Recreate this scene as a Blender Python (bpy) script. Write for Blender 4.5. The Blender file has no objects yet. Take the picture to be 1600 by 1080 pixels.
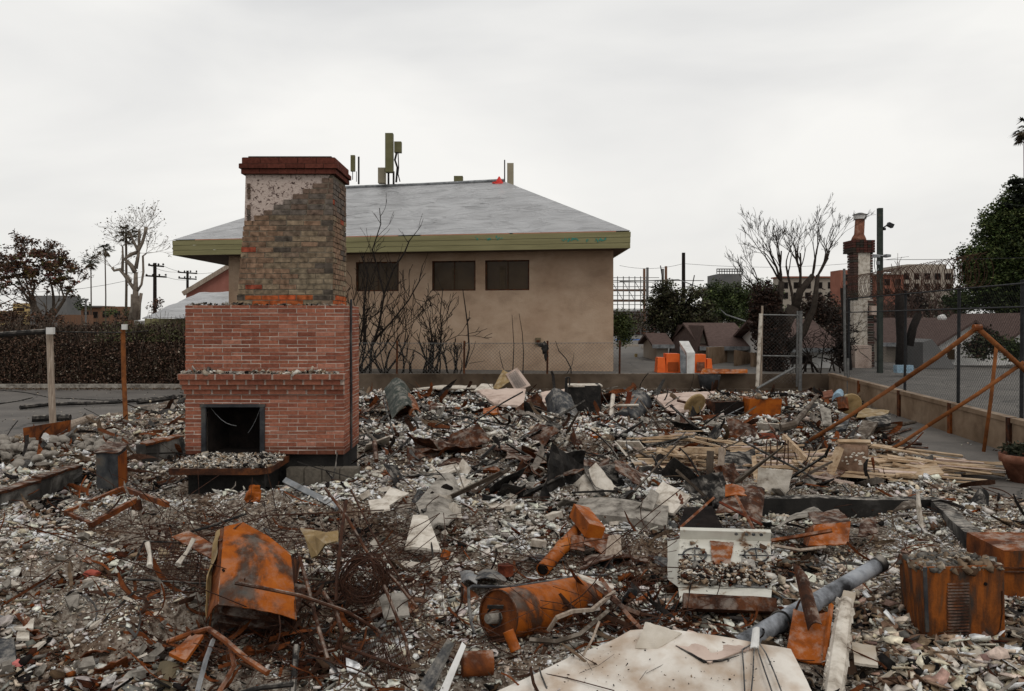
import bpy, math, random
import numpy as np
from mathutils import Vector, Matrix, noise as mnoise
R = math.radians
scene = bpy.context.scene
COL = scene.collection
# ------------------------------------------------------------------ camera, sky, sun
F, H = 1250.0, 2.0                 # focal length in photo pixels, eye height
cam_d = bpy.data.cameras.new('camera'); cam = bpy.data.objects.new('camera', cam_d); COL.objects.link(cam)
cam.location = (0, 0, H); cam.rotation_euler = (R(90), 0, 0)
cam_d.sensor_width = 36.0; cam_d.lens = 36.0 * F / 1600.0; cam_d.shift_y = -40.0 / 1600.0
cam_d.clip_start = 0.05; cam_d.clip_end = 3000
scene.camera = cam
scene.view_settings.view_transform = 'Standard'; scene.view_settings.look = 'None'
scene.view_settings.exposure = 0.0; scene.view_settings.gamma = 1.0
w = bpy.data.worlds.new('World'); scene.world = w; w.use_nodes = True
nt = w.node_tree; nt.nodes.clear(); N = nt.nodes.new; L = nt.links.new
out = N('ShaderNodeOutputWorld'); bg = N('ShaderNodeBackground'); L(bg.outputs[0], out.inputs[0])
sky = N('ShaderNodeTexSky'); sky.sky_type = 'NISHITA'; sky.sun_disc = False
sky.sun_elevation = R(52); sky.sun_rotation = R(150); sky.dust_density = 4
sk = N('ShaderNodeMix'); sk.data_type = 'RGBA'; sk.blend_type = 'MULTIPLY'; sk.inputs[0].default_value = 1
L(sky.outputs[0], sk.inputs[6]); sk.inputs[7].default_value = (.08, .08, .08, 1)
tc = N('ShaderNodeTexCoord'); mp = N('ShaderNodeMapping'); mp.inputs['Scale'].default_value = (1.0, 1.0, 3.2)
L(tc.outputs['Generated'], mp.inputs[0])
nz = N('ShaderNodeTexNoise'); nz.inputs['Scale'].default_value = 1.7; nz.inputs['Detail'].default_value = 5; nz.inputs['Roughness'].default_value = .48; nz.inputs['Distortion'].default_value = .35
L(mp.outputs[0], nz.inputs['Vector'])
cr = N('ShaderNodeValToRGB'); e = cr.color_ramp.elements
e[0].position = .32; e[0].color = (.68, .678, .675, 1); e[1].position = .66; e[1].color = (.92, .905, .87, 1)
L(nz.outputs[0], cr.inputs[0])
sx = N('ShaderNodeSeparateXYZ'); L(tc.outputs['Generated'], sx.inputs[0])
hr = N('ShaderNodeValToRGB'); e = hr.color_ramp.elements        # brightening towards the horizon
e[0].position = 0.0; e[0].color = (1.03, 1.02, .99, 1); e[1].position = .10; e[1].color = (.93, .93, .93, 1)
e2 = e.new(.24); e2.color = (.96, .96, .96, 1); e3 = e.new(.38); e3.color = (.93, .935, .94, 1)
L(sx.outputs['Z'], hr.inputs[0])
m1 = N('ShaderNodeMix'); m1.data_type = 'RGBA'; m1.blend_type = 'MULTIPLY'; m1.inputs[0].default_value = 1
L(cr.outputs[0], m1.inputs[6]); L(hr.outputs[0], m1.inputs[7])
m2 = N('ShaderNodeMix'); m2.data_type = 'RGBA'; m2.inputs[0].default_value = .93   # cloud deck over the clear sky
L(sk.outputs[2], m2.inputs[6]); L(m1.outputs[2], m2.inputs[7])
L(m2.outputs[2], bg.inputs[0]); bg.inputs[1].default_value = 1.13
sd = bpy.data.lights.new('sun', 'SUN'); sun = bpy.data.objects.new('sun', sd); COL.objects.link(sun)
sd.energy = 0.7; sd.angle = R(25); sd.color = (1, .96, .9)
sun.rotation_euler = (R(38), 0, R(30))

# ------------------------------------------------------------------ helpers
def P(px, py, Y): return Vector(((px - 800.0) / F * Y, Y, H - (py - 500.0) / F * Y))
class VN:
    def __init__(s, seed):
        s.t = np.random.RandomState(seed).rand(256, 256)
    def __call__(s, x, y):
        x = np.asarray(x, float); y = np.asarray(y, float)
        xi = np.floor(x).astype(int); yi = np.floor(y).astype(int); fx = x - xi; fy = y - yi
        fx = fx*fx*(3-2*fx); fy = fy*fy*(3-2*fy); t = s.t; a = xi & 255; b = yi & 255; a1 = (xi+1) & 255; b1 = (yi+1) & 255
        return (t[a, b]*(1-fx)+t[a1, b]*fx)*(1-fy)+(t[a, b1]*(1-fx)+t[a1, b1]*fx)*fy
v1, v2, v3 = VN(1), VN(2), VN(3)
def fbm(x, y, f=1.0, o=3, vn=v1):
    r = 0; a = .5; t = 0
    for k in range(o): r = r + a*vn(x*f+17.3*k, y*f+5.1*k); t += a; f *= 2.03; a *= .5
    return r/t
def sst(a, b, x):
    t = np.clip((x-a)/(b-a), 0, 1); return t*t*(3-2*t)
def rub_mask(x, y):                      # 1 where rubble covers the lot, 0 on the bare paving
    y = np.maximum(np.asarray(y, float), .5); u = 800+F*x/y; v = 500+F*H/y
    u = u + 50*(v2(x*1.3, y*1.3)-.5)
    vb = np.interp(u, [-400, 0, 100, 290, 350], [735, 705, 672, 628, 600])
    m = sst(-12, 14, v-vb)
    ub = np.interp(v, [600, 650, 700, 760, 800, 830], [1325, 1365, 1400, 1480, 1640, 2200])
    m = m*(1-sst(-25, 25, u-ub))
    return m*(1-sst(21.3, 21.9, y))
mounds = [(-3.0, 7.75, .9, .13), (-1.45, 8.3, .7, .22), (0.2, 8.2, .9, .12), (-.4, 12, 2.0, .30), (2.5, 12.5, 2.2, .2), (1.5, 15.5, 3, .3), (-2, 17, 2, .2), (5.3, 17.5, 1.6, .28),
          (-1.8, 4.9, .55, .16), (-2.6, 5.6, 1.0, .05), (1.3, 5.6, .5, .08), (2.1, 5.1, .4, .1), (3.1, 4.3, .8, .10), (.9, 6.4, .5, .1), (0.0, 6.8, .7, .04),
          (1.2, 8.4, .8, .1), (3.2, 9.0, 1.0, .05), (-5.2, 6.8, .8, .05), (-4.2, 5.0, .8, .08), (4.6, 7.2, .7, .15), (-4.4, 13.3, 1.0, .22), (2.6, 18.5, 2, .2), (-.9, 6.0, .5, .06)]
pits = [(2.9, 7.35, .9, .18)]
caps = [(1.33, 5.55, .50, .55, .05), (2.95, 5.15, .50, .45, -.02), (.20, 5.2, .62, .42, .0), (-1.62, 4.75, .42, .35, .03), (.75, 4.2, .95, .40, .06), (1.7, 5.0, .5, .35, .05),
        (3.65, 5.7, .5, .4, .0), (-4.7, 9.2, .4, .5, .02), (1.0, 7.4, .6, .5, .08), (-.8, 6.5, .3, .4, .08), (.45, 6.4, .4, .5, .06), (2.45, 6.7, .4, .35, .05), (-2.1, 5.6, .5, .4, .08)]
def hgt(x, y):
    x = np.asarray(x, float); y = np.asarray(y, float)
    m = rub_mask(x, y)
    b = .02+.16*(fbm(x, y, .9, 3)-.38)+.11*(fbm(x, y, 3.7, 3, v2)-.4)+.05*(fbm(x, y, 11, 2, v3)-.4)
    b = b+.07*(sst(.36, .60, fbm(x+31, y+9, 2.3, 4, v1))-.5)
    for (a, c, r, h) in mounds: b = b+h*np.exp(-((x-a)**2+(y-c)**2)/(r*r))
    for (a, c, r, h) in pits: b = b-h*np.exp(-((x-a)**2+(y-c)**2)/(r*r))
    for (a, c, rx, ry, mz) in caps:
        k = sst(1.35, .95, np.sqrt(((x-a)/rx)**2+((y-c)/ry)**2)); b = b*(1-k)+np.minimum(b, mz)*k
    b = b*(1-.5*sst(10.5, 13, y))
    return m*np.maximum(b, 0.0)+.006
def gp(px, py):                          # the point of the ground seen at a photo pixel
    Y = 3.2
    while Y < 40:
        p = P(px, py, Y)
        if p.z <= float(hgt(p.x, p.y)): return p
        Y *= 1.004
    return P(px, py, 40)

class MB:
    def __init__(s): s.v = []; s.f = []; s.c = []; s.col = (1, 1, 1)
    def add(s, vs, fs, col=None):
        n = len(s.v); s.v += [tuple(p) for p in vs]; s.f += [tuple(i+n for i in f) for f in fs]
        s.c += [col or s.col]*len(vs); return s
    def hexa(s, p, col=None):            # bottom ring p0..p3, top ring p4..p7
        return s.add(p, [(0, 3, 2, 1), (4, 5, 6, 7), (0, 1, 5, 4), (1, 2, 6, 5), (2, 3, 7, 6), (3, 0, 4, 7)], col)
    def box(s, c, d, rot=None, col=None):
        c = Vector(c); x, y, z = d[0]/2, d[1]/2, d[2]/2
        p = [Vector(q) for q in ((-x, -y, -z), (x, -y, -z), (x, y, -z), (-x, y, -z), (-x, -y, z), (x, -y, z), (x, y, z), (-x, y, z))]
        if rot is not None: p = [rot @ q for q in p]
        return s.hexa([c+q for q in p], col)
    def bx(s, x0, x1, y0, y1, z0, z1, col=None): return s.box(((x0+x1)/2, (y0+y1)/2, (z0+z1)/2), (x1-x0, y1-y0, z1-z0), None, col)
    def beam(s, a, b, w_, h_, roll=0, col=None, taper=1):
        a = Vector(a); b = Vector(b); d = (b-a).normalized(); up = Vector((0, 0, 1)) if abs(d.z) < .95 else Vector((0, 1, 0))
        u = d.cross(up).normalized(); v = u.cross(d)
        if roll: u, v = u*math.cos(roll)+v*math.sin(roll), v*math.cos(roll)-u*math.sin(roll)
        q = lambda o, t: [o-u*w_/2*t-v*h_/2*t, o+u*w_/2*t-v*h_/2*t, o+u*w_/2*t+v*h_/2*t, o-u*w_/2*t+v*h_/2*t]
        return s.hexa(q(a, 1)+q(b, taper), col)
    def tube(s, pts, r, n=8, cap=True, col=None):
        pts = [Vector(p) for p in pts]; m = len(pts); rs = r if isinstance(r, (list, tuple)) else [r]*m
        vs = []; prev = None
        for i, p in enumerate(pts):
            t = (pts[min(i+1, m-1)]-pts[max(i-1, 0)])
            t = t.normalized() if t.length > 1e-9 else Vector((0, 0, 1))
            if prev is None: u = t.cross(Vector((0, 0, 1)) if abs(t.z) < .9 else Vector((1, 0, 0))).normalized()
            else:
                u = prev-t*prev.dot(t); u = u.normalized() if u.length > 1e-6 else t.orthogonal().normalized()
            prev = u; v = t.cross(u)
            for k in range(n):
                a = 2*math.pi*k/n; vs.append(p+(u*math.cos(a)+v*math.sin(a))*rs[i])
        fs = [(i*n+k, i*n+(k+1) % n, (i+1)*n+(k+1) % n, (i+1)*n+k) for i in range(m-1) for k in range(n)]
        if cap: fs += [tuple(range(n))[::-1], tuple((m-1)*n+k for k in range(n))]
        return s.add(vs, fs, col)
    def lathe(s, a, b, prof, n=24, col=None, caps=(False, False)):   # profile (t along a-b, radius)
        a = Vector(a); b = Vector(b); d = (b-a).normalized(); u = d.orthogonal().normalized(); v = d.cross(u); vs = []
        for t, r in prof:
            o = a.lerp(b, t)
            for k in range(n):
                q = 2*math.pi*k/n; vs.append(o+(u*math.cos(q)+v*math.sin(q))*r)
        m = len(prof); fs = [(i*n+k, i*n+(k+1) % n, (i+1)*n+(k+1) % n, (i+1)*n+k) for i in range(m-1) for k in range(n)]
        if caps[0]: fs.append(tuple(range(n))[::-1])
        if caps[1]: fs.append(tuple((m-1)*n+k for k in range(n)))
        return s.add(vs, fs, col)
    def sheet(s, c, th=.004, nu=8, nv=8, warp=.01, seed=0, f=6, bow=0, ragged=0, col=None):  # crumpled panel on 4 corners
        a, b, d, e_ = [Vector(q) for q in c]   # a-b bottom, e-d top
        n_ = (b-a).cross(e_-a).normalized(); vs = []
        def jag(t): return ragged*(mnoise.noise(Vector((t*9, seed*3.3, 0)))+.4*mnoise.noise(Vector((t*31, seed, 4))))
        for j in range(nv+1):
            for i in range(nu+1):
                u = i/nu; v = j/nv
                if ragged:
                    if i == 0: u += abs(jag(v))
                    if i == nu: u -= abs(jag(v+5))
                    if j == 0: v += abs(jag(u+9))
                    if j == nv: v -= abs(jag(u+3))
                p = (a.lerp(b, u)).lerp(e_.lerp(d, u), v)
                q = mnoise.noise(p*f+Vector((seed*7.7, 0, 0)))*warp+mnoise.noise(p*f*2.7+Vector((0, seed, 0)))*warp*.4
                vs.append(p+n_*(q+bow*math.sin(math.pi*u)))
        m = len(vs); vs += [p-n_*th for p in vs]; w1 = nu+1; fs = []
        for j in range(nv):
            for i in range(nu):
                k = j*w1+i; fs.append((k, k+1, k+1+w1, k+w1)); fs.append((m+k, m+k+w1, m+k+1+w1, m+k+1))
        for i in range(nu): fs.append((i, m+i, m+i+1, i+1)); k = nv*w1+i; fs.append((k, k+1, m+k+1, m+k))
        for j in range(nv): k = j*w1; fs.append((k, k+w1, m+k+w1, m+k)); k = j*w1+nu; fs.append((k, m+k, m+k+w1, k+w1))
        return s.add(vs, fs, col)
    def rock(s, c, r, seed, sub=2, rough=.3, col=None):
        t = ico(sub); vs = []
        for q in t[0]:
            k = 1+rough*mnoise.noise(q*1.6+Vector((seed*3.1, seed*.7, 0)))+rough*.4*mnoise.noise(q*4+Vector((0, seed, 0)))
            vs.append(Vector(c)+Vector((q.x*r[0], q.y*r[1], q.z*r[2]))*k)
        return s.add(vs, t[1], col)
    def build(s, name, mat, parent=None, smooth=False, label=None, cat=None, group=None, kind=None):
        off = Vector((0, 0, 0)); q = parent
        while q is not None: off += q.location; q = q.parent
        loc = Vector((0, 0, 0))
        if parent is None and kind is None and s.v:
            a = np.array(s.v); loc = Vector((float(a[:, 0].mean()), float(a[:, 1].mean()), float(a[:, 2].min()))); off = loc
        me = bpy.data.meshes.new(name); me.from_pydata([(x-off.x, y-off.y, z-off.z) for x, y, z in s.v], [], s.f); me.update()
        if any(c != (1, 1, 1) for c in s.c[:1]+s.c[-1:]) or len(set(s.c)) > 1:
            at = me.attributes.new('Col', 'FLOAT_COLOR', 'POINT'); at.data.foreach_set('color', [k for c in s.c for k in (c[0], c[1], c[2], 1)])
        if smooth: me.polygons.foreach_set('use_smooth', [True]*len(me.polygons))
        if mat is not None: me.materials.append(mat)
        o = bpy.data.objects.new(name, me); COL.objects.link(o); o.parent = parent; o.location = loc
        tag(o, label, cat, group, kind); return o
_ico = {}
def ico(sub):
    if sub in _ico: return _ico[sub]
    import bmesh
    bm = bmesh.new(); bmesh.ops.create_icosphere(bm, subdivisions=sub, radius=1)
    _ico[sub] = ([v.co.copy() for v in bm.verts], [tuple(v.index for v in f.verts) for f in bm.faces]); bm.free(); return _ico[sub]
def tag(o, label=None, cat=None, group=None, kind=None):
    if label: o['label'] = label
    if cat: o['category'] = cat
    if group: o['group'] = group
    if kind: o['kind'] = kind
    return o
def thing(name, label, cat, loc=(0, 0, 0), group=None):
    o = bpy.data.objects.new(name, None); COL.objects.link(o); o.location = loc; o.empty_display_size = .2
    return tag(o, label, cat, group)
def rotm(rx=0, ry=0, rz=0): return Matrix.Rotation(rz, 3, 'Z') @ Matrix.Rotation(ry, 3, 'Y') @ Matrix.Rotation(rx, 3, 'X')

# ------------------------------------------------------------------ materials
def newmat(name):
    m = bpy.data.materials.new(name); m.use_nodes = True; t = m.node_tree; return m, t, t.nodes['Principled BSDF']
def noisemat(name, ramp, scale=4, rough=.85, bump=.2, bscale=None, metal=0, detail=8, stretch=(1, 1, 1), spec=.12, ramp2=None, s2=1.0, dist=0.3, bdist=.01, dust=0):
    m, t, b = newmat(name); n = t.nodes.new; l = t.links.new
    c = n('ShaderNodeTexCoord'); mpp = n('ShaderNodeMapping'); mpp.inputs['Scale'].default_value = stretch; l(c.outputs['Object'], mpp.inputs[0])
    z = n('ShaderNodeTexNoise'); z.inputs['Scale'].default_value = scale; z.inputs['Detail'].default_value = detail; z.inputs['Roughness'].default_value = .62; z.inputs['Distortion'].default_value = dist
    l(mpp.outputs[0], z.inputs['Vector'])
    r = n('ShaderNodeValToRGB'); r.color_ramp.elements.remove(r.color_ramp.elements[1])
    for i, (p_, col) in enumerate(ramp):
        el = r.color_ramp.elements[0] if i == 0 else r.color_ramp.elements.new(p_)
        el.position = p_; el.color = (*col, 1)
    l(z.outputs[0], r.inputs[0]); o = r.outputs[0]
    if ramp2:                             # a second, larger stain layer multiplied in
        z2 = n('ShaderNodeTexNoise'); z2.inputs['Scale'].default_value = s2; z2.inputs['Detail'].default_value = 4; l(c.outputs['Object'], z2.inputs['Vector'])
        r2 = n('ShaderNodeValToRGB'); r2.color_ramp.elements[0].position = ramp2[0][0]; r2.color_ramp.elements[0].color = (*ramp2[0][1], 1)
        r2.color_ramp.elements[1].position = ramp2[1][0]; r2.color_ramp.elements[1].color = (*ramp2[1][1], 1); l(z2.outputs[0], r2.inputs[0])
        mx = n('ShaderNodeMix'); mx.data_type = 'RGBA'; mx.blend_type = 'MULTIPLY'; mx.inputs[0].default_value = 1
        l(o, mx.inputs[6]); l(r2.outputs[0], mx.inputs[7]); o = mx.outputs[2]
    if dust:                              # loose ash lying on upward faces
        ge = n('ShaderNodeNewGeometry'); sp = n('ShaderNodeSeparateXYZ'); l(ge.outputs['Normal'], sp.inputs[0])
        mr = n('ShaderNodeMapRange'); mr.inputs[1].default_value = .25; mr.inputs[2].default_value = .95; l(sp.outputs[2], mr.inputs[0])
        z4 = n('ShaderNodeTexNoise'); z4.inputs['Scale'].default_value = 9; z4.inputs['Detail'].default_value = 8; z4.inputs['Roughness'].default_value = .7; l(c.outputs['Object'], z4.inputs['Vector'])
        m4 = n('ShaderNodeMapRange'); m4.inputs[1].default_value = .46; m4.inputs[2].default_value = .60; m4.inputs[4].default_value = dust; l(z4.outputs[0], m4.inputs[0])
        mu = n('ShaderNodeMath'); mu.operation = 'MULTIPLY'; l(mr.outputs[0], mu.inputs[0]); l(m4.outputs[0], mu.inputs[1])
        md = n('ShaderNodeMix'); md.data_type = 'RGBA'; l(mu.outputs[0], md.inputs[0]); l(o, md.inputs[6]); md.inputs[7].default_value = (.42, .38, .33, 1); o = md.outputs[2]
    l(o, b.inputs['Base Color']); b.inputs['Roughness'].default_value = rough; b.inputs['Metallic'].default_value = metal
    b.inputs['Specular IOR Level'].default_value = spec
    if bump:
        z3 = n('ShaderNodeTexNoise'); z3.inputs['Scale'].default_value = bscale or scale*6; z3.inputs['Detail'].default_value = 6; l(c.outputs['Object'], z3.inputs['Vector'])
        bp = n('ShaderNodeBump'); bp.inputs['Strength'].default_value = bump; bp.inputs['Distance'].default_value = bdist; l(z3.outputs[0], bp.inputs['Height']); l(bp.outputs[0], b.inputs['Normal'])
    return m
def attrmat(name, scale=25, lo=.6, hi=1.25, rough=.9, bump=.4, spec=.06, trans=0):
    m, t, b = newmat(name); n = t.nodes.new; l = t.links.new
    a = n('ShaderNodeAttribute'); a.attribute_name = 'Col'; c = n('ShaderNodeTexCoord')
    z = n('ShaderNodeTexNoise'); z.inputs['Scale'].default_value = scale; z.inputs['Detail'].default_value = 5; l(c.outputs['Object'], z.inputs['Vector'])
    r = n('ShaderNodeMapRange'); r.inputs[1].default_value = .3; r.inputs[2].default_value = .7; r.inputs[3].default_value = lo; r.inputs[4].default_value = hi; l(z.outputs[0], r.inputs[0])
    mx = n('ShaderNodeMix'); mx.data_type = 'RGBA'; mx.blend_type = 'MULTIPLY'; mx.inputs[0].default_value = 1
    l(a.outputs['Color'], mx.inputs[6]); l(r.outputs[0], mx.inputs[7]); l(mx.outputs[2], b.inputs['Base Color'])
    b.inputs['Roughness'].default_value = rough; b.inputs['Specular IOR Level'].default_value = spec
    if bump:
        bp = n('ShaderNodeBump'); bp.inputs['Strength'].default_value = bump; bp.inputs['Distance'].default_value = .004; l(z.outputs[0], bp.inputs['Height']); l(bp.outputs[0], b.inputs['Normal'])
    return m
DR, MR, BR_, OR_ = (.03, .014, .009), (.085, .028, .012), (.17, .05, .014), (.29, .085, .017)
M = {}
M['rust'] = noisemat('rust', [(.30, DR), (.42, MR), (.55, BR_), (.70, OR_)], 5, .8, .35, 60, 0, dust=0.5)
M['rust_bright'] = noisemat('rust_bright', [(.26, (.04, .032, .028)), (.37, (.12, .034, .010)), (.50, (.29, .072, .008)), (.75, (.40, .12, .014))], 3.5, .7, .3, 70, dust=0.35)
M['rust_patchy'] = noisemat('rust_patchy', [(.33, (.05, .045, .04)), (.42, (.075, .03, .014)), (.50, (.27, .068, .008)), (.6, (.34, .09, .009)), (.75, (.40, .13, .018))], 3.4, .7, .3, 70, dist=.45, dust=0.18)
M['rust_dark'] = noisemat('rust_dark', [(.3, (.015, .010, .008)), (.5, (.055, .022, .012)), (.7, (.13, .045, .016))], 8, .85, .4, 60, dust=0.5)
M['rust_streak'] = noisemat('rust_streak', [(.30, (.018, .019, .022)), (.42, (.045, .032, .024)), (.50, (.11, .038, .013)), (.60, (.25, .072, .013)), (.70, (.13, .045, .014)), (.8, (.13, .11, .075))], 3.2, .7, .3, 60, 0, 8, (2.2, 2.2, .7), dust=0.35)
M['rust_red'] = noisemat('rust_red', [(.3, (.05, .014, .010)), (.6, (.16, .04, .018)), (.8, (.25, .08, .03))], 14, .9, .4)
M['charred'] = noisemat('charred', [(.3, (.008, .008, .008)), (.6, (.028, .025, .023)), (.8, (.09, .08, .075))], 9, .75, .5, 40, dust=0.55)
M['burnt_metal'] = noisemat('burnt_metal', [(.3, (.014, .015, .017)), (.5, (.05, .052, .056)), (.62, (.10, .095, .085)), (.75, (.15, .06, .025))], 4, .55, .2, 50, .3, dust=0.5)
M['grey_metal'] = noisemat('grey_metal', [(.3, (.10, .105, .11)), (.55, (.24, .25, .26)), (.75, (.38, .38, .37))], 6, .45, .15, 50, .4, dust=0.4)
M['galv'] = noisemat('galvanised', [(.3, (.09, .09, .088)), (.7, (.19, .19, .185))], 12, .5, .1, 50, .4)
M['black_paint'] = noisemat('black_paint', [(.3, (.012, .013, .014)), (.7, (.03, .03, .032))], 8, .5, .1)
M['cream'] = noisemat('scorched_cream', [(.28, (.17, .14, .11)), (.42, (.43, .38, .31)), (.6, (.55, .50, .43)), (.8, (.60, .56, .50))], 3, .85, .3, 40, ramp2=((.36, (.72, .66, .60)), (.6, (1, 1, 1))), s2=1.6, dust=0.3)
M['plaster'] = noisemat('plaster', [(.32, (.16, .13, .10)), (.43, (.42, .37, .31)), (.55, (.58, .53, .46)), (.75, (.68, .63, .56))], 8, .9, .4, 40)
M['pink_plaster'] = noisemat('pink_plaster', [(.3, (.28, .20, .16)), (.5, (.50, .39, .33)), (.75, (.58, .47, .40))], 3, .9, .2, 40)
M['concrete'] = noisemat('concrete', [(.34, (.07, .06, .05)), (.47, (.20, .18, .155)), (.6, (.30, .275, .24)), (.75, (.38, .355, .32))], 7, .95, .4, 40, dust=0.5)
M['scorched_concrete'] = noisemat('scorched_concrete', [(.36, (.014, .013, .013)), (.52, (.05, .046, .042)), (.62, (.16, .15, .135)), (.75, (.28, .27, .25))], 2.2, .95, .4, 40, dust=0.7)
M['black_concrete'] = noisemat('black_concrete', [(.3, (.010, .010, .010)), (.6, (.028, .026, .024)), (.78, (.09, .085, .08))], 3, .95, .4, 40, dust=0.7)
M['tan_wall'] = noisemat('tan_wall', [(.3, (.15, .105, .07)), (.5, (.245, .175, .12)), (.75, (.32, .24, .17))], 2.5, .95, .3, 30, ramp2=((.35, (.6, .55, .5)), (.6, (1, 1, 1))), s2=.8, dust=0.4)
M['dark_tan_wall'] = noisemat('soot_tan_wall', [(.3, (.05, .036, .026)), (.5, (.10, .075, .055)), (.75, (.15, .115, .085))], 1.5, .95, .3, 30, ramp2=((.35, (.5, .45, .4)), (.6, (1, 1, 1))), s2=.5, dust=0.5)
M['stucco'] = noisemat('stucco', [(.3, (.32, .23, .163)), (.5, (.41, .298, .212)), (.75, (.47, .355, .262))], 1.8, .95, .5, 25, ramp2=((.33, (.80, .74, .70)), (.60, (1, 1, 1))), s2=.55, stretch=(1, 1, 1.4), bdist=.02)
M['trim_green'] = noisemat('olive_boards', [(.3, (.165, .15, .075)), (.6, (.23, .212, .11)), (.8, (.28, .26, .145))], 1.5, .7, .15, 20, stretch=(.4, .4, 5))
M['soffit'] = noisemat('soffit', [(.3, (.10, .075, .06)), (.7, (.14, .11, .085))], 2, .9, 0)
M['antenna'] = noisemat('antenna_olive', [(.3, (.10, .095, .045)), (.7, (.15, .14, .075))], 3, .6, 0)
M['antenna_tan'] = noisemat('antenna_tan', [(.3, (.24, .21, .15)), (.7, (.3, .265, .19))], 3, .6, 0)
M['white_paint'] = noisemat('white_paint', [(.3, (.42, .41, .39)), (.55, (.62, .61, .59)), (.8, (.7, .69, .67))], 3, .6, .1)
M['enamel'] = noisemat('burnt_enamel', [(.30, (.07, .03, .015)), (.37, (.22, .15, .10)), (.43, (.50, .48, .42)), (.8, (.60, .59, .53))], 5, .45, .15, 40)
M['weathered_wood'] = noisemat('weathered_wood', [(.3, (.16, .12, .09)), (.5, (.30, .24, .19)), (.75, (.42, .36, .30))], 6, .9, .4, 40, stretch=(6, 6, .5))
M['rust_post'] = noisemat('rust_post', [(.3, (.10, .038, .016)), (.6, (.22, .078, .024)), (.8, (.28, .12, .045))], 8, .8, .3)
M['bark_tan'] = noisemat('dull_tan', [(.3, (.08, .065, .04)), (.7, (.17, .135, .085))], 4, .8, .2)
M['wood'] = noisemat('split_wood', [(.28, (.14, .085, .05)), (.45, (.36, .25, .155)), (.7, (.52, .40, .275))], 5, .85, .3, 40, stretch=(1, 3, 3), dust=0.3)
M['bark'] = noisemat('bark', [(.3, (.04, .03, .023)), (.6, (.10, .078, .06)), (.8, (.17, .14, .11))], 10, .95, .6, 30, stretch=(1, 1, .3), dust=0.4)
M['pale_bark'] = noisemat('pale_bark', [(.3, (.12, .095, .075)), (.55, (.26, .22, .18)), (.8, (.38, .34, .29))], 3, .95, .3, 30)
M['black_bark'] = noisemat('black_bark', [(.3, (.009, .007, .006)), (.8, (.03, .023, .019))], 9, .95, .5, 30)
M['leaf'] = attrmat('leaf', 8, .7, 1.2, .6, 0, .12)
M['rubble'] = attrmat('rubble', 34, .55, 1.2, .92, .5)
M['brick'] = attrmat('brick', 30, .72, 1.18, .9, .6)
M['old_brick'] = attrmat('old_brick', 16, .42, 1.5, .95, .9)
M['mortar'] = noisemat('mortar', [(.3, (.42, .335, .28)), (.7, (.60, .52, .455))], 12, .95, .3)
M['old_mortar'] = noisemat('old_mortar', [(.3, (.13, .11, .085)), (.7, (.25, .215, .165))], 12, .95, .4)
M['terracotta'] = noisemat('terracotta', [(.3, (.09, .038, .024)), (.55, (.19, .08, .05)), (.75, (.30, .19, .14))], 7, .85, .3)
M['flue_clay'] = noisemat('flue_clay', [(.3, (.09, .055, .035)), (.5, (.20, .125, .085)), (.7, (.32, .24, .18))], 6, .9, .4)
M['wire'] = noisemat('dark_wire', [(.3, (.02, .012, .01)), (.7, (.075, .032, .018))], 20, .8, 0)
M['orange'] = noisemat('orange_plastic', [(.3, (.62, .10, .02)), (.7, (.78, .15, .03))], 3, .5, 0)
M['blue'] = noisemat('blue_plastic', [(.3, (.05, .11, .32)), (.7, (.14, .24, .5))], 6, .6, .2)
M['water_pack'] = noisemat('water_pack', [(.3, (.20, .32, .42)), (.7, (.34, .46, .55))], 20, .3, .2)
M['glass'] = noisemat('smoked_glass', [(.3, (.035, .022, .012)), (.7, (.075, .05, .028))], .9, .12, 0, spec=.12)
M['void'] = noisemat('soot', [(.3, (.005, .004, .004)), (.7, (.018, .013, .011))], 8, .95, .3)  # soot of the firebox; also the painted shade inside holes and openings
M['shingle'] = noisemat('brown_shingle', [(.3, (.065, .042, .036)), (.7, (.115, .078, .068))], 9, .95, .4, 30)
M['white_wall'] = noisemat('white_wall', [(.3, (.52, .51, .49)), (.7, (.68, .67, .65))], 2, .9, .1)
M['pink_wall'] = noisemat('pink_wall', [(.3, (.25, .10, .075)), (.7, (.33, .14, .11))], 2, .9, .1)
M['far_beige'] = noisemat('far_beige', [(.3, (.27, .23, .19)), (.7, (.36, .32, .27))], .6, .9, 0)
M['far_brick'] = noisemat('far_brick', [(.3, (.19, .075, .05)), (.7, (.28, .115, .08))], .8, .9, 0)
M['far_brown'] = noisemat('far_brown', [(.3, (.12, .065, .04)), (.7, (.20, .11, .07))], .3, .9, 0)
M['far_grey'] = noisemat('far_grey', [(.3, (.11, .11, .11)), (.7, (.17, .165, .16))], .4, .9, 0)
M['far_yellow'] = noisemat('far_yellow', [(.3, (.34, .25, .11)), (.7, (.42, .32, .16))], .4, .9, 0)
M['teal_paint'] = noisemat('teal_spray_paint', [(.3, (.03, .17, .14)), (.7, (.05, .25, .2))], 5, .8, 0)
M['red_cloth'] = noisemat('red_cloth', [(.3, (.5, .03, .03)), (.7, (.7, .08, .06))], 5, .8, 0)
M['drip'] = noisemat('orange_membrane', [(.3, (.34, .15, .09)), (.7, (.45, .22, .15))], 4, .8, 0)
M['yellowed'] = noisemat('yellowed_metal', [(.3, (.13, .085, .04)), (.5, (.27, .185, .085)), (.75, (.38, .29, .17))], 5, .7, .2, dust=0.4)
M['pink_bit'] = noisemat('pink_plastic', [(.3, (.5, .14, .13)), (.7, (.62, .22, .2))], 8, .8, .2)
M['green_metal'] = noisemat('dark_green_metal', [(.3, (.015, .022, .018)), (.6, (.04, .048, .04)), (.8, (.10, .06, .035))], 4, .6, .2, dust=0.4)
M['tarp'] = None
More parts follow.
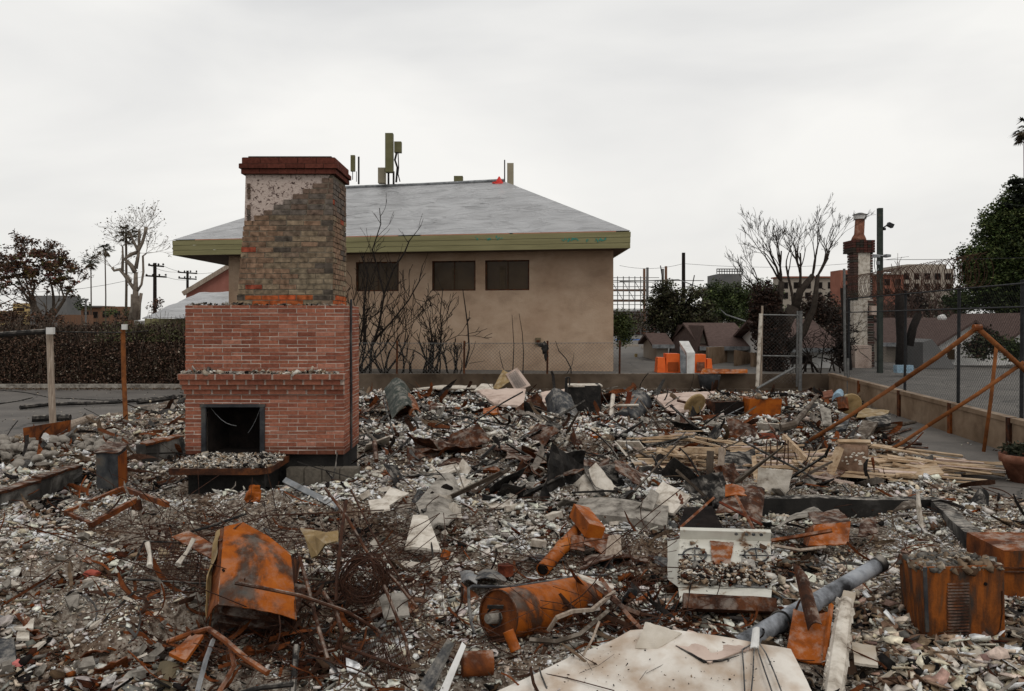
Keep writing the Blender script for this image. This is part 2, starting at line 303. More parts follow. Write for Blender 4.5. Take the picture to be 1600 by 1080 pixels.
def tarp_mat():
    m, t, b = newmat('grey_tarp'); n = t.nodes.new; l = t.links.new
    c = n('ShaderNodeTexCoord'); mpp = n('ShaderNodeMapping'); mpp.inputs['Scale'].default_value = (.35, .5, 1.5); l(c.outputs['Object'], mpp.inputs[0])
    z = n('ShaderNodeTexNoise'); z.inputs['Scale'].default_value = 2.6; z.inputs['Detail'].default_value = 2.5; z.inputs['Roughness'].default_value = .4; z.inputs['Distortion'].default_value = 1.0; l(mpp.outputs[0], z.inputs['Vector'])
    rd = n('ShaderNodeMath'); rd.operation = 'SUBTRACT'; rd.inputs[1].default_value = .5; l(z.outputs[0], rd.inputs[0])
    ab = n('ShaderNodeMath'); ab.operation = 'ABSOLUTE'; l(rd.outputs[0], ab.inputs[0])
    bp = n('ShaderNodeBump'); bp.inputs['Strength'].default_value = .9; bp.inputs['Distance'].default_value = .5
    vo = n('ShaderNodeTexVoronoi'); vo.feature = 'DISTANCE_TO_EDGE'; vo.inputs['Scale'].default_value = 1.5
    mw = n('ShaderNodeMix'); mw.data_type = 'VECTOR'; mw.inputs[0].default_value = .35; mp2 = n('ShaderNodeMapping'); mp2.inputs['Scale'].default_value = (.42, .6, 2.2); mp2.inputs['Rotation'].default_value = (0, .35, 0)
    l(c.outputs['Object'], mp2.inputs[0]); l(mp2.outputs[0], mw.inputs[4]); l(z.outputs[1], mw.inputs[5]); l(mw.outputs[1], vo.inputs['Vector'])
    cz = n('ShaderNodeMapRange'); cz.inputs[1].default_value = 0; cz.inputs[2].default_value = .05; cz.inputs[3].default_value = .07; cz.inputs[4].default_value = 0; l(vo.outputs[0], cz.inputs[0])
    sm = n('ShaderNodeMath'); sm.operation = 'MULTIPLY_ADD'; sm.inputs[1].default_value = .45; l(ab.outputs[0], sm.inputs[0]); l(cz.outputs[0], sm.inputs[2]); l(sm.outputs[0], bp.inputs['Height']); l(bp.outputs[0], b.inputs['Normal'])
    z2 = n('ShaderNodeTexNoise'); z2.inputs['Scale'].default_value = 1.1; z2.inputs['Detail'].default_value = 4; l(c.outputs['Object'], z2.inputs['Vector'])
    r = n('ShaderNodeValToRGB'); r.color_ramp.elements[0].position = .3; r.color_ramp.elements[0].color = (.27, .27, .275, 1); r.color_ramp.elements[1].position = .7; r.color_ramp.elements[1].color = (.335, .335, .34, 1)
    l(z2.outputs[0], r.inputs[0]); l(r.outputs[0], b.inputs['Base Color']); b.inputs['Roughness'].default_value = .36; b.inputs['Specular IOR Level'].default_value = .5
    return m
M['tarp'] = tarp_mat()
def asphalt_mat(name, c0, c1):
    m, t, b = newmat(name); n = t.nodes.new; l = t.links.new; c = n('ShaderNodeTexCoord')
    z = n('ShaderNodeTexNoise'); z.inputs['Scale'].default_value = .9; z.inputs['Detail'].default_value = 9; z.inputs['Roughness'].default_value = .7; l(c.outputs['Object'], z.inputs['Vector'])
    r = n('ShaderNodeValToRGB'); r.color_ramp.elements[0].position = .3; r.color_ramp.elements[0].color = (*c0, 1); r.color_ramp.elements[1].position = .72; r.color_ramp.elements[1].color = (*c1, 1); l(z.outputs[0], r.inputs[0])
    vo = n('ShaderNodeTexVoronoi'); vo.feature = 'DISTANCE_TO_EDGE'; vo.inputs['Scale'].default_value = .55
    zz = n('ShaderNodeTexNoise'); zz.inputs['Scale'].default_value = 2.2; l(c.outputs['Object'], zz.inputs['Vector'])
    mv = n('ShaderNodeMix'); mv.data_type = 'VECTOR'; mv.inputs[0].default_value = .25; l(c.outputs['Object'], mv.inputs[4]); l(zz.outputs[1], mv.inputs[5]); l(mv.outputs[1], vo.inputs['Vector'])
    cr_ = n('ShaderNodeMapRange'); cr_.inputs[2].default_value = .012; cr_.inputs[3].default_value = .35; cr_.inputs[4].default_value = 1; l(vo.outputs[0], cr_.inputs[0])
    mx = n('ShaderNodeMix'); mx.data_type = 'RGBA'; mx.blend_type = 'MULTIPLY'; mx.inputs[0].default_value = 1; l(r.outputs[0], mx.inputs[6]); l(cr_.outputs[0], mx.inputs[7])
    l(mx.outputs[2], b.inputs['Base Color']); b.inputs['Roughness'].default_value = .85
    z3 = n('ShaderNodeTexNoise'); z3.inputs['Scale'].default_value = 60; l(c.outputs['Object'], z3.inputs['Vector'])
    bp = n('ShaderNodeBump'); bp.inputs['Strength'].default_value = .4; bp.inputs['Distance'].default_value = .01; l(z3.outputs[0], bp.inputs['Height']); l(bp.outputs[0], b.inputs['Normal'])
    return m
M['asphalt'] = asphalt_mat('asphalt', (.062, .054, .048), (.14, .124, .108))
M['yard'] = asphalt_mat('worn_paving', (.06, .053, .047), (.135, .122, .106))
M['ash_ground'] = noisemat('ash_ground', [(.28, (.022, .018, .015)), (.40, (.09, .066, .05)), (.50, (.19, .155, .125)), (.60, (.33, .295, .25)), (.8, (.46, .42, .37))], 26, .95, .8, 70, ramp2=((.38, (.55, .45, .38)), (.58, (1, 1, 1))), s2=1.6, bdist=.02)

random.seed(5)
# ------------------------------------------------------------------ ground, paving
g = MB(); g.add([(-1500, -200, -.05), (1500, -200, -.05), (1500, 2500, -.05), (-1500, 2500, -.05)], [(0, 1, 2, 3)]); g.build('ground', M['asphalt'], kind='structure')
g = MB(); g.add([(-60, -3, 0), (30, -3, 0), (30, 24, 0), (-60, 24, 0)], [(0, 1, 2, 3)]); g.build('parking_lot', M['asphalt'], kind='structure')
def wx(Y): return 8.75-(22.2-Y)*.125        # inner face of the right-hand wall
ya = [(-6.5, 22.35), (wx(22.35)+.12, 22.35), (wx(4)+.12, 4), (60, 4), (60, 160), (-6.5, 160)]
g = MB(); g.add([(x, y, .47) for x, y in ya]+[(x, y, -.04) for x, y in ya], [tuple(range(6))]+[(i, i+6, (i+1) % 6+6, (i+1) % 6) for i in range(6)])
g.build('yard', M['yard'], kind='structure')
# rubble floor as a height field
xs = np.linspace(-15, 10.5, 560); ys = 3.0+(22.0-3.0)*np.linspace(0, 1, 620)**1.5
XX, YY = np.meshgrid(xs, ys); ZZ = hgt(XX, YY)
keep = (np.abs(XX) < .66*YY+2.2) & (XX < 8.75-(22.2-YY)*.125)
idx = -np.ones(XX.shape, int); idx[keep] = np.arange(keep.sum())
vv = np.stack([XX[keep], YY[keep], ZZ[keep]], 1)
q = np.stack([idx[:-1, :-1], idx[:-1, 1:], idx[1:, 1:], idx[1:, :-1]], -1).reshape(-1, 4); mk = rub_mask(XX, YY)
mm_ = np.maximum.reduce([mk[:-1, :-1], mk[1:, 1:]]).reshape(-1)
q = q[(q.min(1) >= 0) & (mm_ > .02)]
def npmesh(name, V, sizes, loops, mat, cols=None, kind=None, label=None, cat=None, smooth=False, parent=None):
    me = bpy.data.meshes.new(name); me.vertices.add(len(V)); me.vertices.foreach_set('co', np.ascontiguousarray(V, np.float32).ravel())
    me.loops.add(len(loops)); me.loops.foreach_set('vertex_index', np.ascontiguousarray(loops, np.int32))
    me.polygons.add(len(sizes)); st = np.concatenate([[0], np.cumsum(sizes)[:-1]]).astype(np.int32); me.polygons.foreach_set('loop_start', st)
    if smooth: me.polygons.foreach_set('use_smooth', np.ones(len(sizes), bool))
    if cols is not None:
        at = me.attributes.new('Col', 'FLOAT_COLOR', 'POINT'); at.data.foreach_set('color', np.ascontiguousarray(np.concatenate([cols, np.ones((len(cols), 1))], 1), np.float32).ravel())
    me.update(calc_edges=True); me.validate(); me.materials.append(mat)
    o = bpy.data.objects.new(name, me); COL.objects.link(o); o.parent = parent
    return tag(o, label, cat, None, kind)
npmesh('rubble_floor', vv, np.full(len(q), 4), q.ravel(), M['ash_ground'], kind='structure')

# ------------------------------------------------------------------ loose rubble (uncountable)
PAL = dict(white=(.78, .735, .655), cream=(.60, .51, .40), lgray=(.46, .425, .38), gray=(.19, .175, .155), tan=(.30, .215, .145), brown=(.105, .062, .038),
           rust=(.20, .055, .014), drust=(.07, .023, .012), black=(.016, .014, .013), pink=(.38, .255, .20), blue=(.22, .24, .255))
PK = list(PAL); PC = np.array([PAL[k] for k in PK])
def wv(**k): return np.array([k.get(n_, 0) for n_ in PK], float)
ZONES = [  # (u, v, ru, rv, weights)
    (800, 760, 260, 120, wv(white=.30, lgray=.26, gray=.16, black=.09, cream=.06, brown=.06, rust=.04, drust=.03)),
    (330, 800, 260, 60, wv(white=.22, lgray=.24, gray=.18, cream=.12, black=.10, brown=.08, tan=.06)),
    (200, 960, 360, 110, wv(tan=.20, brown=.25, cream=.15, gray=.14, rust=.035, drust=.07, white=.11, black=.07, pink=.02, lgray=.05)),
    (600, 1000, 160, 110, wv(gray=.16, brown=.24, drust=.14, rust=.10, white=.14, cream=.08, black=.12, lgray=.02)),
    (1430, 980, 240, 120, wv(tan=.30, cream=.14, pink=.10, brown=.20, gray=.12, black=.08, white=.04, blue=.02)),
    (900, 640, 420, 40, wv(rust=.15, drust=.22, black=.16, gray=.15, white=.12, brown=.16, lgray=.04)),
    (760, 890, 130, 60, wv(white=.36, lgray=.24, gray=.14, brown=.12, drust=.06, black=.08)),
    (1050, 1000, 200, 80, wv(brown=.3, drust=.2, rust=.12, gray=.14, white=.1, black=.1, tan=.04)),
    (1300, 820, 170, 50, wv(tan=.2, lgray=.2, cream=.14, brown=.2, gray=.12, white=.08, black=.06)),
    (130, 690, 220, 40, wv(tan=.2, lgray=.2, cream=.18, brown=.2, gray=.16, white=.06)),
]
def pick_cols(rs, x, y):
    u = 800+F*x/y; v = 500+F*H/y; W = np.zeros((len(x), len(PK)))+wv(white=.12, cream=.1, lgray=.16, gray=.18, tan=.1, brown=.14, rust=.05, drust=.06, black=.09)*.25
    for (a, b, ra, rb, wt) in ZONES: W += np.exp(-((u-a)/ra)**2-((v-b)/rb)**2)[:, None]*wt
    n1 = fbm(x+50, y, 1.6, 3, v3); W[:, PK.index('rust')] *= .4+9*sst(.60, .74, n1); W[:, PK.index('drust')] *= 1+8*sst(.54, .68, n1)
    n2 = fbm(x, y+70, 1.9, 3, v2); W[:, PK.index('black')] *= 1+14*sst(.56, .68, n2); W[:, PK.index('brown')] *= .85+1.2*sst(.5, .7, n2); W[:, PK.index('white')] *= 1+3*sst(.52, .35, n2)*0+4.5*(1-sst(.34, .46, n2))
    S = sst(.31, .56, fbm(x+31, y+9, 2.3, 4, v1)); S = np.clip(S+.35*np.exp(-((u-820)/330)**2-((v-760)/110)**2), 0, 1.25); S = S[:, None]; lt = [PK.index(q_) for q_ in ('white', 'cream', 'lgray')]; dk = [PK.index(q_) for q_ in ('black', 'brown', 'drust', 'rust')]
    W[:, lt] *= .30+3.0*S; W[:, dk] *= .22+1.9*np.maximum(1-S, 0)
    W /= W.sum(1, keepdims=True); c = np.cumsum(W, 1); k = (rs.rand(len(x), 1) > c).sum(1).clip(0, len(PK)-1)
    return (PC[k]*(.7+.5*rs.rand(len(x), 1))*(1+.10*(rs.rand(len(x), 3)-.5))*(.72+.42*S)).clip(.005, .78)
def shards(name, rs, x, y, z, size, th, tilt, cols, mat, k=5, elong=(1, 2.2), curve=.25, **kw):
    n = len(x); ang = (np.arange(k)[None]+.8*rs.rand(n, k))/k*2*np.pi; rad = .38+.80*rs.rand(n, k)
    el = elong[0]+(elong[1]-elong[0])*rs.rand(n, 1)**1.5; X = np.cos(ang)*rad*size[:, None]*np.sqrt(el); Y = np.sin(ang)*rad*size[:, None]/np.sqrt(el)
    cv = curve*(rs.rand(n, 1)-.3); Zt = cv*X*X/size[:, None]; t = th[:, None]
    Vt = np.stack([X, Y, Zt+t/2], -1); Vb = np.stack([X*.93, Y*.93, Zt-t/2], -1); V = np.concatenate([Vt, Vb], 1)
    yaw = rs.rand(n)*2*np.pi; pit = tilt*rs.randn(n); rol = tilt*rs.randn(n)
    def rot(V, a, i, j): c = np.cos(a)[:, None]; s_ = np.sin(a)[:, None]; p_ = V[..., i]*c-V[..., j]*s_; q_ = V[..., i]*s_+V[..., j]*c; V[..., i] = p_; V[..., j] = q_
    rot(V, pit, 0, 2); rot(V, rol, 1, 2); rot(V, yaw, 0, 1)
    V[..., 0] += x[:, None]; V[..., 1] += y[:, None]; V[..., 2] += z[:, None]
    b = (np.arange(n)*2*k)[:, None]
    top = b+np.arange(k)[None]; bot = b+k+np.arange(k)[None, ::-1]
    i0 = np.arange(k); i1 = (i0+1) % k; side = np.stack([i0+k, i1+k, i1, i0], -1).reshape(1, -1)+b
    loops = np.concatenate([top, bot, side], 1).ravel(); sizes = np.tile([k, k]+[4]*k, n)
    return npmesh(name, V.reshape(-1, 3), sizes, loops, mat, np.repeat(cols, 2*k, 0), **kw)
def scatter(rs, n, y0, y1, pw=1.0, margin=1.6):
    y = y0+(y1-y0)*rs.rand(n)**pw; x = (rs.rand(n)*2-1)*(.66*y+margin); m = rub_mask(x, y)
    k = (rs.rand(n) < m**1.5) & (x < wx(y)-.1) & ~((x > -3.75) & (x < -1.85) & (y > 8.75) & (y < 9.9)) & ~((x > -3.5) & (x < -2.5) & (y > 8.2) & (y < 9))
    return x[k], y[k]
rs = np.random.RandomState(11)
def layer(name, n, y0, y1, smin, smed, smax, thf, tilt, k, lift, label, pw=1.0, elong=(1, 2.2), curve=.25, mul=1, dens=None):
    x, y = scatter(rs, n, y0, y1, pw)
    if dens is not None:
        kk = rs.rand(len(x)) < dens(x, y); x = x[kk]; y = y[kk]
    s_ = np.clip(smed*np.exp(.55*rs.randn(len(x)))*(.55+1.0*sst(.35, .65, fbm(x+3, y-8, 1.9, 3, v3))), smin, smax)*(1+.045*(y-5)); uu = 800+F*x/y; vv_ = 500+F*H/y; fz = np.maximum.reduce([np.exp(-((uu-a)/ra)**4-((vv_-b)/rb)**4) for (a, b, ra, rb) in ((190, 1010, 150, 62), (300, 845, 200, 34), (640, 860, 60, 60), (1330, 845, 70, 30))]); s_ = s_*(1-.62*fz); c = pick_cols(rs, x, y)*mul
    z = hgt(x, y)+s_*lift*rs.rand(len(x))
    dark = c.mean(1) < .1
    shards(name, rs, x, y, z, s_, s_*(thf[0]+(thf[1]-thf[0])*rs.rand(len(x))), tilt, c, M['rubble'], k, elong, curve, kind='stuff', label=label)
layer('ash_gravel', 130000, 3.3, 9.5, .003, .0072, .02, (.3, .9), .5, 4, .6, 'fine ash grit and crushed plaster covering the burnt lot', .9, (1, 1.6))
layer('plaster_rubble', 46000, 3.3, 10, .006, .0155, .05, (.15, .5), .42, 5, .8, 'broken plaster, tile and brick chips strewn over the foreground', .9, (1, 2), .1)
layer('far_rubble', 90000, 9, 21.9, .006, .0145, .05, (.2, .6), .5, 4, 1.2, 'grey and white ash rubble spreading back to the low wall', 1.05, (1, 2), .1)
layer('tile_shards', 2600, 3.4, 9.5, .02, .036, .07, (.06, .16), .34, 6, .8, 'flat curled roof tile shards among the rubble', .9, (1, 1.9), .25)
layer('shingle_shards', 12000, 3.3, 6.2, .012, .030, .06, (.06, .16), .45, 6, 1.0, 'tan and pink broken tile pieces heaped at the bottom right', .8, (1, 2.2), .3, 1.05, lambda x, y: np.exp(-((800+F*x/y-1450)/230)**2)*(x > 1.5))
layer('charred_scraps', 9000, 3.4, 21, .010, .020, .035, (.2, .5), .3, 4, 1.0, 'blackened splinters and rusted scraps mixed in the debris', 1.0, (4, 16), .0, .38)

def patch_rubble(name, rs, x, y, z, smed, label, bright=1.0, pal=('white', 'lgray', 'gray', 'cream', 'black', 'tan')):
    c = np.array([PAL[p] for p in pal])[rs.randint(0, len(pal), len(x))]*(.7+.5*rs.rand(len(x), 1))*bright
    s_ = smed*np.exp(.5*rs.randn(len(x)))
    shards(name, rs, x, y, z, s_, s_*(.2+.5*rs.rand(len(x))), .45, c, M['rubble'], 5, kind='stuff', label=label)
def wires(name, n, region, lr, rr, mat, label, yr=(3.5, 8), segs=6, up=.1, cols=None):
    r_ = random.Random(name); mb = MB()
    for i in range(n):
        for _ in range(30):
            Y = r_.uniform(*yr); X = r_.uniform(-.66, .66)*Y
            u, v = 800+F*X/Y, 500+F*H/Y
            if any(math.exp(-((u-a)/ra)**2-((v-b)/rb)**2) > r_.random() for (a, b, ra, rb) in region) and rub_mask(X, Y) > .5: break
        else: continue
        l_ = r_.uniform(*lr); a = r_.uniform(0, 6.28); el = r_.gauss(0, up*4)
        d = Vector((math.cos(a), math.sin(a), el)).normalized()*l_/segs; p = Vector((X, Y, float(hgt(X, Y))+r_.uniform(0, .06))); pts = [p.copy()]
        k = Vector((r_.gauss(0, 1), r_.gauss(0, 1), r_.gauss(0, .5)))*l_*.035
        for j in range(segs):
            p = p+d; d = d+k+Vector((r_.gauss(0, 1), r_.gauss(0, 1), r_.gauss(0, .6)))*l_*.02
            hz = float(hgt(p.x, p.y))
            if p.z < hz: p.z = hz+.01; d.z = abs(d.z)*.4
            pts.append(p.copy())
        mb.tube(pts, r_.uniform(*rr), 3, False)
    return mb.build(name, mat, kind='stuff', label=label)
wires('rusted_wire', 750, [(520, 960, 130, 110), (330, 880, 110, 60), (960, 960, 90, 60), (600, 900, 80, 60), (430, 1040, 130, 40)], (.12, .55), (.002, .0045), M['wire'], 'tangled thin rusted wires lying over the foreground rubble', (3.6, 7.5), 7, .14)
wires('scattered_wire', 1000, [(800, 760, 900, 260)], (.10, .45), (.002, .005), M['wire'], 'thin bent wires scattered over the whole rubble field', (4.5, 14), 5, .08)
wires('burnt_twigs', 420, [(800, 690, 900, 110)], (.25, .9), (.005, .014), M['charred'], 'black burnt sticks scattered through the far rubble', (8, 21), 4, .09)
def ribbons(name, n, yr, lr, wr_, cols, label, seed, region=None):
    r_ = random.Random(seed); mb = MB()
    for i in range(n):
        for _ in range(40):
            Y = r_.uniform(*yr); X = r_.uniform(-.66, .66)*Y
            u, v = 800+F*X/Y, 500+F*H/Y
            if rub_mask(X, Y) > .6 and not (-3.75 < X < -1.8 and 8.1 < Y < 9.9) and (region is None or any(math.exp(-((u-a)/ra)**2-((v-b)/rb)**2) > r_.random() for (a, b, ra, rb) in region)): break
        else: continue
        l_ = r_.uniform(*lr)*(1+.05*(Y-5)); w_ = r_.uniform(*wr_)*(1+.05*(Y-5)); a = r_.uniform(0, 6.28); p = Vector((X, Y, float(hgt(X, Y))+.02)); d = Vector((math.cos(a), math.sin(a), r_.uniform(-.1, .5))).normalized()
        sd = d.cross(Vector((r_.gauss(0, .5), r_.gauss(0, .5), 1))).normalized(); vs = []; k = Vector((r_.gauss(0, 1), r_.gauss(0, 1), r_.gauss(-.3, .8)))*.22; tw = r_.gauss(0, .25); ns = 6
        for j in range(ns+1):
            ww = w_*(1 if 0 < j < ns else r_.uniform(.2, 1)); z_ = max(p.z, float(hgt(p.x, p.y))+.004); p.z = z_
            vs += [p-sd*ww/2, p+sd*ww/2]; p = p+d*l_/ns; d = (d+k+Vector((r_.gauss(0, .12), r_.gauss(0, .12), r_.gauss(0, .12)))).normalized(); sd = (Matrix.Rotation(tw, 3, d) @ sd); sd = (sd-d*sd.dot(d)).normalized()
        t_ = Vector((0, 0, -.003)); m_ = len(vs); vs2 = vs+[v+t_ for v in vs]; fs = []
        for j in range(ns): q_ = 2*j; fs += [(q_, q_+1, q_+3, q_+2), (m_+q_, m_+q_+2, m_+q_+3, m_+q_+1), (q_, q_+2, m_+q_+2, m_+q_), (q_+1, m_+q_+1, m_+q_+3, q_+3)]
        c = r_.choice(cols); kk = r_.uniform(.7, 1.2); mb.add(vs2, fs, tuple(x*kk for x in c))
    return mb.build(name, M['rubble'], kind='stuff', label=label)
RB = [(.10, .035, .015), (.16, .05, .018), (.05, .025, .016), (.03, .026, .024), (.13, .09, .06), (.24, .21, .18), (.09, .085, .08)]
ribbons('rusted_strips', 600, (3.5, 9), (.08, .38), (.006, .026), RB, 'bent rusty and charred strips lying through the foreground rubble', 51)
ribbons('rusted_strips', 300, (3.6, 5.6), (.1, .4), (.008, .035), RB[:4], 'bent rusty strips tangled below the leaning appliance', 53, [(430, 1010, 170, 60), (960, 960, 120, 60), (1080, 990, 90, 40)])
ribbons('metal_scraps', 1100, (9, 21), (.10, .45), (.015, .07), RB, 'curled metal and plaster strips lying through the far rubble', 52)

# ------------------------------------------------------------------ brick fireplace and chimney
def bricks(mb, O, U, Nn, Ln, z0, courses, bl, colfn, skip=None, proud=.007, gap=.010, seed=0, x0=lambda z: 0, x1=None, segs=None):
    r_ = random.Random(seed); O = Vector(O); U = Vector(U).normalized(); Nn = Vector(Nn).normalized(); z = z0
    for ci, h in enumerate(courses):
        a0 = x0(z+h/2); a1 = x1(z+h/2) if x1 else Ln; s_ = a0-(bl*.5 if ci % 2 else 0)-r_.uniform(0, .02)
        while s_ < a1-.02:
            for (g0_, g1_) in (segs(z) if segs else [(a0, a1)]):
                e0 = max(s_, a0, g0_); e1 = min(s_+bl-gap, a1, g1_)
                if e1-e0 < .02: continue
                pr = proud+r_.uniform(-.002, .004); c = colfn((e0+e1)/2, z+h/2, r_)
                j = [r_.uniform(-.0025, .0025) for _ in range(4)]
                p = []
                for zz, jj in ((z+j[0], 0), (z+h-gap+j[1], 1)):
                    for t_, d_ in ((e0+j[2], pr), (e1+j[3], pr), (e1+j[3], -.02), (e0+j[2], -.02)): p.append(O+U*t_+Nn*d_+Vector((0, 0, zz-O.z)))
                mb.hexa(p, c)
            s_ += bl
        z += h
    return z
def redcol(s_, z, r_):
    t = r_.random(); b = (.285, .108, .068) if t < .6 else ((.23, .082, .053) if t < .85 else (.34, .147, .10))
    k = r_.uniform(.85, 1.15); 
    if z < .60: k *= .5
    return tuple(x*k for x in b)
FX0, FX1, FY0, FY1 = -3.67, -1.89, 9.0, 9.86
ch = thing('brick_fireplace', 'tall free-standing red brick fireplace and chimney with an open firebox', 'fireplace', (-2.78, 9.4, 0))
OX0, OX1, OZ0, OZ1 = -3.47, -2.79, .50, 1.03
m = MB()   # core with firebox hollow
m.bx(FX0, OX0, FY0, FY1, .49, 2.165); m.bx(OX1, FX1, FY0, FY1, .49, 2.165); m.bx(OX0+.0005, OX1-.0005, FY0+.0005, FY1-.001, OZ1, 2.164)
m.bx(OX0+.0005, OX1-.0005, FY0+.5, FY1-.001, .49, OZ1-.0005)
m.build('mortar_core', M['mortar'], ch)
cs = []
zt = .49
while zt < 2.15: h = .0515 if len(cs) % 2 == 0 else .037; cs.append(h); zt += h
segf = lambda z: [(0, OX0-FX0-.004), (OX1-FX0+.004, 9)] if z < OZ1-.01 else [(0, 9)]
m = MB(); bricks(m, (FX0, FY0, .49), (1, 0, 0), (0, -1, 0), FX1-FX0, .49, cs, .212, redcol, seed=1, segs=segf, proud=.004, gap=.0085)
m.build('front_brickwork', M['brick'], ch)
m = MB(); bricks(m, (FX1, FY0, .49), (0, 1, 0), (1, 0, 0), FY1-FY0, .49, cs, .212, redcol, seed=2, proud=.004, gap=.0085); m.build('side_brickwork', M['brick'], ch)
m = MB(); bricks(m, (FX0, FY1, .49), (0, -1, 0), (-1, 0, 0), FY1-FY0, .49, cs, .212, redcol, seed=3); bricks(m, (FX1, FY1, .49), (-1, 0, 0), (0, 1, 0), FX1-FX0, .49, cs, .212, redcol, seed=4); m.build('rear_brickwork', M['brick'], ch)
man = thing('mantel', None, None, (0, 0, 0)); man.parent = ch; man.location = (0, 0, 0)
for i, (z0_, z1_, pj) in enumerate(((1.335, 1.40, .125), (1.275, 1.335, .095), (1.22, 1.275, .065), (1.165, 1.22, .035))):
    m = MB(); r_ = random.Random(60+i)
    m.bx(FX0-pj*.35, FX1+pj*.2, FY0-pj+.006, FY0, z0_+.001, z1_-.001, (.42, .33, .28)); s_ = FX0-pj*.35-.1*(i % 2)
    while s_ < FX1+pj*.2-.02:
        a, b = max(s_, FX0-pj*.35), min(s_+.2, FX1+pj*.2)
        if b-a > .03: m.bx(a+.006, b-.006, FY0-pj-r_.uniform(0, .003), FY0-pj+.05, z0_+.004, z1_-.004, tuple(v*.92 for v in redcol(0, 1.3, r_)))
        s_ += .212
    m.bx(FX1-.0, FX1+pj*.2+.004, FY0-pj+.03, FY0+.12, z0_+.004, z1_-.004, redcol(0, 1.3, r_))
    m.build('corbel_course', M['brick'], man)
# firebox lining and frame
m = MB(); m.bx(OX0-.02, OX0+.03, FY0-.02, FY0+.015, .50, 1.02); m.bx(OX1-.04, OX1+.012, FY0-.025, FY0+.015, .50, 1.02); m.bx(OX0-.03, OX1+.02, FY0-.03, FY0+.02, 1.0205, 1.055)
m.build('firebox_frame', M['burnt_metal'], ch)
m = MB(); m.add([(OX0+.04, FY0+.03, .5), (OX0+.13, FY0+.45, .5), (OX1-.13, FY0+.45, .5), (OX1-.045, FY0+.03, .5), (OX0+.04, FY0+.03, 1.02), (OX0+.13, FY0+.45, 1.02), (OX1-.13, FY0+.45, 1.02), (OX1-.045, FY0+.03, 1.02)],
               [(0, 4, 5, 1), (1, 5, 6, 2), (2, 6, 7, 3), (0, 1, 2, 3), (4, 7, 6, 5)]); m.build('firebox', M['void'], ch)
m = MB()
for (a, b, sag) in (((OX0+.06, 1.0), (OX1-.33, .80), .05), ((OX1-.06, 1.0), (OX1-.2, .72), .03)):
    m.tube([(a[0]+(b[0]-a[0])*t, FY0+.06, a[1]+(b[1]-a[1])*t-sag*math.sin(3.14*t)) for t in (0, .2, .4, .6, .8, 1)], .003, 4)
m.build('screen_chain', M['grey_metal'], ch)
m = MB(); m.tube([(FX1+.018, FY0+.32, .5), (FX1+.022, FY0+.3, 1.2), (FX1+.016, FY0+.31, 1.8), (FX1+.02, FY0+.30, 2.24)], .014, 8); m.build('conduit', M['burnt_metal'], ch)
# plinth
m = MB(); m.bx(FX0+.04, FX1-.02, FY0+.06, FY1, -.05, .49); m.build('sooty_base', M['black_concrete'], ch)
m = MB(); r_ = random.Random(8); s_ = OX1+.2
for k in range(4): m.box((-2.42+.2*k, FY0-.0, .25+.0*k), (.19, .16, .185), None, (.135, .118, .096)); m.box((-2.5+.2*k, FY0+.01, .05), (.19, .16, .185), None, (.10, .085, .07))
m.build('block_footing', M['brick'], ch)
# raised hearth
m = MB(); m.bx(-3.42, -2.62, 8.45, 8.99, -.05, .405); m.build('hearth_base', M['black_concrete'], ch)
m = MB(); m.add([(-3.52, 8.2, .41), (-2.60, 8.2, .41), (-2.50, 8.30, .41), (-2.50, 8.985, .41), (-3.52, 8.985, .41), (-3.52, 8.2, .475), (-2.60, 8.2, .475), (-2.50, 8.30, .475), (-2.50, 8.985, .475), (-3.52, 8.985, .475)],
               [(0, 4, 3, 2, 1), (5, 6, 7, 8, 9), (0, 1, 6, 5), (1, 2, 7, 6), (2, 3, 8, 7), (3, 4, 9, 8), (4, 0, 5, 9)]); m.build('hearth_slab', M['rust_dark'], ch)
# upper stack
SX0, SX1, SY0, SY1 = -3.10, -2.035, 9.10, 9.80
def sleft(z): return float(np.interp(z, [2.17, 2.5, 3.2, 3.66], [-3.135, -3.10, -3.045, -3.035]))
def oldcol(s_, z, r_):
    n_ = mnoise.noise(Vector((s_*2.2, z*2.6, 3))); t = n_*1.2+r_.uniform(-.25, .25)
    if z < 2.30 and .08 < s_ < .76: return (.38*r_.uniform(.75, 1.15), .085, .03)
    k = r_.uniform(.82, 1.18)
    if z > 3.2: b = (.15, .105, .08) if t > -.1 else (.12, .10, .085)
    elif t > .25: b = (.21, .135, .09)
    elif t > -.05: b = (.205, .155, .105)
    elif t > -.25: b = (.15, .11, .08)
    else: b = (.08, .066, .054)
    if z < 2.6 and s_ > .6 and t > -.1: b = (.20, .16, .11)
    if r_.random() < .012: b = (.24, .06, .035)
    return tuple(x*k for x in b)
m = MB()
for k in range(18):
    z0_ = 2.165+k*(1.5/18); z1_ = z0_+1.5/18
    m.bx(sleft((z0_+z1_)/2)+.008, SX1-.008, SY0+.03, SY1, z0_, z1_)
m.build('stack_core', M['old_mortar'], ch)
cs2 = [.0605]*25; z0 = 2.168
ZD0, ZD1 = 3.10, 3.66
def xd(z): return sleft(z)-SX0+(0 if z < ZD0 else (z-ZD0)/(ZD1-ZD0)*(SX1-SX0-.06))
m = MB(); bricks(m, (SX0, SY0+.03, z0), (1, 0, 0), (0, -1, 0), SX1-SX0, z0, cs2[:24], .195, oldcol, proud=.04, seed=5, x0=xd, gap=.009)
m.build('stack_front_bricks', M['old_brick'], ch)
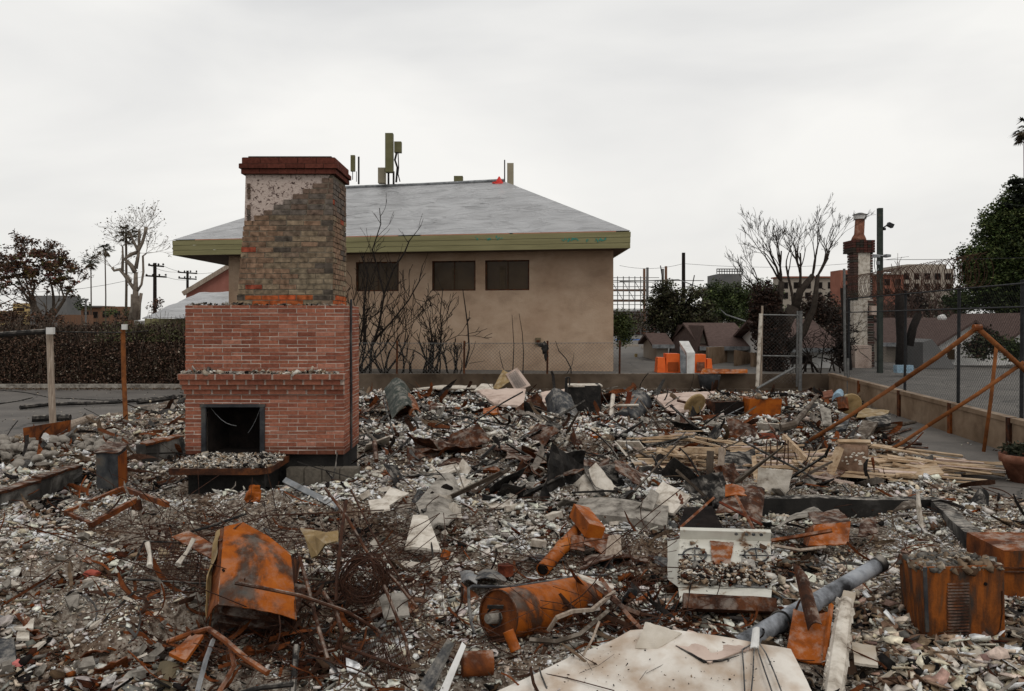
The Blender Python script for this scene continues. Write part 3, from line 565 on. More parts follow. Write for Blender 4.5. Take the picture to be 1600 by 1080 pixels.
m = MB(); q_ = [(sleft(2.17)+.01, 2.167), (SX1-.006, 2.167), (SX1-.006, 3.60), (SX1-.10, 3.57), (sleft(3.1)+.01, 3.06)]; m.add([(x, y, z) for y in (SY0-.004, SY0+.029) for x, z in q_], [(0, 1, 2, 3, 4), (9, 8, 7, 6, 5)]+[(i, i+5, (i+1) % 5+5, (i+1) % 5) for i in range(5)]); m.build('mortar_bed', M['old_mortar'], ch)
m = MB(); bricks(m, (SX1-.008, SY0, z0), (0, 1, 0), (1, 0, 0), SY1-SY0, z0, cs2[:24], .195, oldcol, seed=6, proud=.012, gap=.009); bricks(m, (SX0+.10, SY1, z0), (0, -1, 0), (-1, 0, 0), SY1-SY0, z0, cs2[:24], .195, oldcol, seed=7, proud=.012, gap=.009)
bricks(m, (SX1, SY1, z0), (-1, 0, 0), (0, 1, 0), SX1-SX0-.05, z0, cs2[:24], .195, oldcol, seed=8, proud=.012, gap=.009)
m.build('stack_side_bricks', M['old_brick'], ch)
M['parge'] = noisemat('flaked_parging', [(.38, (.06, .04, .035)), (.42, (.26, .20, .175)), (.47, (.46, .375, .33)), (.8, (.52, .44, .39))], 30, .95, .6, 60, dist=.6)
m = MB(); m.sheet([(sleft(3.1)+.0, SY0+.018, 2.98), (SX1-.10, SY0+.018, 3.55), (SX1-.03, SY0+.018, 3.665), (sleft(3.6), SY0+.018, 3.665)], .012, 14, 10, .004, 2); m.build('parging', M['parge'], ch)
cap = [(3.655, 3.712, .035), (3.714, 3.772, .055), (3.774, 3.845, .028)]
for i, (a, b, pj) in enumerate(cap):
    m = MB(); r_ = random.Random(90+i)
    x0_, x1_, y0_, y1_ = -3.035-pj, SX1+pj, SY0-pj, SY1+pj
    m.bx(x0_+.006, x1_-.006, y0_+.006, y1_-.006, a, b, (.06, .03, .022))
    for (ax, lo, hi) in (('x', x0_, x1_), ('y', y0_, y1_)):
        s_ = lo-.1*(i % 2)
        while s_ < hi:
            e0, e1 = max(s_, lo), min(s_+.205, hi); k = r_.uniform(.75, 1.2); c = (.105*k, .034*k, .024*k)
            if e1-e0 > .015:
                if ax == 'x': m.bx(e0, e1, y0_-.001, y0_+.04, a+.003, b-.005, c); m.bx(e0, e1, y1_-.04, y1_+.001, a+.003, b-.005, c)
                else: m.bx(x1_-.04, x1_+.001, e0+.0015, e1, a+.003, b-.005, c); m.bx(x0_-.001, x0_+.04, e0+.0015, e1, a+.003, b-.005, c)
            s_ += .212
    m.build('cap_course', M['brick'], ch)
m = MB(); m.bx(-3.0, SX1-.02, SY0, SY1, 3.84, 3.862); m.build('cap_top', M['charred'], ch)
rq = np.random.RandomState(3); n = 3600
patch_rubble('hearth_ash', rq, -3.5+rq.rand(n)*.97, 8.22+rq.rand(n)*.75, .478+.04*rq.rand(n)*np.sin(rq.rand(n)*3), .012, 'pale ash and plaster crumbs piled on the raised hearth')
n = 420; xq = FX0+rq.rand(n)*(FX1-FX0-.05)
patch_rubble('mantel_ash', rq, xq, FY0-.11+.1*rq.rand(n), 1.402+.07*rq.rand(n)*(v1(xq*5, xq*0) ** 1.3), .017, 'crumbs of plaster lying along the brick mantel', .9)
n = 300; xq = FX0+rq.rand(n)*(FX1-FX0)
patch_rubble('shoulder_ash', rq, xq, FY0+.0+.09*rq.rand(n), 2.168+.03*rq.rand(n)*(v1(xq*4, xq*0+3) ** 1.5), .011, 'crumbled mortar on the shoulder of the fireplace', .55)
# ------------------------------------------------------------------ neighbouring stucco building
bd = thing('stucco_building', 'tan stucco building with olive fascia and a hipped roof under grey tarp', 'building', (-3, 27, .47))
A = Vector((3.37, 22.8, 0)); B = Vector((-10.77, 25.4, 0)); ud = (B-A).normalized()       # eave line, right to left
WR = Vector((3.00, 23.78, 0)); WL = WR+ud*12.42
nrm = Vector((ud.y, -ud.x, 0)); nrm = nrm if nrm.y < 0 else -nrm
def wp(px, py):                                          # point of the front wall at a photo pixel
    k = (px-800)/F; t = (WR.x-k*WR.y)/(k*ud.y-ud.x); Y = WR.y+ud.y*t; return t, H-(py-500)/F*Y
zb, zt_ = .3, 4.28
wins = [((556, 410), (623, 455)), ((675, 408), (743, 454)), ((758, 407), (827, 453))]
hol = []
for (a, b) in wins:
    t1, za = wp(*a); t0, zc_ = wp(*b); hol.append((t0, t1, zc_, za))
hol.sort()
m = MB()
def wallpiece(t0, t1, z0_, z1_):
    if t1-t0 < .001 or z1_-z0_ < .001: return
    p = [WR+ud*t0, WR+ud*t1]; q = [p[0]-nrm*.25, p[1]-nrm*.25]
    m.hexa([(v.x, v.y, z0_) for v in (p[1], p[0], q[0], q[1])]+[(v.x, v.y, z1_) for v in (p[1], p[0], q[0], q[1])])
zl = min(h[2] for h in hol); zh = max(h[3] for h in hol)
wallpiece(0, 12.42, zb, zl); wallpiece(0, 12.42, zh, zt_); prev = 0
for (t0, t1, _, _) in hol: wallpiece(prev, t0, zl, zh); prev = t1
wallpiece(prev, 12.42, zl, zh)
m.bx(WR.x-.25, WR.x-.001, WR.y+.2, 33, zb, zt_); m.bx(WL.x+.001, WL.x+.25, WL.y+.2, 36, zb, zt_); m.bx(WL.x+.3, WR.x-.3, 32.7, 33, zb, zt_)
m.build('wall', M['stucco'], bd)
for i, (t0, t1, _, _) in enumerate(hol):
    fr = MB(); c0 = WR+ud*t0-nrm*.05; c1 = WR+ud*t1-nrm*.05; d_ = (c1-c0); zz0, zz1 = zl, zh
    fr.beam((c0.x, c0.y, zz0+.02), (c1.x, c1.y, zz0+.02), .05, .035); fr.beam((c0.x, c0.y, zz1-.02), (c1.x, c1.y, zz1-.02), .05, .035)
    for t in (.02, .49, .98): c = c0+d_*t; fr.beam((c.x, c.y, zz0+.038), (c.x, c.y, zz1-.038), .03 if t != .49 else .014, .04 if t != .49 else .014)
    wf = fr.build('window', M['rust_dark'], bd)
    pn = MB(); g0 = WR+ud*t0-nrm*.09; g1 = WR+ud*t1-nrm*.09; pn.hexa([(g1.x, g1.y, zz0), (g0.x, g0.y, zz0), (g0.x, g0.y+.01, zz0), (g1.x, g1.y+.01, zz0), (g1.x, g1.y, zz1), (g0.x, g0.y, zz1), (g0.x, g0.y+.01, zz1), (g1.x, g1.y+.01, zz1)])
    pn.build('pane', M['glass'], wf)
    cu = MB(); ss = [(.55, .68), (.44, .56), (.3, .36)][i]; a = g0+d_*ss[0]+nrm*.012; b = g0+d_*ss[1]+nrm*.012
    cu.hexa([(b.x, b.y, zz0+.04), (a.x, a.y, zz0+.04), (a.x, a.y+.004, zz0+.04), (b.x, b.y+.004, zz0+.04), (b.x, b.y, zz1-.2), (a.x, a.y, zz1-.2), (a.x, a.y+.004, zz1-.2), (b.x, b.y+.004, zz1-.2)])
    cu.build('blind', noisemat('dim_blind', [(.3, (.05, .036, .022)), (.7, (.085, .06, .037))], 4, .6, 0), wf)
# fascia of three boards, soffit
C_ = Vector((3.37, 34.0, 0)); D_ = Vector((-10.77, 37.0, 0))
ZE0, ZE1 = 4.05, 4.515
def fas(a, b, z0_, z1_, out_):
    d_ = (b-a).normalized(); n_ = Vector((d_.y, -d_.x, 0)) ; n_ = n_ if n_.dot(a-Vector((-3, 30, 0))) > 0 else -n_
    p = [a+n_*out_, b+n_*out_, b-n_*.04, a-n_*.04]; return [(v.x, v.y, z0_) for v in p]+[(v.x, v.y, z1_) for v in p]
m = MB()
for (a, b) in ((A, B), (A, C_), (B, D_), (C_, D_)):
    m.hexa(fas(a, b, ZE0, ZE0+.15, 0)); m.hexa(fas(a, b, ZE0+.158, ZE0+.31, .006)); m.hexa(fas(a, b, ZE0+.318, ZE1, .014))
m.build('fascia', M['trim_green'], bd)
m = MB(); m.add([(v.x, v.y, ZE0+.02+dz) for dz in (0, .02) for v in (A, B, D_, C_)], [(0, 1, 2, 3), (4, 7, 6, 5)]); m.build('soffit', M['soffit'], bd)
m = MB()
for (a, b) in ((.4, 3.4), (3.5, 6.2), (6.9, 9.6), (10.7, 13.6)):
    p0 = A+ud*a; p1 = A+ud*b; m.beam((p0.x, p0.y+.02, ZE1+.012), (p1.x, p1.y+.02, ZE1+.012), .06, .035)
m.build('drip_strip', M['drip'], bd)
m = MB(); r_ = random.Random(4)
for (u0, u1, v0) in ((744, 748, 372), (760, 768, 373), (776, 786, 372), (879, 905, 375), (917, 921, 375), (930, 946, 375)):
    for k in range(int((u1-u0)/2.2)+1):
        px = u0+k*2.2+r_.uniform(-.6, .6); kk = (px-800)/F; t = (A.x-kk*A.y)/(kk*ud.y-ud.x); c = A+ud*t+nrm*.018; z = H-(v0+r_.uniform(-2, 2)-500)/F*c.y
        m.box((c.x, c.y, z), (r_.uniform(.02, .045), .003, r_.uniform(.015, .07)), rotm(0, r_.uniform(-.8, .8), 0))
m.build('spray_marks', M['teal_paint'], bd)
RR = P(788, 285, 29.0); RL = P(528, 289, 30.6); RL.z = RR.z = 7.02
def roofpanel(p, nu, nv, seed):
    m.sheet(p, .02, nu, nv, .11, seed, .9)
m = MB(); e0 = ZE1+.03
Ae, Be, Ce, De = [Vector((v.x, v.y, e0)) for v in (A, B, C_, D_)]
def tri_sheet(p, nu, nv, sd):
    a, b, d, e_ = p; vs = []; n_ = (b-a).cross(e_-a).normalized()
    if n_.z < 0: n_ = -n_
    for j in range(nv+1):
        for i in range(nu+1):
            u = i/nu; v = j/nv; q = a.lerp(b, u).lerp(e_.lerp(d, u), v); edge = min(1, 6*v, 6*(1-v), 8*u, 8*(1-u))
            r1 = abs(mnoise.noise(Vector((q.x*.7+q.z*.5, q.y*.25, q.z*3.2+sd)))); r2 = mnoise.noise(Vector((q.x*1.8, q.z*7, sd)))
            vs.append(q+n_*(.10*(.35-r1)*2+.02*r2)*max(edge, 0))
    m.add(vs, [(j*(nu+1)+i, j*(nu+1)+i+1, (j+1)*(nu+1)+i+1, (j+1)*(nu+1)+i) for j in range(nv) for i in range(nu)])
tri_sheet((Be, Ae, RR, RL), 170, 50, 1)
tri_sheet((Ae, Ce, RR+Vector((.01, .01, 0)), RR), 40, 20, 2); tri_sheet((De, Be, RL, RL+Vector((-.01, .01, 0))), 40, 20, 3); tri_sheet((Ce, De, RL, RR), 40, 10, 4)
rf = m.build('tarp_roof', M['tarp'], bd)
m = MB(); m.tube([RL+Vector((0, 0, .04)), (RL+RR)/2+Vector((0, 0, .02)), RR+Vector((0, 0, .04))], .06, 8); m.build('ridge_roll', M['grey_metal'], rf)
# roof equipment
def onridge(px): t = (px-528)/(788-528.0); return RL.lerp(RR, t)
def antenna(px0, px1, py0, py1, Y, label, mat, depth=.2, legs=()):
    root = thing('panel_antenna', label, 'antenna', P((px0+px1)/2, py1, Y)); mb = MB(); c = (P(px0, py0, Y)+P(px1, py1, Y))/2; wd = (px1-px0)/F*Y; hh = (py1-py0)/F*Y
    mb.box(c, (wd*.92, depth, hh)); mb.box(c+Vector((0, -depth*.5, 0)), (wd*.8, .03, hh*.98)); mb.build('panel', mat, root)
    for (lx, ly0, ly1, r_) in legs:
        lb = MB(); lb.tube([P(lx, ly0, Y), P(lx, ly1, Y)], r_, 6); lb.build('mast', M['charred'], root)
    return root
a1_ = antenna(602, 615, 209, 270, 29.4, 'tallest olive panel antenna on the tarped roof', M['antenna'], .25, ((607, 268, 288, .04), (615, 268, 288, .04)))
mb = MB(); mb.box((P(617, 222, 29.6)+P(627, 239, 29.6))/2, (.26, .22, .40)); mb.build('radio_unit', M['antenna'], a1_)
mb = MB(); mb.tube([P(620, 238, 29.5), P(617, 250, 29.5), P(621, 262, 29.5), P(619, 285, 29.5)], .04, 6); mb.tube([P(622, 238, 29.5), P(623, 262, 29.5), P(622, 272, 29.5), P(625, 284, 29.5)], .02, 5); mb.build('cable', M['charred'], a1_)
antenna(548, 555, 243, 268, 29.8, 'small olive panel antenna beside a thin mast, left of the tall one', M['antenna'], .15, ((560.5, 245, 288, .035), (551, 268, 281, .015), (557, 268, 284, .012)))
antenna(591, 603, 263, 287, 29.9, 'tan equipment box behind the tallest antenna', M['antenna_tan'], .3)
antenna(709, 724, 276, 286, 29.6, 'low olive box on the middle of the roof ridge', M['antenna'], .3)
antenna(792, 803, 256, 290, 29.4, 'tan box and thin mast at the right end of the ridge', M['antenna_tan'], .3, ((788.5, 250, 286, .025),))
mb = MB(); c = P(780, 288, 28.9); mb.lathe(c, c+Vector((0, 0, .28)), [(0, .16), (.35, .12), (1, .02)], 10, None, (True, True)); mb.rock(c+Vector((-.05, -.06, .02)), (.2, .12, .09), 2, 2, .5); mb.build('red_cloth', M['red_cloth'], None, False, 'red cloth bunched at the right end of the tarped ridge', 'cloth')
vt = MB(); t, z = wp(841, 533); c = WR+ud*t+nrm*.04; vt.box((c.x, c.y, z), (.16, .08, .2)); vb = vt.build('wall_box', M['bark_tan'], bd)
vt = MB(); vt.box((c.x, c.y-.05, z-.02), (.10, .02, .1)); vt.build('grille', M['rust_dark'], vb)

# ------------------------------------------------------------------ low walls
m = MB(); m.bx(-6.4, -.0, 22.2, 22.4, -.05, .50); m.bx(0.002, wx(22.3)+.05, 22.2, 22.4, -.05, .50); m.bx(-6.4, wx(22.3)-.1, 22.12, 22.198, -.05, .09)
m.build('low_wall', M['dark_tan_wall'], None, False, 'long low soot-stained wall closing the back of the lot', 'wall')
rw = thing('panel_wall', 'tan block wall with rusty joints along the right side of the lot', 'wall', (wx(16), 16, 0))
ysw = [22.1, 19.3, 16.6, 14.1, 12.0, 9.9, 7.8, 5.5]
for i in range(len(ysw)-1):
    a, b = ysw[i]-.05, ysw[i+1]+.05; m = MB(); xa, xb = wx(a), wx(b)
    def sl(o0, o1, z0_, z1_): m.hexa([(xb-o0, b, z0_), (xb+o1, b, z0_), (xa+o1, a, z0_), (xa-o0, a, z0_), (xb-o0, b, z1_), (xb+o1, b, z1_), (xa+o1, a, z1_), (xa-o0, a, z1_)])
    sl(0, .1, -.05, .46); sl(.025, .125, .462, .535); m.build('wall_panel', M['tan_wall'], rw)
    m = MB(); m.beam((wx(ysw[i+1])-.01, ysw[i+1], -.05), (wx(ysw[i+1])-.01, ysw[i+1], .54), .07, .09); m.build('joint_post', M['rust_dark'] if i % 2 else M['rust'], rw)

# ------------------------------------------------------------------ chain link
def chainlink(mb, a, b, z0_, z1_, s_=.07, r_=.0028, tail=None):
    a = Vector(a); b = Vector(b); d_ = (b-a); Lh = d_.length; d_.normalize(); hh = z1_-z0_; k = -hh
    while k < Lh:
        t0, t1 = max(k, 0), min(k+hh, Lh)
        if t1 > t0:
            for sg in (0, 1):
                zA = z0_+(t0-k) if not sg else z1_-(t0-k); zB = z0_+(t1-k) if not sg else z1_-(t1-k)
                p, q_ = a+d_*t0, a+d_*t1; mb.tube([(p.x, p.y, zA), (q_.x, q_.y, zB)], r_, 3, False)
        k += s_
bf = thing('chain_link_fence', 'low chain link fence with thin dark posts in front of the stucco building', 'fence', (-1, 22.3, .5))
m = MB(); chainlink(m, (-5.5, 22.3, 0), (3.0, 22.3, 0), .51, 1.36, .10, .0032); m.build('mesh', M['galv'], bf)
for px in (620, 725, 855, 968):
    x = (px-800)/F*22.3; m = MB(); m.tube([(x, 22.3, .45), (x+.01, 22.3, 1.42)], .028, 8); m.build('post', M['rust_dark'], bf)
m = MB(); m.tube([(-5.5, 22.3, 1.36), (-1, 22.3, 1.35), (3.0, 22.3, 1.36)], .008, 5); m.build('top_wire', M['galv'], bf)
m = MB(); c = P(851, 545, 22.25); m.rock(c, (.09, .08, .16), 3, 2, .6); m.rock(c+Vector((.03, 0, -.2)), (.04, .04, .16), 4, 2, .5); m.rock(c+Vector((-.06, 0, .1)), (.12, .05, .06), 6, 2, .5); m.build('burnt_rag', M['charred'], None, False, 'black burnt rag caught on the fence post', 'rag')
sf = thing('tall_chain_link_fence', 'tall black chain link fence standing behind the right wall', 'fence', (wx(16)+.5, 16, .47))
def fx(Y): return wx(Y)+.32
ends = [(1350, 21.0), (1416, 17.2), (1500, 14.6)]
m = MB(); chainlink(m, (fx(21.5), 21.5, 0), (fx(6), 6, 0), .5, 2.55, .08, .0017); m.build('mesh', M['black_paint'], sf)
for Y in (21.3, 17.2, 14.55, 12.3, 9.9, 7.5):
    m = MB(); m.tube([(fx(Y), Y, .4), (fx(Y)+.02, Y, 2.62)], .03, 8); m.build('post', M['black_paint'], sf)
for z in (2.56, 2.16 if False else 2.2):
    m = MB(); m.tube([(fx(21.5), 21.5, z), (fx(6), 6, z)], .016, 6); m.build('rail', M['black_paint'], sf)
m = MB()
for k in range(70):                    # razor wire coils on top
    Y = 21.4-k*.11; m.tube([(fx(Y)+.2*math.sin(t), Y-.2*t/6.28+.2*math.sin(k*2.1), 2.86+.29*math.cos(t)) for t in np.linspace(0, 6.28, 13)], .005, 3, False)
m.build('wire_coil', M['wire'], sf)
# front gate posts
gt = thing('pipe_gate', 'galvanised pipe gate frame with one thick white post by the bare tree', 'gate', P(1216, 606, 21.6))
def tb(par, nm, pts, r_, mat): mb = MB(); mb.tube(pts, r_, 8); return mb.build(nm, mat, par)
tb(gt, 'post', [P(1183, 606, 21.4), P(1189, 490, 21.4)], .05, M['plaster']); tb(gt, 'post', [P(1189, 604, 21.6), P(1191, 478, 21.6)], .03, M['weathered_wood'])
tb(gt, 'post', [P(1250, 612, 21.2), P(1251, 486, 21.2)], .05, M['galv']); tb(gt, 'post', [P(1245, 604, 21.6), P(1246, 486, 21.6)], .025, M['galv'])
tb(gt, 'rail', [P(1191, 492, 21.5), P(1250, 493, 21.4)], .02, M['galv']); tb(gt, 'rail', [P(1191, 556, 21.5), P(1250, 557, 21.4)], .02, M['galv'])
tb(gt, 'rail', [P(1183, 607, 21.0), P(1240, 575, 21.3)], .035, M['galv'])
m = MB(); chainlink(m, P(1191, 600, 21.55), P(1251, 600, 21.45), .3, 2.1, .10, .0014); m.build('mesh', M['galv'], gt)
m = MB(); m.tube([P(1321, 612, 20.9), P(1320, 540, 20.9), P(1319, 420, 20.9)], .035, 8); m.tube([P(1325, 615, 20.3), P(1325, 560, 20.3)], .03, 6); m.build('fence_post', M['galv'], None, False, 'grey steel post at the far corner of the two walls', 'post')
tb(None, 'fallen_wire', [P(968, 440, 60), P(1060, 437, 60), P(1095, 450, 55), P(1110, 470, 50), P(1135, 492, 45), P(1168, 503, 40)], .035, M['galv'])
tag(bpy.data.objects['fallen_wire'], 'pale slack cable drooping in front of the green trees', 'cable')

# ------------------------------------------------------------------ trees
def leaves(mb, r_, c, rad, n, size, cols, flat=.6, shell=.5):
    c = Vector(c)
    for i in range(n):
        d_ = Vector((r_.gauss(0, 1), r_.gauss(0, 1), r_.gauss(0, 1))).normalized(); q_ = shell+(1-shell)*r_.random()
        p = c+Vector((d_.x*rad[0], d_.y*rad[1], d_.z*rad[2]))*q_; s_ = size*r_.uniform(.6, 1.4)
        u = Vector((r_.gauss(0, 1), r_.gauss(0, 1), r_.gauss(0, flat))).normalized(); v = u.cross(Vector((r_.gauss(0, 1), r_.gauss(0, 1), r_.gauss(0, 1)))).normalized()
        cc = r_.choice(cols); k = r_.uniform(.7, 1.3)
        mb.add([p-u*s_, p-v*s_*.5, p+u*s_, p+v*s_*.5], [(0, 1, 2, 3)], tuple(x*k for x in cc))
def grow(mb, r_, p, d, ln, rad, lv, tips, spread=.5, up=.12, nseg=4, shrink=.72, wig=.10, kids=(2, 3), minr=.004, sides=5):
    pts = [p.copy()]; rs_ = [rad]; q_ = p.copy(); d = d.normalized()
    for i in range(nseg):
        d = (d+Vector((r_.gauss(0, wig), r_.gauss(0, wig), r_.gauss(0, wig)+up*.3))).normalized(); q_ = q_+d*ln/nseg; pts.append(q_.copy()); rs_.append(max(minr, rad*(1-.45*(i+1)/nseg)))
    mb.tube(pts, rs_, sides if lv > 1 else 3, False)
    if lv == 0: tips.append(q_.copy()); return
    for k in range(r_.randint(*kids)):
        a = r_.uniform(0, 6.28); o = d.orthogonal().normalized(); o = Matrix.Rotation(a, 3, d) @ o
        nd = (d+o*spread*r_.uniform(.6, 1.3)+Vector((0, 0, up))).normalized(); j = r_.randint(max(1, nseg-2), nseg)
        grow(mb, r_, pts[j], nd, ln*shrink*r_.uniform(.75, 1.15), max(minr, rs_[j]*r_.uniform(.6, .8)), lv-1, tips, spread, up, nseg, shrink, wig, kids, minr, sides)
def tree(name, label, base, trunks, lv, seed, bark, crown=None, spread=.5, up=.12, shrink=.72, kids=(2, 3), minr=.01, wig=.1, group=None):
    r_ = random.Random(seed); root = thing(name, label, 'tree', base, group); mb = MB(); tips = []
    for (p, d, ln, rad) in trunks: grow(mb, r_, Vector(p), Vector(d), ln, rad, lv, tips, spread, up, 4, shrink, wig, kids, minr)
    mb.build('trunk', bark, root, True)
    if crown:
        mb = MB(); sz, cnt, lsz, cols, keep_ = crown
        for t in tips:
            if r_.random() < keep_: leaves(mb, r_, t, (sz, sz, sz*.7), cnt, lsz, cols, .6, .1)
        mb.build('crown', M['leaf'], root)
    return root
BRN = [(.09, .045, .028), (.06, .035, .022), (.12, .06, .035), (.035, .025, .018)]
GRN = [(.035, .05, .018), (.05, .068, .022), (.025, .034, .014), (.07, .085, .03)]
# far left
b = P(68, 500, 60); b.z = 0
tree('umbrella_pine', 'wide burnt brown umbrella pine at the far left', b, [((b.x, b.y, 0), (.02, 0, 1), 2.6, .35), ((b.x+.1, b.y, 1.6), (.9, 0, .9), 2.5, .2), ((b.x-.1, b.y, 1.4), (-.75, 0, 1), 2.6, .2), ((b.x-.2, b.y, 1.9), (-.35, .2, 1), 2.4, .16)], 4, 3, M['bark'], (.55, 34, .10, BRN, .8), .62, .14, .76, (2, 3), .02)
pc_ = MB(); r_ = random.Random(19); pr_ = [o for o in COL.objects if o.name == 'umbrella_pine'][0]
for k in range(120):
    u = r_.uniform(-5, 118); tp = 392+((u-55)/75)**2*38; v = tp+r_.uniform(0, 1)**1.6*48; leaves(pc_, r_, P(u, v, 60+r_.uniform(-1.5, 1.5)), (.45, .45, .22), 48, .11, [tuple(x*k_*r_.uniform(.8, 1.8) for x, k_ in zip(c, (1, 1.12, 1.0))) for c in BRN], .6, .1)
pc_.build('canopy', M['leaf'], pr_)
b = P(-30, 500, 62); b.z = 0
tree('umbrella_pine', 'brown-leaved tree cut by the left edge of the view', b, [((b.x, b.y, 0), (.02, 0, 1), 2.6, .3)], 4, 8, M['bark'], (.5, 16, .09, [(.14, .055, .025), (.09, .04, .02)], .9), .62, .1, .74, (2, 3), .02)
def palm(px, py0, py1, Y, label, spread=.55, seed=1, tr=.06, name='palm_tree'):
    r_ = random.Random(seed); top = P(px, py0, Y); base = P(px+r_.uniform(-1, 1), py1, Y); base.z = 0; root = thing(name, label, 'palm tree', base)
    mb = MB(); mb.tube([base, base.lerp(top, .5)+Vector((.05, 0, 0)), top], [tr*1.2, tr, tr*.9], 7); mb.build('trunk', M['bark'], root)
    mb = MB()
    for k in range(34):
        a = r_.uniform(0, 6.28); el = r_.uniform(-.9, 1.0); d_ = Vector((math.cos(a)*math.cos(el), math.sin(a)*math.cos(el), math.sin(el))); l_ = spread*r_.uniform(.8, 1.15)
        fc = (.03, .035, .018) if el > -.2 else (.06, .045, .025)
        e_ = top+d_*l_; sd = d_.cross(Vector((0, 0, 1))).normalized()
        mb.tube([top, e_], .012, 3, False, fc)
        for j in range(-4, 5):
            q_ = e_+(d_*math.cos(j*.36)+sd*math.sin(j*.36))*l_*.6-Vector((0, 0, .14*l_+.06*abs(j)*l_)); t_ = sd*.075
            mb.add([e_-t_, e_+t_, q_], [(0, 1, 2)], fc)
    leaves(mb, r_, top+Vector((0, 0, -spread*.55)), (spread*.35, spread*.35, spread*.7), 60, .09, [(.06, .045, .03)])
    mb.build('crown', M['leaf'], root)
palm(142, 408, 500, 75, 'shorter slim fan palm right of the burnt pine', .62, 1)
palm(164, 390, 500, 78, 'slim fan palm standing second from the pine', .62, 2)
palm(197, 366, 500, 80, 'tall palm seen behind the pollarded sycamore', .85, 3, .12)
palm(1606, 202, 500, 34, 'palm whose fronds reach in at the right edge high up', .45, 4, .18)
b = P(212, 500, 45); b.z = 0
Q = lambda px, py, Y=45: P(px, py, Y)
M['pale_bark2'] = noisemat('dull_bark', [(.3, (.09, .07, .055)), (.55, (.19, .16, .13)), (.8, (.28, .245, .2))], 3, .95, .3)
sy = thing('pollarded_sycamore', 'pale pollarded sycamore with knobbly limbs and few dry leaves', 'tree', b); mb = MB(); r_ = random.Random(2)
limbs = [([Q(211, 500), Q(212, 470), Q(212, 445), Q(211, 425)], [.42, .36, .26, .2]), ([Q(205, 500), Q(207, 480), Q(208, 460)], [.3, .25, .2]), ([Q(216, 500), Q(217, 475), Q(218, 458)], [.26, .22, .18]),
         ([Q(211, 425), Q(206, 415), Q(198, 405), Q(205, 398), Q(215, 393), Q(222, 380), Q(229, 365), Q(230, 356)], [.2, .17, .15, .15, .13, .12, .12, .15]), ([Q(212, 420), Q(214, 400), Q(217, 378), Q(216, 360)], [.16, .12, .1, .12]),
         ([Q(215, 393), Q(206, 375), Q(201, 362)], [.12, .09, .1]), ([Q(211, 455), Q(203, 442), Q(194, 430), Q(187, 421), Q(177, 423), Q(175, 418)], [.15, .13, .12, .13, .1, .12]), ([Q(190, 425), Q(191, 405), Q(190, 385)], [.12, .09, .06]),
         ([Q(214, 455), Q(222, 445), Q(224, 425), Q(223, 400), Q(228, 396)], [.1, .09, .09, .08, .05]), ([Q(205, 440), Q(197, 430)], [.1, .08])]
for li, (pts, rr_) in enumerate(limbs): mb.tube([p+Vector((r_.uniform(-.05, .05), r_.uniform(-.12, .12) if i else 0, 0)) for i, p in enumerate(pts)], [x*(.5 if li < 3 else .72) for x in rr_], 7)
tips = []
for (u, v) in ((230, 356), (216, 360), (201, 362), (190, 385), (175, 418), (228, 396)):
    for k in range(6): grow(mb, r_, Q(u, v), Vector((r_.gauss(0, 1), r_.gauss(0, .6), r_.uniform(-.2, 1))), .75, .014, 2, tips, .6, .1, 4, .8, .12, (2, 3), .008, 3)
mb.build('trunk', M['pale_bark2'], sy, True); mb = MB()
for t in tips: leaves(mb, r_, t, (.35, .35, .35), 2, .06, [(.11, .085, .055), (.07, .055, .04)], .6, .2)
leaves(mb, r_, Q(202, 365), (.7, .5, .5), 90, .1, [(.07, .06, .04)]); mb.build('crown', M['leaf'], sy)
def pole(px, top, Y, arms, label, wdt=.13):
    b = P(px, 500, Y); b.z = 0; root = thing('utility_pole', label, 'utility pole', b); mb = MB(); mb.tube([b, P(px, top, Y)], [wdt*1.2, wdt], 8); mb.build('pole', M['black_bark'], root)
    for (py, x0_, x1_) in arms:
        mb = MB(); mb.beam(P(x0_, py-1, Y), P(x1_, py+1, Y), .12, .12); mb.build('crossarm', M['black_bark'], root)
        for x in np.linspace(x0_+1, x1_-1, 4):
            mb = MB(); mb.lathe(P(x, py-1, Y), P(x, py-4, Y), [(0, .05), (.5, .09), (1, .03)], 6, None, (True, True)); mb.build('insulator', M['charred'], root)
pole(242, 411, 60, [(415.5, 232, 256), (432, 228, 260)], 'thick black utility pole with two crossarms left of the building')
pole(293, 423, 75, [(426.5, 278, 308), (435.5, 279, 307)], 'farther utility pole with twin crossarms by the pink gable', .12)
pole(1068, 395, 60, [], 'plain dark utility pole rising above the green trees', .13)
wr = MB()
for (a, b_, sag) in ((P(232, 414, 60), P(279, 425, 75), .2), (P(256, 416, 60), P(308, 426, 75), .2), (P(260, 433, 60), P(307, 435, 75), .2), (P(228, 431, 60), P(-60, 452, 50), .6), (P(308, 428, 75), P(420, 410, 75), .2)):
    wr.tube([a.lerp(b_, t)-Vector((0, 0, sag*4*t*(1-t))) for t in np.linspace(0, 1, 9)], .015, 3)
wr.build('power_line', M['black_paint'], None, False, 'thin power lines strung between the left utility poles', 'power line')
wr = MB()
wr2 = MB(); wr2.tube([P(1385, 406, 28), P(1520, 405, 28), P(1640, 402, 28)], .01, 3); wr2.build('service_wire', M['black_paint'], None, False, 'thin wire running right from the floodlight pole', 'wire')
for (a, b_, sag) in ((P(968, 415, 62), P(1068, 412, 60), .3), (P(1068, 412, 60), P(1420, 401, 60), .5)): wr.tube([a.lerp(b_, t)-Vector((0, 0, sag*4*t*(1-t))) for t in np.linspace(0, 1, 9)], .014, 3)
wr.build('power_line', M['black_paint'], None, False, 'single power line crossing behind the bare tree', 'power line')
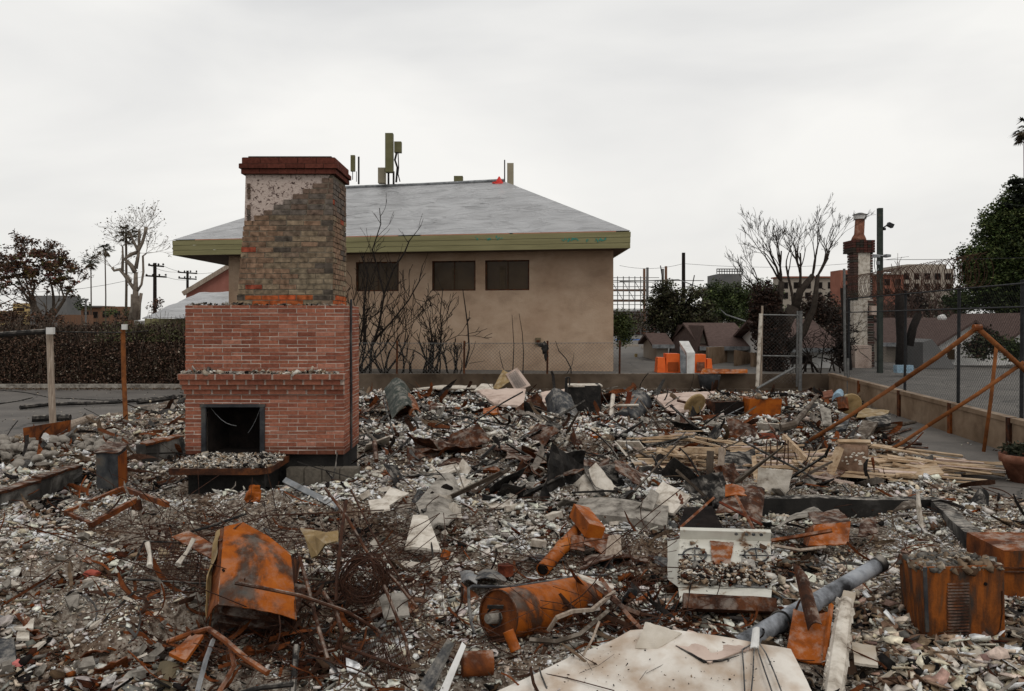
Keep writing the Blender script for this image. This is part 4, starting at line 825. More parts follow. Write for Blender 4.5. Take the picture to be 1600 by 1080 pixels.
# hedge
hd = thing('burnt_hedge', 'long scorched brown hedge behind the parking lot', 'hedge', (-13, 24, 0)); r_ = random.Random(6)
m = MB(); nu, nv = 90, 16; vs = []
for j in range(nv+1):
    for i in range(nu+1):
        x = -20+i*(13.5/nu); z = j/nv*1.85; vs.append((x, 23.95+.22*mnoise.noise(Vector((x*1.6, 0, z*2)))+.35*(z/1.85)**6, z+(.16*mnoise.noise(Vector((x*1.3, 5, 0)))+.10*mnoise.noise(Vector((x*4.3, 5, 0))))*(j/nv)))
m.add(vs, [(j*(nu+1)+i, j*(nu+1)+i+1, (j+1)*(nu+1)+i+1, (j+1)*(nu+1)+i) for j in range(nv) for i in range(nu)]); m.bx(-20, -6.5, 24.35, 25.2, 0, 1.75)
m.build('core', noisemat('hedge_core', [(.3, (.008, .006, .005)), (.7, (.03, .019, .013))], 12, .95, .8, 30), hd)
m = MB(); hc = [(.055, .03, .02), (.09, .05, .033), (.03, .02, .014), (.14, .085, .06), (.05, .038, .022)]
for i in range(26000):
    x = r_.uniform(-20, -6.6); z = r_.uniform(.02, 1.92)+.16*mnoise.noise(Vector((x*1.3, 5, 0)))+.10*mnoise.noise(Vector((x*4.3, 5, 0))); p = Vector((x, 23.9-.12+.22*mnoise.noise(Vector((x*1.6, 0, z*2)))+r_.uniform(-.16, .12)+.35*(z/1.85)**6, z)); s_ = r_.uniform(.018, .045)
    if x < -17.7 and .9 < z < 1.4: c = (.16, .11, .05)
    elif x > -12.4 and z > 1.35 and r_.random() < .6: c = (.10, .10, .045)
    else: c = r_.choice(hc)
    if r_.random() < .03: c = (.3, .25, .2)
    u = Vector((r_.gauss(0, 1), r_.gauss(0, .5), r_.gauss(0, 1))).normalized(); v = u.cross(Vector((r_.gauss(0, 1), 1, r_.gauss(0, 1)))).normalized(); k = r_.uniform(.6, 1.2)
    m.add([p-u*s_, p-v*s_*.55, p+u*s_, p+v*s_*.55], [(0, 1, 2, 3)], tuple(q_*k for q_ in c))
m.build('leaves', M['leaf'], hd); m = MB()
for i in range(500):
    x = r_.uniform(-20, -6.6); z = r_.uniform(.1, 1.75) if i % 2 else r_.uniform(1.6, 1.85); m.tube([(x, 23.7, z), (x+r_.gauss(0, .12), 23.72+r_.gauss(0, .05), z+r_.uniform(.2, .5))], .006, 3, False)
m.build('twigs', M['bark'], hd)
m = MB(); m.bx(-22, -5.2, 23.2, 23.4, -.02, .13); m.build('kerb', M['concrete'], None, kind='structure')
n = 2600; xx = -20+rq.rand(n)*15; yy = 23.15-.5*rq.rand(n)**2; cc = np.array([(.12, .07, .04), (.07, .045, .03), (.2, .14, .09)])[rq.randint(0, 3, n)]
shards('leaf_litter', rq, xx, yy, .012+.02*rq.rand(n), .012+.03*rq.rand(n), np.full(n, .003), .3, cc, M['rubble'], 4, kind='stuff', label='dry leaves drifted along the kerb under the hedge')
# small light debris on the paving of both sides
n = 5000; yy = 5+18*rq.rand(n); xx = (rq.rand(n)*2-1)*(.66*yy+1); k = (rub_mask(xx, yy) < .6) & (xx < wx(yy)-.1) & (yy < 23) & (rq.rand(n) < .25+.9*fbm(xx, yy, .8, 3)**2); xx = xx[k]; yy = yy[k]
s_ = .006+.022*rq.rand(len(xx))**2; shards('paving_grit', rq, xx, yy, .006+s_*.3, s_, s_*.4, .3, pick_cols(rq, xx, yy)*.8, M['rubble'], 5, kind='stuff', label='sparse grit blown over the bare paving')

# right-side trees
tb_ = P(1232, 590, 24); tb_.z = .45
QQ = lambda px, py, Y=24: P(px, py, Y)
bt = thing('bare_tree', 'large bare tree with many upswept dark limbs behind the back wall', 'tree', tb_); mb = MB(); r_ = random.Random(12); tips = []
mb.tube([QQ(1205, 590), QQ(1210, 550), QQ(1222, 515), QQ(1240, 480)], [.3, .26, .22, .18], 8); mb.tube([QQ(1228, 548), QQ(1255, 520), QQ(1272, 480), QQ(1278, 430)], [.16, .12, .09, .06], 7)
mb.tube([QQ(1222, 515), QQ(1216, 480), QQ(1221, 440)], [.17, .12, .09], 7); mb.tube([QQ(1240, 490), QQ(1250, 455), QQ(1270, 430)], [.15, .11, .08], 7)
for (p, d, ln, ra) in ((QQ(1222, 515), (-.35, .1, 1), 1.35, .08), (QQ(1221, 440), (-.95, .1, 1), .85, .05), (QQ(1221, 440), (-.5, -.2, 1), .9, .055), (QQ(1221, 440), (-.2, -.2, 1), .9, .05), (QQ(1240, 480), (-.12, .2, 1), 1.25, .07), (QQ(1250, 455), (.0, -.2, 1), 1.1, .06), (QQ(1240, 480), (.15, .1, 1), 1.2, .07),
                       (QQ(1270, 430), (.25, .1, 1), .8, .05), (QQ(1278, 430), (.7, 0, 1), .8, .05), (QQ(1278, 430), (.4, .2, 1), .85, .045), (QQ(1216, 480), (-.85, 0, 1), 1.0, .05), (QQ(1270, 430), (.0, 0, 1), .85, .05), (QQ(1221, 440), (.12, .2, 1), .85, .045), (QQ(1278, 430), (1.1, 0, 1), .6, .035)):
    grow(mb, r_, p, Vector(d), ln*1.04, ra*.75, 5, tips, .38, .09, 4, .66, .08, (2, 3), .0042, 5)
mb.build('trunk', noisemat('grey_black_bark', [(.3, (.018, .014, .011)), (.8, (.055, .043, .035))], 9, .95, .5, 30), bt, True)
m = MB(); r_ = random.Random(3)
for (u, v, ru, rv, n_) in ((1195, 470, 26, 34, 2200), (1205, 520, 32, 50, 5200), (1210, 560, 24, 34, 2600), (1185, 500, 16, 34, 1500)):
    leaves(m, r_, QQ(u, v, 23.9), (ru/F*24, .4, rv/F*24), n_, .05, [(.03, .017, .012), (.045, .024, .017), (.02, .013, .010)], .6, .15)
m.build('dead_ivy', M['leaf'], bt)
def blob(name, label, Y, parts, n_, lsz, cols, trunk=None, group=None, seed=1, cat='tree'):
    r_ = random.Random(seed); c0 = P(parts[0][0], parts[0][1], Y); root = thing(name, label, cat, (c0.x, c0.y, .45), group); mb = MB(); tw = MB()
    tot = sum(p[2]*p[3] for p in parts)
    for (u, v, ru, rv) in parts:
        c = P(u, v, Y); k = int(n_*ru*rv/tot/60)+1
        for q_ in range(k):
            d_ = Vector((r_.gauss(0, .5), r_.gauss(0, .5), r_.gauss(0, .5))); d_ = d_ if d_.length < 1 else d_.normalized(); cc = c+Vector((d_.x*ru/F*Y, d_.y*ru/F*Y*.8, d_.z*rv/F*Y)); sz = lsz*r_.uniform(4.5, 9)
            sh = r_.uniform(.45, 1.5); leaves(mb, r_, cc, (sz, sz, sz*.7), 60, lsz, [tuple(x*sh for x in g_) for g_ in cols], .6, .3)
            tw.tube([c, cc], .02, 3, False)
    if trunk:
        for (a, b_, ra) in trunk: tw.tube([P(*a, Y), P(*b_, Y)], [ra, ra*.7], 7)
    mb.build('crown', M['leaf'], root); tw.build('trunk', M['black_bark'], root); return root
blob('leafy_tree', 'dark leafy tree right of the building with a few shoots on top', 34, [(1060, 490, 50, 48), (1040, 470, 28, 30), (1085, 500, 30, 35), (1030, 500, 22, 30)], 17000, .055, [(.04, .043, .022), (.06, .05, .028), (.028, .025, .016), (.07, .075, .035)], [((1052, 560), (1056, 500), .22), ((1040, 470), (1032, 415), .03), ((1075, 480), (1085, 430), .03)], seed=1)
blob('leafy_tree', 'low green shrub tree against the corner of the building', 27, [(972, 512, 14, 26), (968, 500, 12, 14)], 3500, .04, [(.045, .06, .022), (.07, .085, .03)], seed=2)
blob('leafy_tree', 'rounded olive green tree behind the brown roof', 48, [(1140, 472, 44, 28), (1115, 465, 30, 22), (1165, 465, 34, 22), (1130, 495, 60, 24)], 16000, .07, GRN, seed=3)
blob('leafy_tree', 'green tree half hidden by the dead ivy trunk', 50, [(1190, 462, 26, 24), (1190, 485, 30, 30)], 8000, .07, GRN, seed=4)
blob('evergreen_tree', 'big dark evergreen tree filling the right edge', 34, [(1590, 400, 60, 80), (1560, 350, 26, 30), (1600, 320, 34, 46), (1540, 430, 36, 40), (1520, 400, 20, 16), (1570, 460, 60, 30), (1620, 420, 60, 90), (1500, 470, 24, 16), (1550, 420, 40, 50)], 90000, .06, [(.036, .055, .017), (.055, .078, .024), (.022, .032, .012), (.075, .088, .03)], [((1600, 540), (1595, 400), .35)], seed=5)
r_ = random.Random(9); m = MB(); er = [o for o in COL.objects if o.name.startswith('evergreen_tree')][0]
for k in range(16): leaves(m, r_, P(1582+r_.uniform(-12, 24), 300+r_.uniform(-26, 26), 33.5), (.3, .3, .06), 50, .10, [(.016, .02, .013)], .1)
m.build('crown', M['leaf'], er)
blob('bush', 'round dark bush in front of the white gable', 26, [(1540, 535, 22, 22), (1530, 548, 18, 14)], 2600, .05, [(.03, .036, .018), (.045, .05, .024), (.05, .03, .02)], seed=6, cat='bush')
blob('bush', 'trimmed green bush beside the rusty swing frame', 25.5, [(1590, 548, 18, 18)], 1300, .05, GRN, seed=7, cat='bush')
blob('bush', 'brown scorched hedge under the red brick flats', 38, [(1270, 480, 30, 24), (1300, 500, 26, 34), (1420, 470, 24, 20)], 3600, .08, [(.05, .03, .022), (.03, .02, .015)], seed=8, cat='bush')
for i, (px, Y, hh, lb) in enumerate(((1445, 40, 3.2, 'bare brown tree in front of the beige flats'), (1475, 42, 2.6, 'thin bare tree nearest the evergreen'), (1400, 36, 2.2, 'small bare tree right of the floodlight pole'))):
    b = P(px, 520, Y); b.z = .45
    tree('leafless_tree', lb, b, [((b.x, b.y, .4), (.1, 0, 1), hh*.55, .13), ((b.x, b.y, .8), (-.5, 0, 1), hh*.5, .09), ((b.x, b.y, .8), (.5, .1, 1), hh*.5, .09)], 4, 30+i, noisemat('reddish_bark', [(.3, (.06, .035, .027)), (.7, (.12, .075, .06))], 9), None, .5, .1, .74, (3, 3), .012)
blob('tree_line', 'far dark line of trees and scrub behind the bungalows', 62, [(1000, 505, 60, 10), (1100, 500, 70, 16), (1200, 498, 60, 18), (1300, 492, 60, 24), (1400, 488, 60, 22), (1500, 485, 60, 26), (1590, 485, 60, 30)], 16000, .10, [(.03, .035, .018), (.045, .04, .024), (.05, .035, .024)], seed=33, cat='trees')
blob('bush', 'burnt thorny scrub on the corner of the two walls', 23, [(1310, 545, 22, 36)], 700, .05, [(.02, .014, .011)], seed=10, cat='bush')
m = MB(); r_ = random.Random(15); tips = []
for k in range(13): p = P(1225+k*8.5+r_.uniform(-4, 4), 585, 23.2+r_.uniform(-.4, .8)); p.z = .45; grow(m, r_, p, Vector((r_.gauss(0, .3), r_.gauss(0, .2), 1)), r_.uniform(.5, 1.0), r_.uniform(.02, .05), 3, tips, .7, .05, 4, .75, .2, (2, 3), .007, 4)
m.build('burnt_bramble', M['black_bark'], None, False, 'tangled black branches in front of the white outbuilding', 'shrub')
# dark burnt trunks by chimney
for i, (pts, ra, lb) in enumerate((([(1408, 580), (1409, 530), (1406, 480), (1405, 455)], .18, 'black burnt trunk right of the floodlight pole'), ([(1420, 540), (1427, 510), (1436, 490)], .14, 'leaning split trunk with pale wood behind the fence'), ([(1325, 582), (1322, 520), (1318, 450)], .13, 'thin burnt trunk left of the white chimney'))):
    m = MB(); m.tube([P(u, v, 24.5) for u, v in pts], [ra, ra*.85, ra*.8, ra*.6][:len(pts)], 7); m.build('burnt_snag', M['black_bark'], None, True, lb, 'tree trunk')

# burnt shrubs in front of the stucco building
def shrub(px, Y, n_, hh, sp, seed, label, cat='shrub', rad=.03, lv=4, wig=.17, mat='black_bark', up=.1):
    r_ = random.Random(seed); b = P(px, 585, Y); b.z = .47; m = MB(); tips = []
    for k in range(n_):
        grow(m, r_, b+Vector((r_.uniform(-sp, sp), r_.uniform(-.15, .15), 0)), Vector((r_.gauss(0, .35), r_.gauss(0, .2), 1)), hh*r_.uniform(.35, .55), rad*r_.uniform(.6, 1.2), lv, tips, .5, up+.05, 4, .68, wig, (1, 3), .008, 4)
    return m.build('burnt_shrub', M[mat], None, False, label, cat)
shrub(578, 22.9, 8, 3.0, .5, 1, 'dense black burnt shrub touching the right side of the chimney')
shrub(612, 23.0, 6, 1.9, .35, 2, 'low tangled burnt shrub between the dense one and the upright one')
shrub(678, 22.9, 8, 2.1, .32, 3, 'rounded burnt shrub with crisp twigs below the middle window')
shrub(655, 22.8, 6, .9, .5, 4, 'low black brambles along the fence foot')
shrub(705, 22.8, 6, 1.1, .3, 5, 'small burnt shrub at the thin fence post')
shrub(560, 22.9, 6, 3.6, .2, 6, 'thin burnt shrub half hidden by the chimney')
def sapling(label, segs, seed, kids=True):
    m = MB(); r_ = random.Random(seed); tips = []
    for pts, ra in segs:
        P_ = [P(u, v, 22.85) for u, v in pts]; m.tube(P_, [ra*(1-.6*i/(len(P_)-1)) for i in range(len(P_))], 5)
        if kids:
            for i in range(1, len(P_)):
                for _ in range(2): grow(m, r_, P_[i].lerp(P_[i-1], r_.random()), Vector((r_.choice((-1, 1))*r_.uniform(.4, .9), r_.gauss(0, .2), 1)), r_.uniform(.3, .6), ra*.35, 1, tips, .4, .2, 4, .7, .08, (1, 2), .006, 3)
    m.build('burnt_sapling', M['black_bark'], None, False, label, 'sapling')
sapling('tall forked burnt sapling crossing the left window', [([(578, 585), (580, 545), (592, 510), (600, 460), (615, 420), (632, 395), (640, 375)], .045), ([(585, 530), (610, 505), (638, 470), (655, 440), (660, 415)], .03), ([(600, 460), (590, 420), (582, 390), (595, 350), (593, 325)], .028), ([(570, 540), (568, 480), (575, 430), (565, 400)], .035)], 1)
sapling('slim burnt shoot rising to the middle window', [([(682, 585), (686, 550), (690, 520), (688, 490), (692, 450)], .028)], 2)
sapling('burnt whip reaching up right of the middle window', [([(727, 575), (733, 545), (731, 510), (727, 480), (723, 452)], .03), ([(727, 575), (740, 545), (743, 533)], .012), ([(733, 568), (745, 566), (758, 564)], .01)], 3, False)
sapling('left one of two thin upright stems', [([(801, 585), (803, 540), (800, 492)], .017)], 4, False)
sapling('right one of two thin upright stems, leaning', [([(817, 585), (818, 550), (816, 520), (811, 490)], .017), ([(788, 582), (782, 560), (780, 548)], .012)], 5, False)
sapling('bent forked burnt stem near the corner of the building', [([(893, 590), (892, 575), (884, 560), (873, 548), (868, 533)], .022), ([(885, 585), (894, 570), (897, 552)], .013)], 6, False)
# ------------------------------------------------------------------ second chimney, floodlight pole
Y = 26.0; pc = lambda px, py: P(px, py, Y)
c2 = thing('white_chimney', 'slender white and red brick chimney with a clay flue pot', 'chimney', (pc(1347, 580).x, Y, .45))
def slab(mb, x0, x1, y0, y1, Y0, dp, col=None): a = P(x0, y1, Y0); b_ = P(x1, y0, Y0); return mb.bx(a.x, b_.x, Y0, Y0+dp, a.z, b_.z, col)
m = MB(); slab(m, 1334, 1364, 468, 585, Y, .6); slab(m, 1341, 1360, 394, 467.5, Y+.05, .5); m.build('shaft', M['plaster'], c2)
m = MB(); r_ = random.Random(4)
for v in range(394, 585, 4):
    if v == 470: m.build('brick_edge', M['brick'], c2); m = MB()
    w_ = (1334, 1340.5) if v < 468 else (1356, 1366)
    slab(m, w_[0]+r_.uniform(-.5, .5), w_[1]+r_.uniform(-.6, .8), v, v+3.4, Y-.012, .5, (.07*r_.uniform(.6, 1.4), .048, .04))
    if v < 468: slab(m, 1360, 1364, v, v+3.4, Y+.04, .5, (.07*r_.uniform(.6, 1.4), .048, .04))
m.build('brick_edge', M['brick'], c2)
m = MB()
for k, v in enumerate(range(375, 395, 4)): 
    for u in range(1332, 1365, 6): slab(m, u, u+5.4, v, v+3.5, Y-.03-.01*(k % 2), .75, (.065*r_.uniform(.5, 1.3), .032, .026))
m.build('chimney_head', M['brick'], c2)
m = MB(); a = pc(1348, 375)+Vector((0, .3, 0)); m.lathe(a, pc(1350, 341)+Vector((0, .3, 0)), [(0, .24), (.12, .22), (.3, .155), (1, .15)], 16, None, (True, True)); m.build('flue_pot', M['terracotta'], c2, True)
m = MB(); a = pc(1350, 341)+Vector((0, .3, 0)); m.lathe(a, a+Vector((0, 0, .14)), [(0, .2), (1, .2)], 14, None, (True, True)); m.build('cap_band', M['white_paint'], c2)
m = MB(); m.lathe(a+Vector((0, 0, .145)), a+Vector((0, 0, .21)), [(0, .25), (1, .08)], 14, None, (True, True)); m.build('cap_top', M['burnt_metal'], c2)
m = MB(); slab(m, 1336, 1362, 540, 585, Y-.5, .4); m.build('broken_base', M['pink_plaster'], c2); m = MB(); slab(m, 1362, 1374, 478, 492, Y-.2, .2); m.build('broken_ledge', M['pink_plaster'], c2)
lp = thing('floodlight_pole', 'dark square pole with floodlights and a camera beside the white chimney', 'light pole', (P(1376, 576, 23).x, 23, .45)); Y = 23.0
m = MB(); m.bx(P(1373, 0, Y).x, P(1380, 0, Y).x, Y, Y+.13, .45, P(0, 325, Y).z); m.build('pole', M['green_metal'], lp)
m = MB(); m.tube([P(1380, 356, Y), P(1386, 352, Y)], .02, 6); m.box(P(1391, 352, Y), (.16, .14, .11), rotm(0, .45, 0)); m.box(P(1382, 358, Y), (.05, .08, .07)); m.build('floodlight', M['black_paint'], lp)
m = MB(); m.tube([P(1364, 398, Y), P(1388, 401, Y)], .022, 6); m.box(P(1385, 400, Y), (.13, .3, .07), rotm(0, .1, 0)); m.box(P(1369, 401, Y), (.18, .14, .06)); m.box(P(1372, 411, Y), (.07, .09, .1)); m.tube([P(1367, 402, Y), P(1366, 415, Y), P(1368, 425, Y), P(1373, 420, Y)], .012, 5); m.build('security_camera', M['grey_metal'], lp)

# ------------------------------------------------------------------ houses and structures beyond
def gable(name, label, Yf, px0, px1, pye, pyb, pyr, depth, wallm, roofm, over=.25, axis='y', extra=None):
    """axis y: ridge runs away from the camera (gable seen); axis x: roof slope seen"""
    a = P(px0, pye, Yf); b = P(px1, pye, Yf); zb_ = max(.3, P(0, pyb, Yf).z); zr = P(0, pyr, Yf+(0 if axis == 'y' else depth/2)).z; x0_, x1_, ze = a.x, b.x, a.z
    root = thing(name, label, 'house', ((x0_+x1_)/2, Yf, .45)); m = MB()
    if axis == 'y':
        xm = (x0_+x1_)/2; m.add([(x0_, Yf, zb_), (x1_, Yf, zb_), (x1_, Yf, ze), (xm, Yf, zr-.05), (x0_, Yf, ze), (x0_, Yf+depth, zb_), (x1_, Yf+depth, zb_), (x1_, Yf+depth, ze), (xm, Yf+depth, zr-.05), (x0_, Yf+depth, ze)],
            [(0, 1, 2, 3, 4), (5, 9, 8, 7, 6), (0, 4, 9, 5), (1, 6, 7, 2)]); m.build('wall', wallm, root)
        m = MB(); s_ = (zr-ze)/(xm-x0_)
        for sg, xe in ((-1, x0_-over), (1, x1_+over)):
            z_ = ze-over*s_; m.hexa([(xe, Yf-.3, z_-.06), (xm, Yf-.3, zr-.06), (xm, Yf+depth+.3, zr-.06), (xe, Yf+depth+.3, z_-.06), (xe, Yf-.3, z_+.03), (xm, Yf-.3, zr+.03), (xm, Yf+depth+.3, zr+.03), (xe, Yf+depth+.3, z_+.03)])
        m.build('roof', roofm, root)
    else:
        ym = Yf+depth/2; m.bx(x0_, x1_, Yf, Yf+depth, zb_, ze); m.add([(x0_, Yf, ze), (x0_, Yf+depth, ze), (x0_, ym, zr-.08), (x1_, Yf, ze), (x1_, Yf+depth, ze), (x1_, ym, zr-.08)], [(0, 2, 1), (3, 4, 5)]); m.build('wall', wallm, root)
        m = MB(); s_ = (zr-ze)/(depth/2)
        for ye in (Yf-over, Yf+depth+over):
            m.hexa([(x0_-over, ye, ze-over*s_), (x1_+over, ye, ze-over*s_), (x1_+over, ym, zr), (x0_-over, ym, zr)]+[(x0_-over, ye, ze-over*s_+.09), (x1_+over, ye, ze-over*s_+.09), (x1_+over, ym, zr+.09), (x0_-over, ym, zr+.09)])
        m.build('roof', roofm, root)
        m = MB(); m.beam((x0_-over, Yf-over-.01, ze-over*s_+.02), (x1_+over, Yf-over-.01, ze-over*s_+.02), .03, .14); m.build('gutter', M['grey_metal'], root)
    return root
def win(root, px0, py0, px1, py1, Y, nm='window', frame='white_paint', glass='glass'):
    m = MB(); slab(m, px0-1, px1+1, py0-1, py1+1, Y-.05, .04); f_ = m.build(nm, M[frame], root); m = MB(); slab(m, px0, px1, py0, py1, Y-.06, .008); m.build('pane', M[glass], f_)
g1 = gable('bungalow', 'small brown-shingled house seen left of the bare tree', 29, 1103, 1165, 541, 580, 508, 5, M['far_beige'], M['shingle'], .3, 'x')
gable('shed', 'narrow brown-roofed shed left of the brown-shingled house', 29, 1090, 1103, 535, 575, 510, 4, M['far_beige'], M['shingle'], .2, 'y')
gable('shed', 'low tan shed under the dark leafy tree', 30, 1026, 1044, 540, 570, 524, 3, M['far_beige'], M['shingle'], .2, 'x')
g2 = gable('bungalow', 'white outbuilding with brown roof behind the black branches', 25.5, 1219, 1300, 543, 592, 503, 5, M['white_wall'], M['shingle'], .3, 'x'); win(g2, 1236, 556, 1268, 568, 25.5, 'window', 'shingle', 'void')
g3 = gable('bungalow', 'long brown-roofed bungalow behind the tall fence', 31, 1425, 1540, 530, 572, 500, 5, M['white_wall'], M['shingle'], .3, 'x')
m = MB(); a = P(1472, 497, 33); m.rock(a, (.18, .18, .16), 2, 2, .15); m.build('roof_vent', M['white_paint'], g3)
g4 = gable('bungalow', 'white gabled bungalow behind the rusty swing frame', 27, 1462, 1572, 536, 575, 501, 5, M['white_wall'], M['shingle'], .3, 'y'); win(g4, 1480, 546, 1492, 562, 27)
g5 = gable('bungalow', 'white gabled bungalow cut by the right edge', 27.5, 1566, 1680, 534, 575, 490, 5, M['white_wall'], M['shingle'], .3, 'y'); win(g5, 1592, 540, 1604, 556, 27.5)
g6 = gable('bungalow', 'brown-roofed house just right of the white chimney', 29, 1385, 1420, 535, 575, 508, 4, M['far_beige'], M['shingle'], .3, 'x')
m = MB(); a = [P(1442, 576, 25), P(1492, 576, 25), P(1492, 572, 25), P(1456, 530, 25), P(1442, 535, 25)]; m.add(a+[v+Vector((0, 1.2, 0)) for v in a], [(0, 1, 2, 3, 4), (9, 8, 7, 6, 5)]+[(i, i+5, (i+1) % 5+5, (i+1) % 5) for i in range(5)]); m.build('ramp_wall', M['far_grey'], None, False, 'grey triangular block wall in front of the white bungalows', 'wall')
m = MB()
for u in range(0, 6): slab(m, 1402+u*4.3, 1406+u*4.3, 571, 583, 21.6, .22)
slab(m, 1402, 1427.6, 577.2, 577.6, 21.59, .3); o = m.build('bottle_pack', M['water_pack'], None, False, 'shrink-wrapped pale blue water bottles on the paving behind the fence', 'water pack')
# tan fence walls to the left of the shed row
def fwall(label, pts, Y0, Y1, py0, py1, mat='tan_wall', name='garden_wall'):
    m = MB(); (u0, u1) = pts; a, b_ = P(u0, py1[0], Y0), P(u1, py1[1], Y1); ta, tb2 = P(u0, py0[0], Y0), P(u1, py0[1], Y1); d_ = Vector((0, .25, 0))
    m.hexa([a, b_, b_+d_, a+d_, ta, tb2, tb2+d_, ta+d_]); return m.build(name, M[mat], None, False, label, 'wall')
fwall('tan garden wall behind the orange barrier, right of the white post', (1106, 1150), 27, 30, (543, 541), (584, 580)); fwall('second stepped tan garden wall', (1150, 1176), 26.5, 28.5, (547, 552), (585, 582))
fwall('tan garden wall half hidden by the ivy trunk', (1176, 1206), 26, 27, (551, 556), (586, 585)); fwall('pale pink board fence right of the empty yard', (1003, 1028), 44, 33, (540, 540), (558, 568), 'far_beige', 'board_fence')
fwall('low block wall across the end of the empty yard', (960, 998), 46, 46, (538, 538), (558, 558), 'far_beige'); fwall('bright blue tarp fence beside the building', (962, 1002), 60, 60, (530, 530), (537, 537), 'blue', 'tarp_fence')
m = MB(); slab(m, 1206, 1226, 566, 590, 25, .5); m.build('electric_box', M['far_beige'], None, False, 'tan utility box at the foot of the bare tree', 'box')
m = MB(); slab(m, 992, 996, 553, 566, 33, .1); m.build('hydrant', M['far_yellow'], None, False, 'small yellow post in the empty yard', 'post')
# orange barrier with white post
ob = thing('road_barrier', 'orange plastic road barrier standing left of the white panel', 'barrier', P(1045, 584, 23.2)); Y = 23.2
m = MB()
def trap(mb, x0, x1, xi, y0, y1, Y0, dp): a, b_, c_, d_ = P(x0, y1, Y0), P(x1, y1, Y0), P(x1-xi, y0, Y0), P(x0+xi, y0, Y0); k = Vector((0, dp, 0)); mb.hexa([a, b_, b_+k, a+k, d_+Vector((0, .05, 0)), c_+Vector((0, .05, 0)), c_+k-Vector((0, .05, 0)), d_+k-Vector((0, .05, 0))])
trap(m, 1027, 1041, 1.5, 559, 584, Y, .5); trap(m, 1041.2, 1063, .5, 553, 584, Y-.03, .55); m.build('body', M['orange'], ob)
m = MB(); slab(m, 1044, 1060, 566, 580, Y-.05, .015); m.build('panel', noisemat('dark_orange', [(.3, (.25, .05, .012)), (.7, (.33, .07, .02))], 4), ob)
ob2 = thing('road_barrier', 'orange plastic road barrier standing right of the white panel', 'barrier', P(1100, 584, 23.3)); m = MB(); trap(m, 1085, 1104, .5, 554, 584, Y, .5); trap(m, 1104.2, 1114, 1.5, 561, 584, Y+.03, .45); m.build('body', M['orange'], ob2)
m = MB(); slab(m, 1089, 1101, 566, 580, Y-.03, .015); m.build('panel', M['terracotta'], ob2)
wpn = thing('white_door', 'white upright door-like panel leaning between the orange barriers', 'panel', P(1076, 584, 22.9))
m = MB(); a, b_, c_, d_ = P(1070, 584, 22.85), P(1084, 584, 22.85), P(1086, 549, 22.85), P(1066, 533, 23.3); m.hexa([P(1073, 584, 22.85), P(1085, 584, 22.85), P(1085, 584, 23.0), P(1073, 584, 23.0), P(1073, 551, 22.85), P(1086, 551, 22.85), P(1076, 533, 23.6), P(1061, 533, 23.6)]); m.build('board', M['white_paint'], wpn)
m = MB(); m.hexa([P(1064, 584, 22.9), P(1072, 584, 22.84), P(1072, 584, 22.86), P(1064, 584, 22.95), P(1062, 541, 22.95), P(1072, 556, 22.84), P(1072, 556, 22.86), P(1062, 541, 23.0)]); m.build('side_board', M['grey_metal'], wpn)
m = MB(); a = P(1108, 610, 21.5); m.lathe(a, P(1108, 586, 21.5), [(0, .22), (1, .31), (1, .29), (.1, .2)], 18, None, (True, False)); bn = m.build('trash_tub', M['black_paint'], None, True, 'black tub standing against the low wall', 'tub')
m = MB(); m.sheet([P(1094, 584, 22.0), P(1168, 583, 22.0), P(1168, 577, 22.2), P(1098, 576, 22.2)], .02, 10, 3, .02, 3, 6); m.build('rusty_beam', M['rust_bright'], None, False, 'rusty metal sheet lying along the top of the low wall', 'metal sheet')
m = MB(); m.tube([P(960, 585, 22.0), P(960.5, 560, 22.0), P(961, 524, 23.1)], .02, 5)
# steel frame building under construction with scaffolding, far
sc = thing('construction_site', 'unfinished steel frame building with scaffolding right of the stucco building', 'building', P(1000, 530, 80)); Y = 80
for (u, v0, v1_) in ((1007, 420, 540), (1012, 418, 470), (1036, 420, 470), (1041, 416, 470)):
    m = MB(); slab(m, u-1.6, u+1.6, v0, v1_, Y, .3); m.build('column', M['far_brown'] if u % 2 else M['far_grey'], sc)
for v, u0, u1, hh in ((438, 955, 1100, .8), (452, 955, 1012, 2.5), (468, 955, 1050, 3.5), (484, 955, 1012, 1.5), (500, 955, 1030, 2), (513, 955, 1020, 1.5)):
    m = MB(); slab(m, u0, u1, v, v+hh, Y+.4, .5); m.build('beam', M['far_grey'] if hh < 2 else M['far_brown'], sc)
m = MB(); r_ = random.Random(5)
for u in range(956, 1012, 9): m.tube([P(u, 540, Y-.5), P(u, 432, Y-.5)], .045, 4)
for v in range(434, 530, 7): m.tube([P(956, v, Y-.6), P(1030, v, Y-.6)], .03, 4)
for u in range(956, 1004, 18): m.tube([P(u, 520, Y-.7), P(u+18, 480, Y-.7)], .03, 4); m.tube([P(u+18, 470, Y-.7), P(u, 440, Y-.7)], .03, 4)
m.build('scaffolding', M['far_grey'], sc)
m = MB(); slab(m, 957, 1025, 486, 522, Y+1.5, .2); m.build('floor_slab', noisemat('maroon_wall', [(.3, (.10, .05, .04)), (.7, (.16, .09, .075))], .8), sc)
m = MB(); slab(m, 955, 1010, 522, 535, Y+2, .2); m.build('ground_wall', M['far_grey'], sc)
ft = thing('rooftop_screen', 'flat roof with railing showing above the green trees', 'building', P(1140, 470, 110)); m = MB(); slab(m, 1122, 1159, 428, 470, 110, 6); m.build('wall', M['far_grey'], ft); m = MB()
for v in (420.5, 424): m.tube([P(1120, v, 109), P(1160, v, 109)], .07, 4)
for u in range(1120, 1162, 4): m.tube([P(u, 428, 109), P(u, 420, 109)], .05, 4)
m.build('railing', M['charred'], ft)
